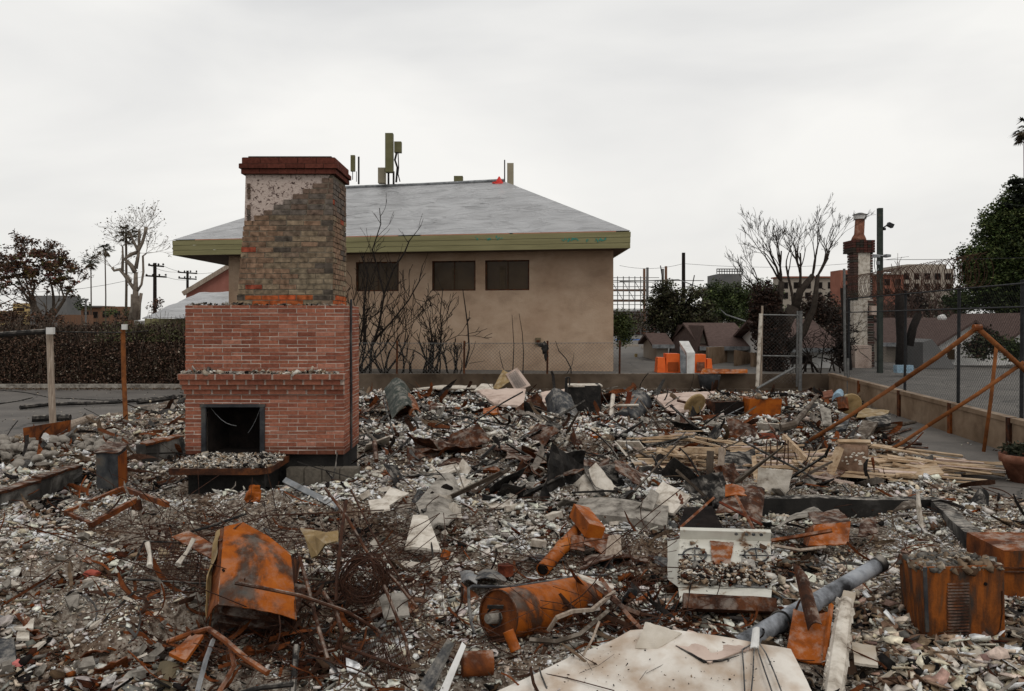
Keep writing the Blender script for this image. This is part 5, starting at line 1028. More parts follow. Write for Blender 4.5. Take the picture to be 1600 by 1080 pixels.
def block(label, Y, u0, u1, v0, mat, roof=None, wn=0, dp=3, name='apartment_block', cat='building', vb=520):
    root = thing(name, label, cat, P((u0+u1)/2, vb, Y)); m = MB(); slab(m, u0, u1, v0, vb, Y, dp); m.build('wall', M[mat], root)
    if roof: m = MB(); slab(m, u0-.8, u1+.8, v0-2.2, v0-.01, Y-.4, dp+.8); m.build('roof', M[roof], root)
    for i in range(wn):
        for j in range(2): a = u0+(i+.3)*(u1-u0)/wn; win(root, a, v0+8+j*16, a+(u1-u0)/wn*.4, v0+16+j*16, Y, 'window', 'charred', 'void')
    return root
block('long block of flats with red parapet behind the bare tree', 120, 1218, 1325, 434, 'far_beige', 'far_brick', 6)
block('red brick flats left of the white chimney', 95, 1313, 1332, 422, 'far_brick', None, 1, 3)
block('red brick flats right of the floodlight pole', 105, 1378, 1412, 429, 'far_brick', 'far_beige', 2, 3)
block('taller beige block of flats with arched roofline', 110, 1408, 1490, 420, 'far_beige', None, 5); m = MB(); slab(m, 1418, 1478, 413, 420, 111, 8); m.build('upper_storey', M['far_beige'], [o for o in COL.objects if o.name.startswith('apartment_block')][-1] if False else bpy.data.objects['apartment_block.003'])
block('grey windowless block behind the burnt pine', 90, 47, 104, 462, 'far_grey', None, 0, name='warehouse'); block('low orange-brown building between the palms', 100, 113, 156, 480, 'far_brown', 'far_grey', 3, name='warehouse')
block('brown building right of the slim palms', 100, 156, 192, 479, 'far_brown', None, 2, name='warehouse'); block('small yellow building at the far left', 95, 20, 44, 474, 'far_yellow', None, 1, name='warehouse'); block('low tan building at the left edge', 92, -40, 44, 486, 'far_yellow', None, 3, name='warehouse')
block('low wall of red flats behind the hedge', 70, 90, 118, 492, 'far_brown', None, 0, name='warehouse')
blob('bush', 'dark scrub at the far left edge behind the hedge', 45, [(0, 490, 30, 16), (30, 498, 30, 8), (80, 498, 40, 8)], 1600, .08, BRN, seed=21, cat='bush'); blob('bush', 'leafy brown scrub by the thick utility pole', 50, [(245, 482, 14, 12), (200, 498, 20, 8)], 500, .07, BRN, seed=22, cat='bush'); blob('bush', 'small green bush between palms and sycamore', 55, [(125, 480, 8, 9), (198, 492, 6, 7), (175, 485, 10, 6)], 500, .08, GRN, seed=23, cat='bush')
lt = thing('street_lamp', 'pale street lamp behind the hedge, right of the pine', 'street lamp', (P(134, 500, 50).x, 50, 0)); m = MB(); m.tube([(P(134, 500, 50).x, 50, 0), P(134, 468, 50)], .05, 6); m.build('pole', M['galv'], lt); m = MB(); m.box(P(131, 468, 50), (.5, .2, .1)); m.build('lamp_head', M['galv'], lt)
# low annex with tarp roof and pink gable, left of the chimney
an = thing('tarped_annex', 'low annex with a wrinkled grey tarp roof beside the hedge', 'building', P(300, 500, 33)); m = MB(); m.sheet([P(222, 497, 30), P(362, 497, 29), P(362, 456, 35), P(312, 457, 35)], .03, 30, 16, .06, 4, 1.2); m.build('tarp_roof', M['tarp'], an); m = MB(); slab(m, 226, 362, 498, 540, 31.5, 3); m.build('wall', M['trim_green'], an)
pk = thing('pink_gable', 'salmon pink gable end with brown barge board', 'house', P(330, 500, 40)); m = MB(); a = [P(288, 500, 40), P(380, 500, 40), P(380, 406, 40), P(291, 460, 40)]; m.add(a+[v+Vector((0, 6, 0)) for v in a], [(0, 1, 2, 3), (7, 6, 5, 4), (0, 3, 7, 4), (3, 2, 6, 7)]); m.build('wall', M['pink_wall'], pk)
m = MB(); m.beam(P(286, 459, 39.8), P(382, 401, 39.8), .12, .22); m.build('barge_board', M['weathered_wood'], pk)

# ================================================================== the lot: posts, frames
def post(name, label, pts, r_, mat, head=None, cat='post'):
    root = thing(name, label, cat, pts[0]); m = MB(); m.tube(pts, r_, 10); m.build('shaft', M[mat], root)
    if head: m = MB(); m.box(*head); m.build('bracket', M['white_paint'], root)
post('timber_post', 'weathered whitish post with a white bracket, nearest the left edge', [P(84, 694, 13.0), P(80, 600, 13.05), P(77.5, 520, 13.1)], .052, 'weathered_wood', (P(79, 517, 13.0), (.11, .07, .11)))
post('steel_post', 'rusty orange post with a white bracket left of the fireplace', [P(197, 668, 14.9), P(193.5, 590, 15), P(192, 514, 15)], .042, 'rust_post', (P(194.5, 511, 14.93), (.085, .06, .10)))
m = MB(); m.tube([P(-60, 526, 13.1), P(0, 523, 13.15), P(40, 520, 13.2), P(74, 518, 13.2)], .045, 8); m.build('black_pipe', M['charred'], None, False, 'black burnt beam running from the left edge to the white bracket', 'pipe')
m = MB(); m.tube([P(232, 517, 15.2), P(200, 520, 15.2), P(110, 519, 13.3), P(82, 517, 13.3)], .01, 5, True); m.build('slack_cable', M['charred'], None, False, 'thin dark cable strung between the two posts', 'cable')
def G(px, py, dz=0): p = gp(px, py); return Vector((p.x, p.y, p.z+dz))
def rod(name, label, pts, r_, mat, cat, n=7, group=None):
    m = MB(); m.tube(pts, r_, n); return m.build(name, M[mat], None, False, label, cat, group)
rod('fallen_beam', 'long thin black beam lying across the paving behind the posts', [G(32, 641, .06), G(80, 636, .06), G(180, 633, .06), G(250, 627, .07)], [.05, .045, .04, .05], 'charred', 'beam')
rod('fallen_beam', 'short black beam on the paving behind the white post', [G(50, 661, .08), G(75, 660, .08), G(110, 659, .08)], .07, 'charred', 'beam'); rod('fallen_beam', 'charred lump of beam near the fireplace edge of the paving', [G(215, 632, .05), G(262, 626, .05), G(285, 622, .05)], [.05, .08, .04], 'charred', 'beam')
rod('loose_cable', 'thin cable trailing over the left paving', [G(0, 610, .01), G(40, 614, .01), G(80, 622, .01), G(160, 626, .01), G(240, 625, .01)], .012, 'charred', 'cable'); rod('loose_cable', 'dark hose loop near the left edge paving', [G(-10, 633, .01), G(30, 627, .01), G(50, 622, .01)], .015, 'charred', 'cable')
rod('pale_log', 'pale sawn log lying right of the white post', [G(88, 683, .09), G(112, 672, .09), G(143, 660, .10)], [.085, .08, .06], 'weathered_wood', 'log', 10)
m = MB(); m.rock(G(100, 672, .1), (.05, .04, .07), 3, 1); m.rock(G(133, 664, .12), (.06, .04, .1), 5, 1); m.build('charred_knot', M['charred'], None, False, 'two black stubs on the pale log', 'stub')
rb = thing('rusty_box', 'open rusty sheet box at the foot of the white post', 'box', G(55, 697)); m = MB(); a = G(38, 700); b_ = G(78, 692)
m.hexa([a, b_, b_+Vector((.05, .5, 0)), a+Vector((-.05, .5, 0)), a+Vector((-.02, 0, .30)), b_+Vector((.0, 0, .30)), b_+Vector((.06, .5, .30)), a+Vector((-.05, .5, .28))]); m.build('body', M['rust'], rb)
m = MB(); m.rock(a+Vector((.33, -.012, .16)), (.05, .006, .05), 4, 2, .9); m.rock(a+Vector((.36, -.012, .10)), (.02, .005, .03), 8, 1, .9); m.build('paint_flake', M['white_paint'], rb)
# stones
def hull_stone(c, r, seed, mat, name, label, cat, group): m = MB(); m.rock(c, r, seed, 2, .35); return m.build(name, mat, None, True, label, cat, group)
stm = noisemat('pale_cobble', [(.3, (.13, .115, .10)), (.5, (.24, .215, .185)), (.75, (.36, .335, .30))], 9, .9, .4); r_ = random.Random(17); base_st = None
protos = []
for i in range(5): m = MB(); m.rock((0, 0, 0), (.11, .085, .06), i+1, 2, .4); o = m.build('river_stone', stm, None, True, 'smooth pale cobble in the heap by the rusty box', 'stone', 'cobbles heaped at the left of the lot'); o['category'] = 'stone'; protos.append(o)
cnt = 0
for i in range(110):
    u = r_.uniform(-40, 190); v = 694+max(0, r_.gauss(14, 13))+abs(u-60)*.06
    if u > 90: v = r_.uniform(690, 712)-(u-90)*.05
    p = G(u, v, .03+.05*r_.random())
    o = protos[i] if i < 5 else protos[i % 5].copy()
    if i >= 5: COL.objects.link(o)
    o.location = p; s_ = r_.uniform(.35, .95); o.scale = (s_, s_, s_); o.rotation_euler = (r_.gauss(0, .3), r_.gauss(0, .3), r_.uniform(0, 6.3))
# foundation remains, left
def stem(label, a, b_, w_, h_, mat='scorched_concrete', name='foundation_wall', topm=None, drop=.15):
    root = thing(name, label, 'foundation wall', a); d_ = (b_-a).normalized(); n_ = Vector((-d_.y, d_.x, 0)); m = MB(); L_ = (b_-a).length; ns = max(2, int(L_/.25)); r_ = random.Random(label)
    p0 = [a+d_*L_*i/ns for i in range(ns+1)]; vs = []
    for i, p in enumerate(p0):
        h2 = h_+r_.uniform(-.012, .012); q_ = r_.uniform(-.008, .008)
        vs += [p+n_*(q_)+Vector((0, 0, -drop)), p+n_*w_+Vector((0, 0, -drop)), p+n_*w_+Vector((0, 0, h2)), p+n_*q_+Vector((0, 0, h2))]
    fs = [(0, 1, 2, 3), tuple(ns*4+k for k in (3, 2, 1, 0))]+[(i*4+k, i*4+4+k, i*4+4+(k+1) % 4, i*4+(k+1) % 4) for i in range(ns) for k in range(4)]
    m.add(vs, fs); m.build('stem', M[mat], root)
    if topm: m = MB(); m.sheet([a+Vector((0, 0, h_+.02))-n_*.02, b_+Vector((0, 0, h_+.02))-n_*.02, b_+n_*(w_*.6)+Vector((0, 0, h_+.03)), a+n_*(w_*.6)+Vector((0, 0, h_+.03))], .03, ns*3, 3, .02, 7, 5, 0, .03); m.build('sill', M[topm], root)
    return root
zf = lambda p, z=0: Vector((p.x, p.y, z))
stem('grey scorched foundation stub at the far left edge', zf(P(-30, 812, 7.9)), zf(P(62, 790, 8.7)), .16, .24, topm='rust_dark'); stem('grey scorched foundation stub left of the small black cabinet', zf(P(62, 792, 8.75)), zf(P(128, 765, 9.6)), .16, .25, topm='rust_dark')
stem('white-faced foundation stub touching the fireplace', zf(P(228, 726, 10.6)), zf(P(287, 710, 11.4)), .15, .34, topm='rust')
rod('metal_post', 'black slender upright beside the foundation and fireplace', [P(290, 712, 10.6), P(283, 684, 10.7)], .03, 'charred', 'post'); rod('rusty_angle', 'short rusty post under the sill by the fireplace', [G(233, 722), G(233, 722, .3)], .06, 'rust', 'post', 4)
sb = thing('small_cabinet', 'small black and rusty cabinet standing left of the hearth', 'cabinet', G(172, 762)); a, b_, c_, d_ = P(151, 763, 9.0), P(185, 765, 8.95), P(198, 752, 9.5), P(163, 750, 9.55); up_ = Vector((-.01, 0, .40))
m = MB(); m.hexa([a, b_, c_, d_, a+up_, b_+up_, c_+up_, d_+up_]); m.build('carcass', M['burnt_metal'], sb); m = MB(); m.hexa([b_+Vector((.004, 0, 0)), c_+Vector((.004, 0, 0)), c_+Vector((.012, 0, 0)), b_+Vector((.014, -.01, 0))]+[q_+up_*.93 for q_ in (b_+Vector((.004, 0, 0)), c_+Vector((.004, 0, 0)), c_+Vector((.012, 0, 0)), b_+Vector((.014, -.01, 0)))]); m.build('side_panel', M['rust_bright'], sb)
m = MB(); m.sheet([a+up_+Vector((-.02, -.02, .01)), b_+up_+Vector((.02, -.02, .01)), c_+up_+Vector((.03, 0, .04)), d_+up_+Vector((0, .1, .05))], .01, 10, 8, .02, 3, 8); m.build('top', M['rust_dark'], sb)
# rusty angle frame
rfm = thing('angle_iron_rectangle', 'rusty rectangular angle-iron frame lying in front of the small cabinet', 'metal frame', G(180, 815)); c1, c2_, c3_, c4 = G(103, 808, .04), G(192, 778, .10), G(212, 798, .10), G(142, 829, .05); c5 = G(262, 797, .05)
for a, b_ in ((c1, c2_), (c4, c3_), (c1, c4), (c2_, c5)):
    m = MB(); m.beam(a, b_, .035, .05); m.build('bar', M['rust'], rfm)
m = MB(); m.beam(c3_, c3_+Vector((.02, 0, -.1)), .09, .03); m.build('bracket', M['rust_dark'], rfm)
stem('low blackened foundation line crossing the middle of the lot', zf(P(700, 776, 8.95)), zf(P(1013, 774, 8.95)), .14, .13, 'black_concrete')
stem('blackened back wall of the sunken foundation on the right', zf(P(1190, 812, 8.1)), zf(P(1478, 816, 8.0)), .15, .20, 'black_concrete')
stem('black and grey side wall of the sunken foundation on the right', zf(P(1536, 868, 6.75)), zf(P(1478, 818, 7.98)), .14, .20, 'scorched_concrete', drop=.25)
rod('grey_beam', 'grey steel beam lying below the fireplace footing', [G(446, 770, .12), G(528, 800, .04)], .04, 'grey_metal', 'beam', 4)
m = MB(); c = G(393, 786, .06); m.sheet([c+Vector((-.08, 0, -.06)), c+Vector((.09, 0, -.06)), c+Vector((.07, .06, .10)), c+Vector((-.05, .06, .10))], .01, 8, 8, .05, 8, 14, .06, .1); m.build('crumpled_can', M['rust_bright'], None, False, 'crumpled rusty metal scrap in front of the hearth', 'metal scrap')

# ------------------------------------------------------------------ foreground: leaning appliance
ap = thing('gutted_appliance', 'tall rusty orange appliance shell tipped on its side at the left foreground', 'appliance', P(390, 1010, 4.8))
TL, TR, BR2, BL = P(352, 826, 5.02), P(453, 872, 4.95), P(464, 968, 4.62), P(340, 944, 4.6); T1 = P(378, 819, 5.04)
m = MB(); m.sheet([BL, BR2, P(455, 866, 4.97), P(350, 822, 5.03)], .006, 24, 24, .024, 2, 4, .025, .012); m.build('top_panel', M['rust_patchy'], ap)
m = MB(); m.add([P(350, 823, 5.03), P(380, 816, 5.06), P(420, 838, 5.04), P(455, 866, 4.98), P(350, 823, 5.2), P(380, 816, 5.2), P(420, 838, 5.2), P(455, 866, 5.1)], [(0, 1, 5, 4), (1, 2, 6, 5), (2, 3, 7, 6), (0, 3, 2, 1)]); m.build('upper_ridge', M['rust_patchy'], ap)
BB, BC = P(330, 985, 4.78), P(436, 1008, 4.9)
m = MB(); m.sheet([P(321, 978, 4.85), P(340, 944, 4.6), P(350, 824, 5.03), P(336, 830, 5.2)], .005, 8, 14, .012, 4, 8, .008, .02); m.build('side_panel', M['rust'], ap)
m = MB(); m.sheet([P(330, 996, 4.9), P(446, 1006, 4.98), P(470, 880, 5.35), P(350, 840, 5.4)], .005, 8, 8, .01, 5, 6); m.build('bottom_panel', M['rust_dark'], ap)
m = MB(); m.sheet([P(464, 968, 4.62), P(446, 1006, 4.98), P(470, 880, 5.35), P(454, 868, 4.98)], .005, 6, 8, .01, 6, 6); m.build('side_panel', M['rust_dark'], ap)
for t in (.3, .58):
    m = MB(); a = BL.lerp(P(330, 996, 4.9), t); b_ = BR2.lerp(P(446, 1006, 4.98), t); m.sheet([a+Vector((.01, .03, 0)), b_+Vector((-.01, .03, 0)), b_+Vector((0, .32, .14)), a+Vector((0, .32, .14))], .008, 8, 4, .012, 9, 6); m.build('shelf', M['rust_dark'], ap)
m = MB()
for (u, v) in ((350, 892), (352, 902), (350, 911)): m.lathe(P(u, v, 4.77)+Vector((0, -.02, .012)), P(u, v, 4.77)+Vector((0, -.0, 0)), [(0, .007), (1, .007)], 8, None, (True, True))
m.build('bolt', M['void'], ap)
m = MB(); m.sheet([P(340, 845, 4.98), P(345, 845, 4.96), P(379, 815, 5.06), P(372, 815, 5.1)], .006, 4, 10, .01, 3, 8); m.build('bent_lip', M['rust_dark'], ap)
m = MB(); m.sheet([P(322, 965, 4.78), P(332, 880, 4.9), P(345, 826, 5.08), P(336, 838, 5.12)], .004, 6, 10, .015, 12, 10, .02); m.build('peeled_strip', M['yellowed'], ap)
# long bars around it
rod('rusty_bar', 'rusty bar crossing in front of the leaning appliance and sloping right', [P(367, 911, 4.45), P(400, 917, 4.47), P(470, 931, 4.5), P(540, 955, 4.6), P(590, 985, 4.7), P(630, 1025, 4.6)], .0105, 'rust_dark', 'bar')
rod('rusty_bar', 'upright reddish bar just right of the leaning appliance', [P(467, 868, 4.9), P(482, 920, 4.7), P(497, 980, 4.5), P(512, 1030, 4.3)], .011, 'rust_dark', 'bar')
rod('rusty_bar', 'dark pipe standing upright from the wire heap', [P(541, 782, 5.4), P(534, 830, 5.2), P(527, 900, 5.0), P(525, 940, 4.85)], .012, 'wire', 'bar')
rod('rusty_bar', 'longest dark rod slanting from the upright pipe to the lower right', [P(508, 763, 5.5), P(540, 805, 5.3), P(575, 865, 5.1), P(620, 910, 5.0), P(652, 950, 4.85)], .010, 'rust_dark', 'bar')
rod('rusty_bar', 'thin rod parallel to the longest one and ending by the white panel', [P(548, 765, 5.5), P(580, 830, 5.3), P(610, 880, 5.15), P(640, 930, 5.0)], .006, 'wire', 'bar')
rod('rusty_bar', 'rod dropping steeply from the wire ball to the bottom', [P(600, 915, 4.8), P(620, 965, 4.65), P(634, 1000, 4.5), P(640, 1040, 4.35)], .010, 'rust_dark', 'bar')
rod('rusty_bar', 'low rod running right beneath the wire ball', [P(535, 1010, 4.4), P(590, 1030, 4.35), P(650, 1052, 4.3)], .009, 'wire', 'bar')
rod('bent_pipe', 'curved rusty hoop bent around below the wire ball', [P(505, 925, 4.7), P(525, 955, 4.6), P(535, 990, 4.5), P(525, 1015, 4.5), P(500, 1020, 4.55), P(492, 1000, 4.6)], .012, 'rust_dark', 'pipe', 7)
rod('rusty_bar', 'long thin rod lying left of the appliance over the basket', [P(285, 835, 6.0), P(330, 822, 6.1), P(385, 803, 6.2)], .010, 'charred', 'bar'); rod('rusty_bar', 'thin horizontal wire stretched behind the appliance', [P(305, 842, 6.2), P(420, 803+2, 6.3), P(535, 801, 6.3), P(600, 797, 6.4)], .005, 'wire', 'bar')
rod('bent_pipe', 'rusty pipe frame arching under the leaning appliance', [P(262, 1003, 4.5), P(300, 990, 4.5), P(326, 983, 4.45), P(350, 1000, 4.3), P(385, 1030, 4.2), P(418, 1052, 4.1)], .016, 'rust', 'pipe')
rod('flat_strut', 'grey flat strut propping the bottom left pile', [P(333, 1000, 4.35), P(322, 1030, 4.2), P(308, 1082, 4.0)], .013, 'grey_metal', 'strut', 4); rod('rusty_bar', 'crooked rusty strap in the bottom left pile', [P(360, 1010, 4.3), P(366, 1040, 4.2), P(352, 1065, 4.1), P(340, 1085, 4.0)], .013, 'rust', 'bar', 4)
rod('rusty_bar', 'black upright stub right of the appliance base', [P(463, 1010, 4.5), P(460, 1050, 4.3), P(456, 1095, 4.1)], .017, 'charred', 'bar', 6); rod('rusty_bar', 'bottom tube lying level at the lower edge left of centre', [P(375, 1084, 3.95), P(410, 1074, 3.95), P(458, 1069, 3.95)], .014, 'charred', 'bar')
m = MB(); m.sheet([P(264, 1022, 4.3), P(290, 1030, 4.25), P(318, 993, 4.4), P(300, 990, 4.5)], .02, 6, 6, .01, 3, 8); m.build('rusty_bracket', M['rust_bright'], None, False, 'orange rusty bracket at the end of the arched pipe', 'bracket')
m = MB(); m.sheet([P(232, 1085, 4.15), P(282, 1092, 4.1), P(288, 1045, 4.3), P(250, 1035, 4.35)], .02, 8, 8, .012, 6, 6, .03); m.build('tan_sheet', M['bark_tan'], None, False, 'dull tan metal panel at the bottom edge below the bracket', 'panel')
m = MB(); m.sheet([P(-20, 1042, 4.3), P(26, 1042, 4.3), P(22, 1000, 4.5), P(-20, 992, 4.5)], .03, 8, 6, .015, 9, 6, 0, .01); m.build('dark_sheet', M['yellowed'] if False else M['burnt_metal'], None, False, 'dark plate at the bottom left edge', 'plate')
# flattened wire basket
wb = thing('wire_basket', 'flattened rusty wire basket left of the leaning appliance', 'basket', P(268, 910, 5.6)); q4 = [P(198, 905, 5.6), P(325, 912, 5.5), P(335, 850, 5.75), P(225, 846, 6.0)]
m = MB()
for i in range(22):
    t = i/21; a = q4[0].lerp(q4[1], t); b_ = q4[3].lerp(q4[2], t); m.tube([a, a.lerp(b_, .5)+Vector((0, 0, .03*math.sin(i*1.3))), b_], .0028, 3, False)
for j in range(14): t = j/13; a = q4[0].lerp(q4[3], t); b_ = q4[1].lerp(q4[2], t); m.tube([a, a.lerp(b_, .5)+Vector((0, 0, .02)), b_], .0028, 3, False)
m.build('grid', M['wire'], wb); m = MB(); m.tube(q4+[q4[0]], .008, 6, False); m.build('rim', M['charred'], wb)
m = MB(); m.sheet([P(268, 838, 5.9), P(330, 872, 5.5), P(336, 850, 5.7), P(295, 830, 6.0)], .008, 10, 4, .01, 5, 12); m.build('perforated_strip', M['rust'], wb)
for i, (p0_, p1_, lb) in enumerate((((230, 848), (234, 885), 'left'), ((303, 842), (278, 882), 'right'))): rod('plaster_stick', 'white encrusted stick lying on the wire basket, %s one' % lb, [P(*p0_, 5.6), P((p0_[0]+p1_[0])/2+2, (p0_[1]+p1_[1])/2, 5.55), P(*p1_, 5.45)], [.018, .012, .02], 'plaster', 'stick', 6)
# wire grate under, second mesh at the bottom
m = MB(); q4 = [P(520, 1092, 4.2), P(650, 1080, 4.2), P(612, 985, 4.55), P(530, 1010, 4.55)]
for i in range(30): t = i/29; m.tube([q4[0].lerp(q4[1], t), q4[3].lerp(q4[2], t)+Vector((0, 0, .02*math.sin(i)))], .0022, 3, False)
for j in range(10): t = j/9; m.tube([q4[0].lerp(q4[3], t), q4[1].lerp(q4[2], t)], .0022, 3, False)
m.build('wire_grate', M['wire'], None, False, 'bent wire grate at the bottom centre left', 'grate')
# wire ball
m = MB(); r_ = random.Random(31); c = P(568, 905, 4.95)
for k in range(46):
    ax = Vector((r_.gauss(0, .5), -1+r_.gauss(0, .4), r_.gauss(0, .4))).normalized(); u = ax.orthogonal().normalized(); v = ax.cross(u); ra = .155*r_.uniform(.7, 1.05); o_ = c+ax*r_.uniform(-.07, .07)
    m.tube([o_+(u*math.cos(t)*ra+v*math.sin(t)*ra*.92) for t in np.linspace(0, 6.28, 17)], .0028, 3, False)
m.build('wire_ball', M['wire'], None, False, 'round tangle of dark coiled wire in the left foreground', 'wire coil')
m = MB(); a_ = P(470, 828, 5.6)
for k in range(12):
    pass
cs_ = [(P(468, 825, 5.75), P(486, 872, 5.45)), (P(490, 828, 5.7), P(496, 868, 5.4)), (P(512, 834, 5.65), P(508, 850, 5.35)), (P(531, 833, 5.7), P(528, 845, 5.45))]
vs = []
for a, b_ in cs_: vs += [a+Vector((0, 0, .0)), a.lerp(b_, .5)+Vector((0, -.02, .05)), b_]
m.add(vs+[v+Vector((0, .012, -.012)) for v in vs], [(0, 1, 4, 3), (1, 2, 5, 4), (3, 4, 7, 6), (4, 5, 8, 7), (6, 7, 10, 9), (7, 8, 11, 10), (12, 15, 16, 13), (13, 16, 17, 14), (15, 18, 19, 16), (16, 19, 20, 17), (18, 21, 22, 19), (19, 22, 23, 20)]); m.build('curled_sheet', M['yellowed'], None, False, 'curled yellowish rusty sheet right behind the leaning appliance', 'metal sheet')
# metal channel at the bottom
cg = thing('metal_channel', 'black and silver metal channel sticking up at the bottom centre', 'channel', P(680, 1080, 4.1)); m = MB(); m.sheet([P(640, 1095, 4.05), P(668, 1095, 4.05), P(712, 1003, 4.4), P(700, 996, 4.45)], .006, 4, 10, .003, 2, 5, -.02); m.build('dark_flange', M['burnt_metal'], cg)
m = MB(); m.sheet([P(680, 1095, 4.02), P(694, 1095, 4.02), P(728, 1009, 4.35), P(722, 1003, 4.38)], .006, 4, 10, .003, 4, 5); m.build('pale_flange', M['white_paint'], cg)
# cans
def can(label, c, d_, r_, mat, name='rusty_can', cap=.9): m = MB(); m.lathe(c, c+d_, [(0, r_), (.04, r_*1.04), (.08, r_), (.92, r_), (.96, r_*1.04), (1, r_), (1, r_*cap), (.97, 0.001)], 20, None, (True, False)); return m.build(name, M[mat], None, True, label, 'can')
can('stout rusty can lying near the bottom centre', P(722, 1038, 4.35), Vector((.165, .03, -.004)), .065, 'rust'); can('small rusty cylinder leaning on the end of the water heater', P(806, 1017, 4.6), Vector((-.045, .04, .10)), .032, 'rust_bright'); can('short rusty can standing behind the water heater', P(790, 900, 6.15), Vector((0, .01, .085)), .062, 'rust_red')
can('tiny orange can left of the short rusty can', P(694, 873, 6.3), Vector((.02, .03, .05)), .035, 'rust_bright')
# water heater
wh = thing('water_heater', 'rusty orange water heater tank lying on its side at the centre foreground', 'water heater', P(845, 998, 5.1)); a = P(779, 962, 4.95); b_ = P(922, 934, 5.72); d_ = b_-a; Lh = d_.length
m = MB(); m.lathe(a, b_, [(0, .152), (.012, .156), (.95, .156), (.985, .145), (1.0, .11), (1.005, .001)], 40); m.build('tank', M['rust_patchy'], wh, True)
dn = d_.normalized(); m = MB(); m.lathe(a+dn*.012, a+dn*.03, [(0, .15), (1, .15)], 40, None, (True, True)); m.build('end_cap', M['rust'], wh)
m = MB(); o_ = a+Vector((-.02, 0, -.01)); m.lathe(o_-dn*.07, o_+dn*.02, [(0, .001), (.0, .03), (.1, .034), (1, .04)], 16); m.lathe(o_-dn*.078, o_-dn*.07, [(0, .012), (1, .012)], 8, None, (True, True)); m.build('burner_fitting', M['concrete'], wh)
m = MB(); u = dn.orthogonal().normalized(); v = dn.cross(u); m.tube([o_-dn*.012+(u*math.cos(t)+v*math.sin(t))*.056 for t in np.linspace(0, 5.2, 14)], .007, 6); m.box(o_+Vector((0, -.01, .068)), (.1, .02, .018)); m.build('burner_ring', M['charred'], wh)
m = MB(); z_ = a+dn*.0+Vector((.02, 0, .01)); m.tube([a+(u*math.cos(t)+v*math.sin(t))*.153-dn*.002 for t in np.linspace(0, 6.28, 33)], .006, 5, False); m.build('rim', M['rust_dark'], wh)
rod('bent_pipe', 'thin dark pipe bent round the left end of the water heater', [P(742, 990, 4.7), P(736, 972, 4.75), P(733, 945, 4.85), P(732, 920, 4.95), P(738, 916, 5.0), P(800, 917, 5.1), P(860, 908, 5.4), P(915, 898, 5.85), P(950, 899, 5.9)], .010, 'burnt_metal', 'pipe', 7)
m = MB(); m.sheet([P(900, 897, 5.5), P(962, 914, 5.4), P(958, 922, 5.3), P(908, 906, 5.35)], .008, 8, 3, .008, 2, 8, .01); m.build('pale_lath', M['plaster'], None, False, 'pale slat resting on the far end of the water heater', 'slat')
m = MB(); m.sheet([P(735, 908, 5.7), P(800, 912, 5.6), P(778, 894, 6.0), P(742, 896, 5.95)], .006, 12, 6, .015, 2, 8, .03, .01); m.build('metal_sheet', M['burnt_metal'], None, False, 'dark curved metal sheet just behind the water heater', 'metal sheet'); m = MB(); m.sheet([P(722, 908, 5.75), P(745, 913, 5.6), P(748, 895, 5.9), P(718, 893, 6.0)], .006, 6, 6, .012, 5, 8, .02, .01); m.build('metal_sheet', M['grey_metal'], None, False, 'silvery metal flap left of the dark curved sheet', 'metal sheet')
for i, (pts, ra, mt, lb) in enumerate((([(857, 985, 4.75), (870, 965, 4.7), (895, 955, 4.75), (925, 953, 4.9), (960, 925, 5.2)], .014, 'weathered_wood', 'curved brown strip arching against the water heater'), ([(828, 1000, 4.6), (870, 1003, 4.55), (905, 992, 4.6), (950, 955, 4.9)], .016, 'bark', 'splintered brown lath below the water heater'),
    ([(905, 1035, 4.4), (925, 1000, 4.45), (936, 972, 4.6)], .009, 'weathered_wood', 'pale forked splinter above the white sheet'), ([(940, 905, 5.4), (965, 940, 5.1), (985, 965, 4.9), (1005, 985, 4.7)], .016, 'rust', 'rusty strip running down toward the white sheet'), ([(930, 915, 5.3), (975, 950, 5.0), (1000, 960, 4.95)], .02, 'rust_dark', 'dark rusty strip under the pale slat'))):
    rod('broken_strip', lb, [P(*p) for p in pts], ra, mt, 'strip', 4)

# rusty pipe and box sections behind the heater
cp = thing('rusty_pipe', 'thick rusty orange pipe lying at an angle above the water heater', 'pipe', P(870, 890, 6.2)); a, b_ = P(848, 890, 6.05), P(902, 828, 6.9); m = MB(); m.lathe(a, b_, [(0, .043), (0, .052), (.5, .052), (.52, .06), (.6, .06), (.62, .05), (1, .05)], 20, None, (False, True)); m.build('tube', M['rust_bright'], cp, True); m = MB(); m.lathe(a+(b_-a)*.01, a+(b_-a)*.03, [(0, .043), (1, .043)], 16, None, (True, True)); m.build('bore', M['void'], cp)
m = MB(); m.beam(P(905, 800, 7.0), P(930, 832, 6.6), .15, .12, .3); m.build('box_section', M['rust_bright'], None, False, 'rusty orange box section at the top of the thick pipe', 'metal box')
for i, (c4_, mt, lb) in enumerate((([(912, 850, 6.5), (945, 868, 6.4), (955, 838, 6.7), (918, 822, 6.8)], 'rust', 'folded rusty plate below the box section'), ([(945, 872, 6.3), (972, 872, 6.3), (970, 836, 6.5), (950, 838, 6.5)], 'weathered_wood', 'upright brown plate right of the folded rusty plate'), ([(905, 892, 6.0), (960, 870, 6.2), (965, 862, 6.5), (915, 870, 6.5)], 'rust_dark', 'dark rusty tray under the folded plate'),
    ([(890, 858, 6.5), (915, 862, 6.5), (912, 838, 6.6), (893, 836, 6.6)], 'rust', 'small rusty flap left of the folded plate'), ([(962, 868, 6.3), (1015, 880, 6.1), (1010, 872, 6.3), (965, 860, 6.6)], 'rust_dark', 'dark rusty strip reaching toward the stove'))):
    m = MB(); m.sheet([P(*p) for p in c4_], .01, 8, 8, .015, 20+i, 8, .01, .01); m.build('bent_plate', M[mt], None, False, lb, 'metal plate')
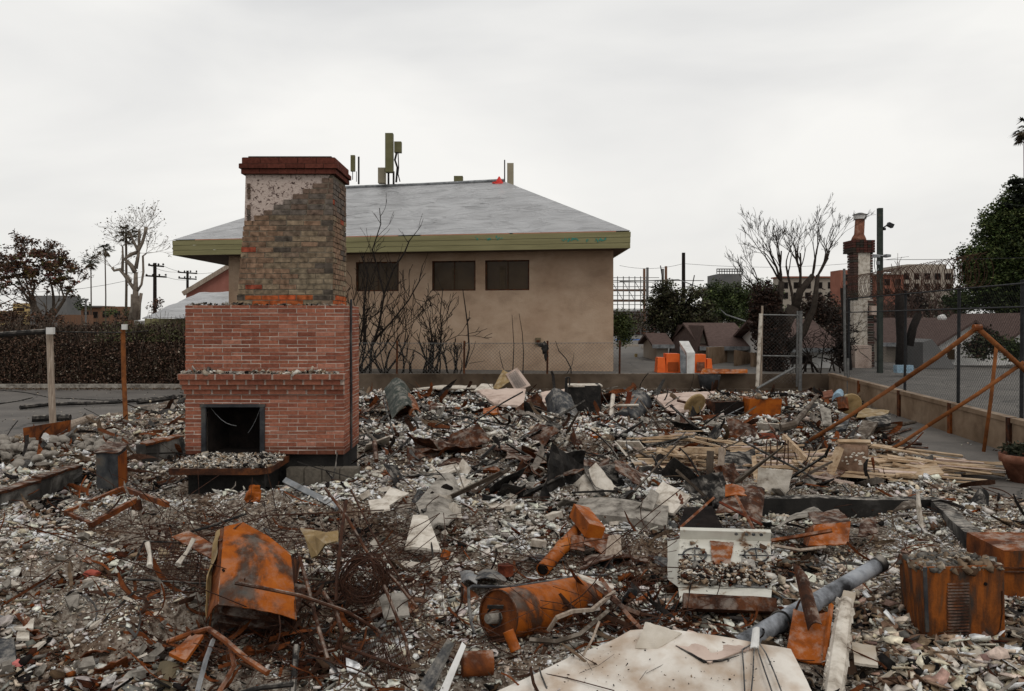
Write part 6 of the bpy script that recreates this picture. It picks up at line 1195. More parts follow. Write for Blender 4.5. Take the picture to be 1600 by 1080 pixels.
# concrete shell, white panel, column, patterned slab
m = MB(); m.sheet([P(668, 838, 7.0), P(700, 818, 7.2), P(728, 790, 7.9), P(650, 786, 7.6)], .02, 10, 8, .02, 2, 4, .06, .03); m.sheet([P(650, 786, 7.62), P(728, 790, 7.92), P(712, 744, 8.4), P(688, 742, 8.4)], .02, 8, 6, .02, 3, 4, .05, .03); m.build('plaster_shell', M['concrete'], None, False, 'large curved grey plaster shell with dark holes left of centre', 'plaster shell')
m = MB(); m.rock(P(698, 766, 8.05)+Vector((0, -.05, .02)), (.06, .02, .045), 3, 2, .4); m.rock(P(676, 773, 7.9)+Vector((0, -.05, .02)), (.025, .02, .025), 5, 1, .4); m.build('hole_shade', M['void'], None, False, 'black lumps painted as the shaded holes of the curved plaster shell', 'lump')  # black lumps set on the shell for its shaded holes; none are cut
m = MB(); m.sheet([P(632, 857, 6.3), P(690, 860, 6.3), P(668, 806, 6.9), P(645, 804, 6.95)], .02, 12, 12, .012, 6, 6, .01, .02); m.build('white_board', M['plaster'], None, False, 'flaking white board leaning below the curved plaster shell', 'board')
m = MB(); m.sheet([P(892, 802, 7.6), P(1042, 822, 7.2), P(1045, 792, 7.5), P(905, 778, 8.0)], .12, 16, 5, .015, 8, 3, .03, .02); m.build('broken_column', M['concrete'], None, False, 'long grey broken slab lying above the stove', 'slab')
m = MB(); m.sheet([P(1000, 795, 7.55), P(1052, 802, 7.4), P(1078, 775, 7.6), P(1035, 752, 7.9)], .03, 10, 8, .012, 9, 6, .01, .03); m.build('tile_slab', M['plaster'], None, False, 'white tile slab with faint reddish print standing behind the stove', 'slab')
m = MB(); r_ = random.Random(2)
for k in range(9): m.rock(P(1062+r_.uniform(-5, 5), 779+r_.uniform(-7, 7), 7.5), (.012, .004, .016), k, 1, .6)
m.build('printed_mark', M['terracotta'], None, False, 'faded reddish print on the white tile slab', 'print'); m = MB(); m.sheet([P(1000, 792, 7.45), P(1020, 797, 7.42), P(1030, 772, 7.6), P(1018, 763, 7.7)], .02, 6, 6, .01, 3, 5, 0, .02); m.build('grey_shard', M['concrete'], None, False, 'grey slab shard at the left of the printed tile slab', 'shard')

# stove
st = thing('stove', 'white enamel stove buried in ash with its burned cooktop facing up', 'stove', P(1130, 925, 5.6)); RLc, RRc, FLc, FRc = P(1062, 842, 6.05), P(1204, 846, 6.0), P(1060, 917, 5.5), P(1206, 920, 5.45)
m = MB(); m.sheet([FLc, FRc, RRc, RLc], .012, 16, 14, .006, 3, 6); m.build('cooktop', M['enamel'], st)
m = MB(); n_ = (FRc-FLc).cross(RLc-FLc).normalized(); t_ = (RLc-FLc).normalized(); a, b_ = RLc+n_*.0, RRc; m.hexa([a-t_*.0, b_, b_+t_*.03, a+t_*.03, a+n_*.075, b_+n_*.075, b_+n_*.07+t_*.05, a+n_*.07+t_*.05]); m.build('backguard', M['enamel'], st)
for u in (1150, 1166, 1177, 1189): m = MB(); c = P(u, 834.5+(u-1150)*.03, 5.95); m.lathe(c, c-Vector((0, .02, -.004)), [(0, .012), (1, .010)], 12, None, (True, True)); m.build('knob', M['burnt_metal'], st)
m = MB(); m.sheet([P(1043, 905, 5.75), P(1059, 917, 5.5), P(1061, 842, 6.05), P(1043, 846, 6.2)], .006, 6, 10, .006, 7, 6); m.build('side_panel', M['enamel'], st)
m = MB(); c = FLc.lerp(RLc, .62).lerp(FRc.lerp(RRc, .62), .46)+n_*.006; q_ = lambda s_, t2: FLc.lerp(RLc, t2).lerp(FRc.lerp(RRc, t2), s_)+n_*.012; m.sheet([q_(.36, .38), q_(.56, .40), q_(.60, .93), q_(.33, .95)], .004, 14, 14, .004, 3, 9, 0, .12); m.build('rust_hole', M['rust'], st)
for (s_, t2) in ((.17, .62), (.84, .64)):
    m = MB(); c = FLc.lerp(RLc, t2).lerp(FRc.lerp(RRc, t2), s_)+n_*.014; uu = (FRc-FLc).normalized(); m.tube([c+(uu*math.cos(q_)+t_*math.sin(q_))*(.085-.0*q_) for q_ in np.linspace(0, 6.28, 17)], .007, 5, False); m.tube([c-uu*.12, c+uu*.12], .005, 5); m.tube([c-t_*.1, c+t_*.1], .005, 5); m.build('burner', M['burnt_metal'], st)
m = MB(); m.sheet([FLc+n_*.012+uu*.38+t_*.0, FRc+n_*.012-uu*.02, FRc.lerp(RRc, .5)+n_*.012-uu*.02, FRc.lerp(RRc, .4)+n_*.012-uu*.18], .003, 6, 6, .006, 4, 12); m.build('grey_flap', M['grey_metal'], st)
m = MB(); m.sheet([P(1062, 938, 5.2), P(1204, 948, 5.15), P(1206, 921, 5.44), P(1060, 918, 5.49)], .008, 14, 5, .015, 5, 8); m.build('oven_front', M['enamel'], st)
m = MB(); m.sheet([P(1068, 950, 5.12), P(1215, 956, 5.1), P(1213, 934, 5.15), P(1068, 926, 5.19)], .05, 12, 4, .01, 8, 6); m.build('drawer', M['rust_dark'], st)
n = 1500; s1, s2 = rq.rand(n), rq.rand(n); s2 = np.where(rq.rand(n) < .86, s2*.42, s2*.95); kk = ~((s1 > .30) & (s1 < .62) & (s2 > .36)); s1, s2 = s1[kk], s2[kk]
fl, fr_, rl, rr_ = [np.array(v) for v in (FLc, FRc, RLc, RRc)]; pts = (fl[None]*(1-s1[:, None])+fr_[None]*s1[:, None])*(1-s2[:, None])+(rl[None]*(1-s1[:, None])+rr_[None]*s1[:, None])*s2[:, None]; hh = .05*rq.rand(len(s1))*(1-s2)
patch_rubble('stove_ash', rq, pts[:, 0], pts[:, 1], pts[:, 2]+.012+hh, .012, 'ash and crumbs heaped on the stove cooktop', .95, ('white', 'lgray', 'gray', 'cream', 'black', 'brown', 'tan', 'drust'))

# grey pipe with strap
gpp = thing('flue_pipe', 'charred grey flue pipe sloping up to the right above the white sheet', 'pipe', P(1200, 1000, 4.8)); a, b_ = P(1150, 1012, 4.7), P(1377, 880, 5.5); dn = (b_-a)
M['flue'] = noisemat('charred_grey_pipe', [(.34, (.02, .02, .021)), (.43, (.13, .135, .145)), (.55, (.30, .315, .34)), (.72, (.42, .43, .44))], 4.5, .6, .25, 50, .2)
m = MB(); m.lathe(a, b_, [(0, .055), (.45, .055), (.46, .060), (.5, .060), (.51, .051), (.96, .049), (1, .052), (1, .043), (.95, .041)], 28); m.build('pipe_wall', M['flue'], gpp, True)
m = MB(); m.lathe(a.lerp(b_, .955), b_+dn.normalized()*.004, [(0, .0525), (1, .056)], 20, None, (False, True)); m.build('burnt_mouth', M['charred'], gpp, True)
m = MB(); c = a.lerp(b_, .27); u = dn.normalized().orthogonal().normalized(); v = dn.normalized().cross(u); m.tube([c+(u*math.cos(t)+v*math.sin(t))*.061+dn*.02*math.sin(t) for t in np.linspace(0, 6.28, 25)], .007, 5, False); m.build('chain_strap', M['charred'], gpp)
m = MB(); m.sheet([P(1262, 985, 4.62), P(1284, 975, 4.62), P(1262, 900, 4.95), P(1238, 880, 5.1)], .008, 6, 14, .02, 5, 7, .03); m.build('hanging_strap', M['rust_dark'], None, False, 'dark bent metal strap hanging over the grey flue pipe', 'strap')
m = MB(); m.sheet([P(1228, 1022, 4.5), P(1292, 1036, 4.45), P(1296, 955, 4.75), P(1240, 950, 4.85)], .012, 10, 10, .012, 8, 8, -.02, .02); m.build('rusty_tray', M['rust_bright'], None, False, 'rusty tray with split edge below the grey flue pipe', 'tray'); rod('rusty_angle', 'thin rusty angle bar along the right side of the tray', [P(1289, 1040, 4.4), P(1293, 990, 4.6), P(1299, 945, 4.8)], .014, 'rust_bright', 'bar', 4)
m = MB(); m.tube([P(1300, 1095, 4.1), P(1308, 1040, 4.35), P(1314, 990, 4.6), P(1322, 940, 4.85)], [.05, .055, .05, .04], 9); 
r_ = random.Random(8); lg = thing('ashen_log', 'white crackled log standing left of the big rusty cabinet', 'log', P(1305, 1080, 4.2)); m.build('wood_core', M['plaster'], lg); m = MB()
for k in range(44):
    t = r_.random()*3; i = int(t); ax_ = [P(1300, 1095, 4.1), P(1308, 1040, 4.35), P(1314, 990, 4.6), P(1322, 940, 4.85)]; c = ax_[i].lerp(ax_[i+1], t-i); q_ = r_.uniform(-2.2, .9); o_ = Vector((math.sin(q_), -math.cos(q_), .1))*.05; m.box(c+o_, (r_.uniform(.02, .05), .012, r_.uniform(.02, .05)), rotm(r_.gauss(-.2, .1), r_.gauss(0, .2), q_))
m.build('ash_crust', M['plaster'], lg)

# foreground white sheet
M['sheet_cream'] = noisemat('cracked_cream_sheet', [(.25, (.34, .28, .22)), (.40, (.54, .49, .43)), (.58, (.66, .615, .555)), (.8, (.71, .67, .615))], 2.2, .8, .3, 30, ramp2=((.38, (.72, .62, .54)), (.56, (1, 1, 1))), s2=4.5)
ws = thing('scorched_sheet', 'large cracked cream sheet across the bottom right of centre', 'panel', P(1020, 1080, 4.0)); m = MB(); m.sheet([P(640, 1140, 4.0), P(1300, 1140, 3.75), P(1236, 1014, 4.32), P(985, 985, 4.6)], .025, 40, 24, .02, 6, 2.2, .03, .004)
m.build('sheet', M['sheet_cream'], ws)
sh_a, sh_b, sh_c, sh_d = P(640, 1140, 4.0), P(1300, 1140, 3.75), P(1236, 1014, 4.32), P(985, 985, 4.6); snn = (sh_b-sh_a).cross(sh_d-sh_a).normalized()
def onsheet(u, v, up_=.03):
    ray = P(u, v, 1)-Vector((0, 0, H)); t = (sh_a+snn*up_-Vector((0, 0, H))).dot(snn)/ray.dot(snn); return Vector((0, 0, H))+ray*t
m = MB(); m.sheet([onsheet(1040, 1004, .028), onsheet(1108, 1034, .05), onsheet(1178, 1014, .02), onsheet(1075, 984, .035)], .008, 26, 14, .013, 9, 7, .0, .035); m.build('torn_flap', M['pink_plaster'], ws)
m = MB(); m.sheet([onsheet(992, 1014, .022), onsheet(1026, 1016, .03), onsheet(1066, 990, .05), onsheet(1008, 972, .10)], .01, 14, 14, .016, 4, 9, .01, .03); m.build('curled_corner', M['cream'], ws)
m = MB(); m.tube([onsheet(u, v, .038) for u, v in ((1056, 1009), (1080, 1022), (1100, 1034), (1128, 1032), (1155, 1024))], [.003, .007, .008, .006, .002], 5); m.build('tear_edge', M['charred'], ws)
for pts in (((905, 1052), (935, 1040), (960, 1022)), ((925, 1048), (915, 1030)), ((1010, 1052), (1045, 1034), (1062, 1028)), ((1000, 1062), (1010, 1048))):
    m = MB(); m.tube([onsheet(u, v, .033) for u, v in pts], .0014, 4); m.build('crack', M['charred'], ws)
n = 170; uq = 800+430*rq.rand(n)**.8; vq = 1000+80*rq.rand(n); cp_ = np.array([onsheet(float(a), float(b), .032) for a, b in zip(uq, vq)]); kq = np.array([(b > 988+.04*(a-985) if a > 985 else b > 990+.37*(985-a)) and a < 1225 for a, b in zip(uq, vq)]); cp_ = cp_[kq]
patch_rubble('sheet_crumbs', rq, cp_[:, 0], cp_[:, 1], cp_[:, 2], .0035, 'small crumbs scattered on the cream sheet', .7, ('gray', 'brown', 'tan', 'black', 'lgray'))
for i, (pts) in enumerate(([(1180, 1012), (1160, 1024), (1162, 1050), (1164, 1092)], [(1181, 1012), (1178, 1030), (1177, 1060), (1174, 1092)], [(1183, 1012), (1186, 1030), (1196, 1060), (1207, 1092)], [(1186, 1013), (1197, 1030), (1210, 1060), (1222, 1092)])):
    m = MB(); nn = (sh_b-sh_a).cross(sh_d-sh_a).normalized(); pp = []
    for (u, v) in pts:
        ray = P(u, v, 1)-Vector((0, 0, H)); t = (sh_a-Vector((0, 0, H))).dot(nn)/ray.dot(nn); pp.append(Vector((0, 0, H))+ray*t+nn*(.035))
    m.tube(pp, .0042, 5); m.build('hanging_wire', M['burnt_metal'], None, False, ['leftmost', 'second from left', 'third from left', 'rightmost'][i]+' of four thin wires lying down the cream sheet', 'wire')
m = MB(); m.sheet([P(1172, 1014, 4.3), P(1186, 1014, 4.3), P(1187, 980, 4.45), P(1176, 982, 4.45)], .008, 4, 6, .01, 4, 10, .01, .01); m.build('white_clip', M['white_paint'], None, False, 'white scrap where the four wires meet', 'scrap')

# rusty cabinets on the right
cb = thing('rusty_cabinet', 'large rusty cabinet with louvre slots and rubble on top', 'cabinet', P(1490, 1005, 5.2))
FLb, FRb, BLb = P(1448, 1012, 4.95), P(1570, 1008, 4.98), P(1412, 985, 5.5); BRb = FRb+(BLb-FLb); Hc = .50; hv = Vector((-.015, .0, Hc))
m = MB(); m.sheet([FLb, FRb, FRb+hv+Vector((.01, 0, 0)), FLb+hv], .008, 20, 18, .005, 3, 5, .004, .003); m.build('front_panel', M['rust_streak'], cb)
m = MB(); m.sheet([BLb, FLb, FLb+hv, BLb+hv+Vector((-.02, 0, .03))], .008, 14, 14, .006, 5, 5, .004, .006); m.build('side_panel', M['rust_streak'], cb); m = MB(); m.sheet([FRb, BRb, BRb+hv, FRb+hv], .008, 8, 8, .006, 6, 5); m.build('side_panel', M['rust'], cb); m = MB(); m.sheet([BRb, BLb, BLb+hv, BRb+hv], .008, 8, 8, .006, 7, 5); m.build('back_panel', M['rust'], cb)
m = MB(); k = Vector((0, 0, -.035)); m.sheet([FLb+hv+k, FRb+hv+k, BRb+hv+k, BLb+hv+k], .008, 8, 8, .006, 7, 5); m.build('top_panel', M['rust_dark'], cb)
m = MB(); ux = (FRb-FLb).normalized()
for i in range(17):
    z = .075+i*.0195; a = FLb+ux*.13+Vector((0, -.004, z)); m.hexa([a+Vector((0, -.006, 0)), a+ux*.14+Vector((0, -.006, 0)), a+ux*.14+Vector((0, .004, 0)), a+Vector((0, .004, 0)), a+Vector((0, -.001, .009)), a+ux*.14+Vector((0, -.001, .009)), a+ux*.14+Vector((0, .004, .009)), a+Vector((0, .004, .009))])
m.build('louvres', M['rust_dark'], cb)
m = MB(); a = FLb+ux*.375+Vector((0, -.008, .385)); m.lathe(a, a+Vector((0, .012, 0)), [(0, .011), (1, .011)], 10, None, (True, True)); m.build('bolt_hole', M['void'], cb)
m = MB(); m.beam(FLb+Vector((-.0, -.006, .1)), FLb+hv+Vector((0, -.006, -.0)), .02, .012); m.build('corner_strip', M['burnt_metal'], cb)
m = MB(); m.tube([FRb+Vector((-.08, -.008, .01)), FRb+Vector((-.035, -.008, .1)), FRb+Vector((-.02, -.008, .2)), FRb+Vector((-.02, -.008, .34))], .004, 4); m.build('bent_seam', M['rust_dark'], cb)
n = 2600; s1, s2 = rq.rand(n), rq.rand(n); fl, fr_, rl, rr_ = [np.array(v+hv) for v in (FLb, FRb, BLb, BRb)]; pts = (fl[None]*(1-s1[:, None])+fr_[None]*s1[:, None])*(1-s2[:, None])+(rl[None]*(1-s1[:, None])+rr_[None]*s1[:, None])*s2[:, None]
dm = (1-abs(2*s1-1)**2)*(1-abs(2*s2-1)**2); patch_rubble('cabinet_rubble', rq, pts[:, 0], pts[:, 1], pts[:, 2]-.02+.075*rq.rand(n)*dm**.6, .016, 'grey tile pieces and grit heaped on the rusty cabinet', .62, ('lgray', 'gray', 'cream', 'tan', 'gray', 'brown', 'tan'))
cb2 = thing('rusty_cabinet', 'second rusty cabinet cut by the right edge of the view', 'cabinet', P(1600, 975, 5.9)); a, b_ = P(1568, 980, 5.75), P(1690, 985, 5.6); hv2 = Vector((0, 0, .55)); kk = Vector((.02, .5, 0))
for q4, mt in (([a, b_, b_+hv2, a+hv2], 'rust_streak'), ([a+kk, a, a+hv2, a+kk+hv2], 'rust'), ([b_, b_+kk, b_+kk+hv2, b_+hv2], 'rust'), ([b_+kk, a+kk, a+kk+hv2, b_+kk+hv2], 'rust'), ([a+hv2, b_+hv2, b_+kk+hv2, a+kk+hv2], 'rust')): m = MB(); m.sheet(q4, .006, 12, 12, .006, 3, 5, .003); m.build('panel', M[mt], cb2)
for z in (.43, .40, .12): m = MB(); m.beam(a+Vector((0, -.008, z)), b_+Vector((0, -.008, z)), .012, .010); m.build('seam', M['rust_dark'], cb2)

# rusty box pieces mid right
rx = thing('crushed_box', 'crushed rusty box left of the sunken foundation', 'box', P(1290, 855, 6.6)); m = MB(); m.sheet([P(1262, 853, 6.5), P(1326, 850, 6.5), P(1329, 816, 6.7), P(1272, 820, 6.75)], .01, 10, 8, .012, 3, 8, 0, .01); m.build('front', M['rust_bright'], rx)
m = MB(); m.sheet([P(1272, 820, 6.75), P(1330, 815, 6.7), P(1310, 795, 7.3), P(1262, 800, 7.2)], .01, 8, 8, .02, 4, 7); m.build('lid', M['rust_dark'], rx); m = MB(); m.sheet([P(1255, 850, 6.9), P(1262, 853, 6.5), P(1272, 820, 6.75), P(1258, 826, 7.1)], .01, 6, 6, .01, 5, 7); m.build('side', M['rust'], rx)
m = MB(); m.sheet([P(1215, 822, 7.0), P(1290, 800, 7.2), P(1272, 792, 7.6), P(1200, 832, 7.4)], .02, 10, 5, .03, 6, 5, .03, .02); m.build('grey_board', M['concrete'], None, False, 'warped dark grey board left of the crushed rusty box', 'board')
rod('chain_bar', 'notched rusty bar pointing at the crushed box', [P(1205, 845, 6.4), P(1250, 838, 6.35), P(1300, 829, 6.3)], .017, 'rust', 'bar', 4); rod('broken_strip', 'brown strip below the notched rusty bar', [P(1210, 853, 6.3), P(1250, 860, 6.25), P(1290, 855, 6.3)], .014, 'weathered_wood', 'strip', 4)
rod('ash_stick', 'white ash-crusted stick standing in the sunken foundation', [P(1440, 825, 7.4), P(1436, 800, 7.45), P(1434, 768, 7.5)], [.022, .025, .015], 'plaster', 'stick')
m = MB(); m.sheet([P(1340, 838, 6.9), P(1372, 832, 7.0), P(1368, 806, 7.3), P(1345, 812, 7.2)], .01, 8, 8, .02, 3, 9, 0, .02); m.build('bent_plate', M['rust_dark'], None, False, 'dark rusty plate right of the crushed box', 'metal plate')
m = MB(); m.sheet([P(1395, 800, 7.4), P(1440, 790, 7.6), P(1436, 780, 7.8), P(1400, 792, 7.6)], .02, 8, 4, .03, 3, 9, .02, .02); m.build('bent_plate', M['bark'], None, False, 'brown curl of sheet hanging over the foundation wall', 'metal plate')
cv = thing('cavity_shade', 'black panel painted as the shaded inside of a charred box behind the stove', 'box', P(1120, 830, 6.9)); m = MB(); m.sheet([P(1058, 824, 6.9), P(1130, 826, 6.9), P(1112, 792, 7.3), P(1070, 796, 7.3)], .02, 10, 8, .03, 3, 5); m.build('panel', M['void'], cv)  # flat black panel carries the shade of the opening; no cavity is built
m = MB(); m.sheet([P(1118, 800, 7.2), P(1190, 820, 7.1), P(1195, 765, 7.6), P(1140, 760, 7.7)], .01, 10, 10, .04, 4, 5, .04, .02); m.build('bent_plate', M['rust_dark'], None, False, 'crumpled dark rusty sheet right of the tile slab', 'metal plate'); m = MB(); m.sheet([P(1133, 776, 7.4), P(1175, 775, 7.4), P(1170, 763, 7.6), P(1133, 758, 7.6)], .01, 8, 4, .02, 4, 7, .02, .01); m.build('bent_plate', M['rust_bright'], None, False, 'small bright rusty sheet with white edge behind the stove', 'metal plate')
for i, (p, q_, mt) in enumerate((((1062, 825, 6.6), (1115, 778, 7.2), 'rust'), ((1190, 820, 6.5), (1125, 785, 7.1), 'rust_red'), ((1178, 828, 6.4), (1150, 775, 7.0), 'rust'))): rod('rusty_angle', ('left', 'right', 'middle')[i]+' of three rusty bars propped behind the stove', [P(*p), P(*q_)], .014, mt, 'bar', 4)
# trim stack mid lot
def deb(name, label, c4_, mat, cat, th=.015, warp=.02, bow=.0, rag=.02, seed=None, nu=10, nv=8): m = MB(); m.sheet([P(*p) for p in c4_], th, nu, nv, warp, seed or (len(label) % 17+int(c4_[0][0])), 4, bow, rag); return m.build(name, M[mat], None, False, label, cat)
deb('yellow_board', 'yellow stained board leaning at the top of the far rubble', [(770, 606, 18.8), (778, 608, 18.7), (806, 590, 18.9), (786, 577, 19.2)], 'yellowed', 'board')
lb_ = deb('printed_board', 'pale board with pinkish edge leaning right of the yellow board', [(806, 612, 18.6), (829, 602, 18.6), (808, 574, 19.0), (790, 585, 19.0)], 'pink_plaster', 'board', .03, .005, 0, 0)
m = MB()
for k in range(15):
    t = .12+k*.055; a = P(806, 612, 18.55).lerp(P(790, 585, 18.95), t); b_ = P(829, 602, 18.55).lerp(P(808, 574, 18.95), t); m.beam(a.lerp(b_, .12)+Vector((0, -.03, .0)), a.lerp(b_, .8)+Vector((0, -.03, 0)), .012, .012)
m.build('ridge', M['far_grey'], lb_)
deb('pink_slab', 'cracked pale pink slab lying in the far rubble', [(772, 632, 16.0), (818, 636, 15.8), (822, 608, 17.4), (745, 609, 17.6)], 'pink_plaster', 'slab', .05, .03, .02, .04); deb('pink_slab', 'white pinkish slab left of the black cabinet', [(848, 628, 16.4), (872, 632, 16.2), (884, 607, 17.6), (845, 613, 17.2)], 'pink_plaster', 'slab', .05, .03, .0, .04)
deb('white_board', 'long thin white board lying before the low wall', [(645, 607, 20.5), (745, 606, 20.5), (745, 602, 21.2), (690, 602, 21.2)], 'plaster', 'board', .03); deb('white_board', 'second white board left of the yellow board', [(740, 610, 19.5), (772, 612, 19.4), (770, 600, 20.2), (752, 600, 20.2)], 'plaster', 'board', .03)
deb('curved_metal', 'large dark green curled metal sheet near the fireplace', [(612, 655, 14.2), (655, 650, 14.4), (640, 612, 15.6), (600, 607, 15.8)], 'green_metal', 'metal sheet', .02, .08, .25, .02); deb('curved_metal', 'rusty edged fold beside the dark green sheet', [(640, 650, 14.2), (658, 645, 14.3), (650, 625, 15.0), (628, 618, 15.4)], 'rust', 'metal sheet', .02, .04, .1, .02)
deb('sheet_metal', 'grey curved sheet leaning left of the black cabinet', [(860, 668, 14.6), (908, 655, 14.5), (892, 618, 15.2), (852, 625, 15.5)], 'burnt_metal', 'metal sheet', .02, .06, .22, .02)
kc = thing('black_cabinet', 'black charred cabinet in the middle of the far rubble', 'cabinet', P(915, 650, 15.5)); m = MB(); a, b_ = P(888, 652, 15.4), P(939, 652, 15.3); hq = P(0, 603, 15.4).z-a.z; m.hexa([a, b_, b_+Vector((0, .6, 0)), a+Vector((0, .6, 0)), a+Vector((0, 0, hq)), b_+Vector((0, 0, hq)), b_+Vector((0, .6, hq)), a+Vector((0, .6, hq))]); m.build('carcass', M['charred'], kc)
m = MB(); m.beam(P(884, 616, 15.38), P(885, 590, 15.38), .05, .05); m.beam(P(885, 590, 15.36), P(890, 590, 15.36), .03, .03); m.beam(P(890, 590, 15.34), P(890, 602, 15.34), .025, .025); m.build('bracket', M['charred'], kc); m = MB(); m.box(P(913, 602, 15.6), (.66, .5, .03)); m.build('ash_top', M['plaster'], kc)
dr = thing('steel_drum', 'rust and grey drum leaning in the far rubble', 'drum', P(985, 665, 15)); m = MB(); a, b_ = P(978, 662, 14.8), P(1000, 627, 15.6); m.lathe(a, b_, [(0, .23), (.02, .245), (.05, .23), (.33, .23), (.35, .245), (.37, .23), (.66, .23), (.68, .245), (.7, .23), (.96, .23), (.98, .245), (1, .23)], 24, None, (True, True)); m.build('shell', M['burnt_metal'], dr, True); m = MB(); m.lathe(a.lerp(b_, .2)+Vector((-.01, -.01, 0)), a.lerp(b_, .75)+Vector((-.01, -.01, 0)), [(0, .228), (1, .228)], 12); m.build('rust_patch', M['rust_bright'], dr, True)
deb('white_slab', 'large pale slab lying left of the black box', [(1052, 648, 14.5), (1098, 640, 15.2), (1118, 612, 18.0), (1020, 618, 17.2)], 'pink_plaster', 'slab', .04, .03, .03, .03)
dd = MB(); c = P(1087, 634, 14.9); dd.lathe(c, c+Vector((-.02, .035, .02)), [(0, .21), (.3, .235), (1, .235)], 24, None, (True, True)); dd.build('round_tray', M['yellowed'], None, False, 'round tan lid tilted in front of the pale slab', 'lid'); rod('rusty_bar', 'thin bar poking left of the round tan lid', [P(1058, 626, 14.9), P(1080, 631, 14.9)], .025, 'rust_dark', 'bar')
def appl(name, label, x0, x1, y0, y1, Y, mat, front=None, dp=.6, skew=0, topash=True):
    root = thing(name, label, 'appliance', P((x0+x1)/2, y1, Y)); a, b_ = P(x0, y1, Y), P(x1, y1, Y); hh = (y1-y0)/F*Y; up_ = Vector((skew*hh, 0, hh)); d_ = Vector((-.04, dp, 0))
    for q4, nm in (([a, b_, b_+up_, a+up_], 'front_panel'), ([a+d_, a, a+up_, a+d_+up_], 'side_panel'), ([b_, b_+d_, b_+d_+up_, b_+up_], 'side_panel'), ([b_+d_, a+d_, a+d_+up_, b_+d_+up_], 'back_panel'), ([a+up_, b_+up_, b_+d_+up_, a+d_+up_], 'top_panel')): m = MB(); m.sheet(q4, .01, 8, 8, .012, 3, 3, .01, .003); m.build(nm, M[front if front and nm == 'front_panel' else mat], root)
    if topash: n = 260; xx_, yy_ = rq.rand(n), rq.rand(n); patch_rubble('appliance_ash', rq, a.x+up_.x+xx_*(b_.x-a.x), Y+yy_*dp, a.z+hh+.01+.07*rq.rand(n), .02, 'ash piled on top of the '+label, .9)
    return root
k1 = appl('burnt_stove', 'black hollow burnt stove shell left of the orange box', 1116, 1162, 628, 660, 15.5, 'rust_dark', 'void'); m = MB(); m.tube([P(1122, 656, 15.45), P(1162, 636, 15.45)], .01, 4); m.tube([P(1125, 655, 15.45), P(1140, 648, 15.44), P(1155, 651, 15.45), P(1163, 658, 15.45)], .012, 4); m.build('rack_bar', M['grey_metal'], k1)
appl('rusted_dryer', 'bright orange rusty appliance box right of the black stove shell', 1168, 1218, 624, 660, 15.3, 'rust_bright', None, .6, .10)
dd = MB(); c = P(1330, 632, 15.5); dd.lathe(c, c+Vector((.0, .06, .01)), [(0, .20), (.3, .215), (1, .20)], 24, None, (True, True)); dd.build('round_disc', M['yellowed'], None, False, 'round rusty tan disc standing near the right wall', 'disc'); m = MB(); m.lathe(P(1318, 640, 15.4), P(1316, 622, 15.5), [(0, .1), (1, .1)], 12, None, (True, True)); m.build('rusty_drumlet', M['rust'], None, False, 'small rusty cylinder beside the tan disc', 'cylinder')
deb('flat_sheet', 'flat rusty tan sheet lying right of the disc', [(1338, 652, 14.3), (1382, 650, 14.4), (1390, 642, 15.2), (1345, 636, 16.0)], 'yellowed', 'metal sheet', .02, .02, 0, .01); deb('charred_sheet', 'black panel under the flat tan sheet', [(1360, 664, 13.4), (1392, 660, 13.6), (1392, 646, 14.1), (1352, 652, 14.0)], 'charred', 'panel', .05, .02); deb('orange_scrap', 'small orange scrap at the corner of the walls', [(1287, 621, 18.4), (1304, 618, 18.4), (1300, 608, 18.8), (1285, 612, 18.8)], 'terracotta', 'scrap', .05)
deb('blue_bag', 'pale blue plastic bag by the corner fence post', [(1300, 623, 18.1), (1318, 622, 18.1), (1318, 611, 18.5), (1303, 612, 18.5)], 'water_pack', 'bag', .1, .08, .1, .02)
deb('leaning_slab', 'grey slab leaning in the middle of the right rubble', [(1286, 665, 13.6), (1300, 668, 13.5), (1298, 640, 14.0), (1280, 632, 14.2)], 'concrete', 'slab', .04); deb('leaning_slab', 'dark slab leaning right of the grey one', [(1306, 672, 13.3), (1322, 670, 13.3), (1330, 648, 13.9), (1313, 645, 14.0)], 'burnt_metal', 'slab', .05); deb('leaning_slab', 'brown slab propped under the swing frame leg', [(1330, 690, 12.4), (1352, 688, 12.4), (1372, 660, 12.9), (1348, 656, 13.2)], 'bark', 'slab', .05)
deb('crumpled_cloth', 'blue crumpled scrap in the middle of the ash', [(1112, 691, 13.4), (1134, 692, 13.3), (1130, 682, 13.7), (1116, 680, 13.8)], 'blue', 'scrap', .04, .06, .05, .02)
deb('ash_sheet', 'white ash-covered sheet fallen over a dark hollow', [(810, 746, 10.0), (868, 752, 9.8), (845, 720, 10.8), (795, 712, 11.0)], 'plaster', 'sheet', .02, .05, .04, .04); deb('hollow_shade', 'dark curved sheet under the ash-covered one', [(785, 748, 9.75), (850, 752, 9.6), (842, 726, 9.95), (780, 722, 10.2)], 'void', 'sheet', .02, .05)  # the second, near-black sheet is drawn in place of the hollow's shade
pf = thing('picture_frame', 'thin black frame with cloudy pane lying in the ash', 'frame', P(900, 735, 9.9)); q4 = [P(878, 745, 9.5), P(902, 751, 9.3), P(924, 722, 9.7), P(908, 710, 10.1)]; m = MB(); m.tube(q4+[q4[0]], .013, 5, False); m.build('rim', M['charred'], pf); m = MB(); m.sheet(q4, .004, 4, 4, .002); m.build('pane', M['grey_metal'], pf)
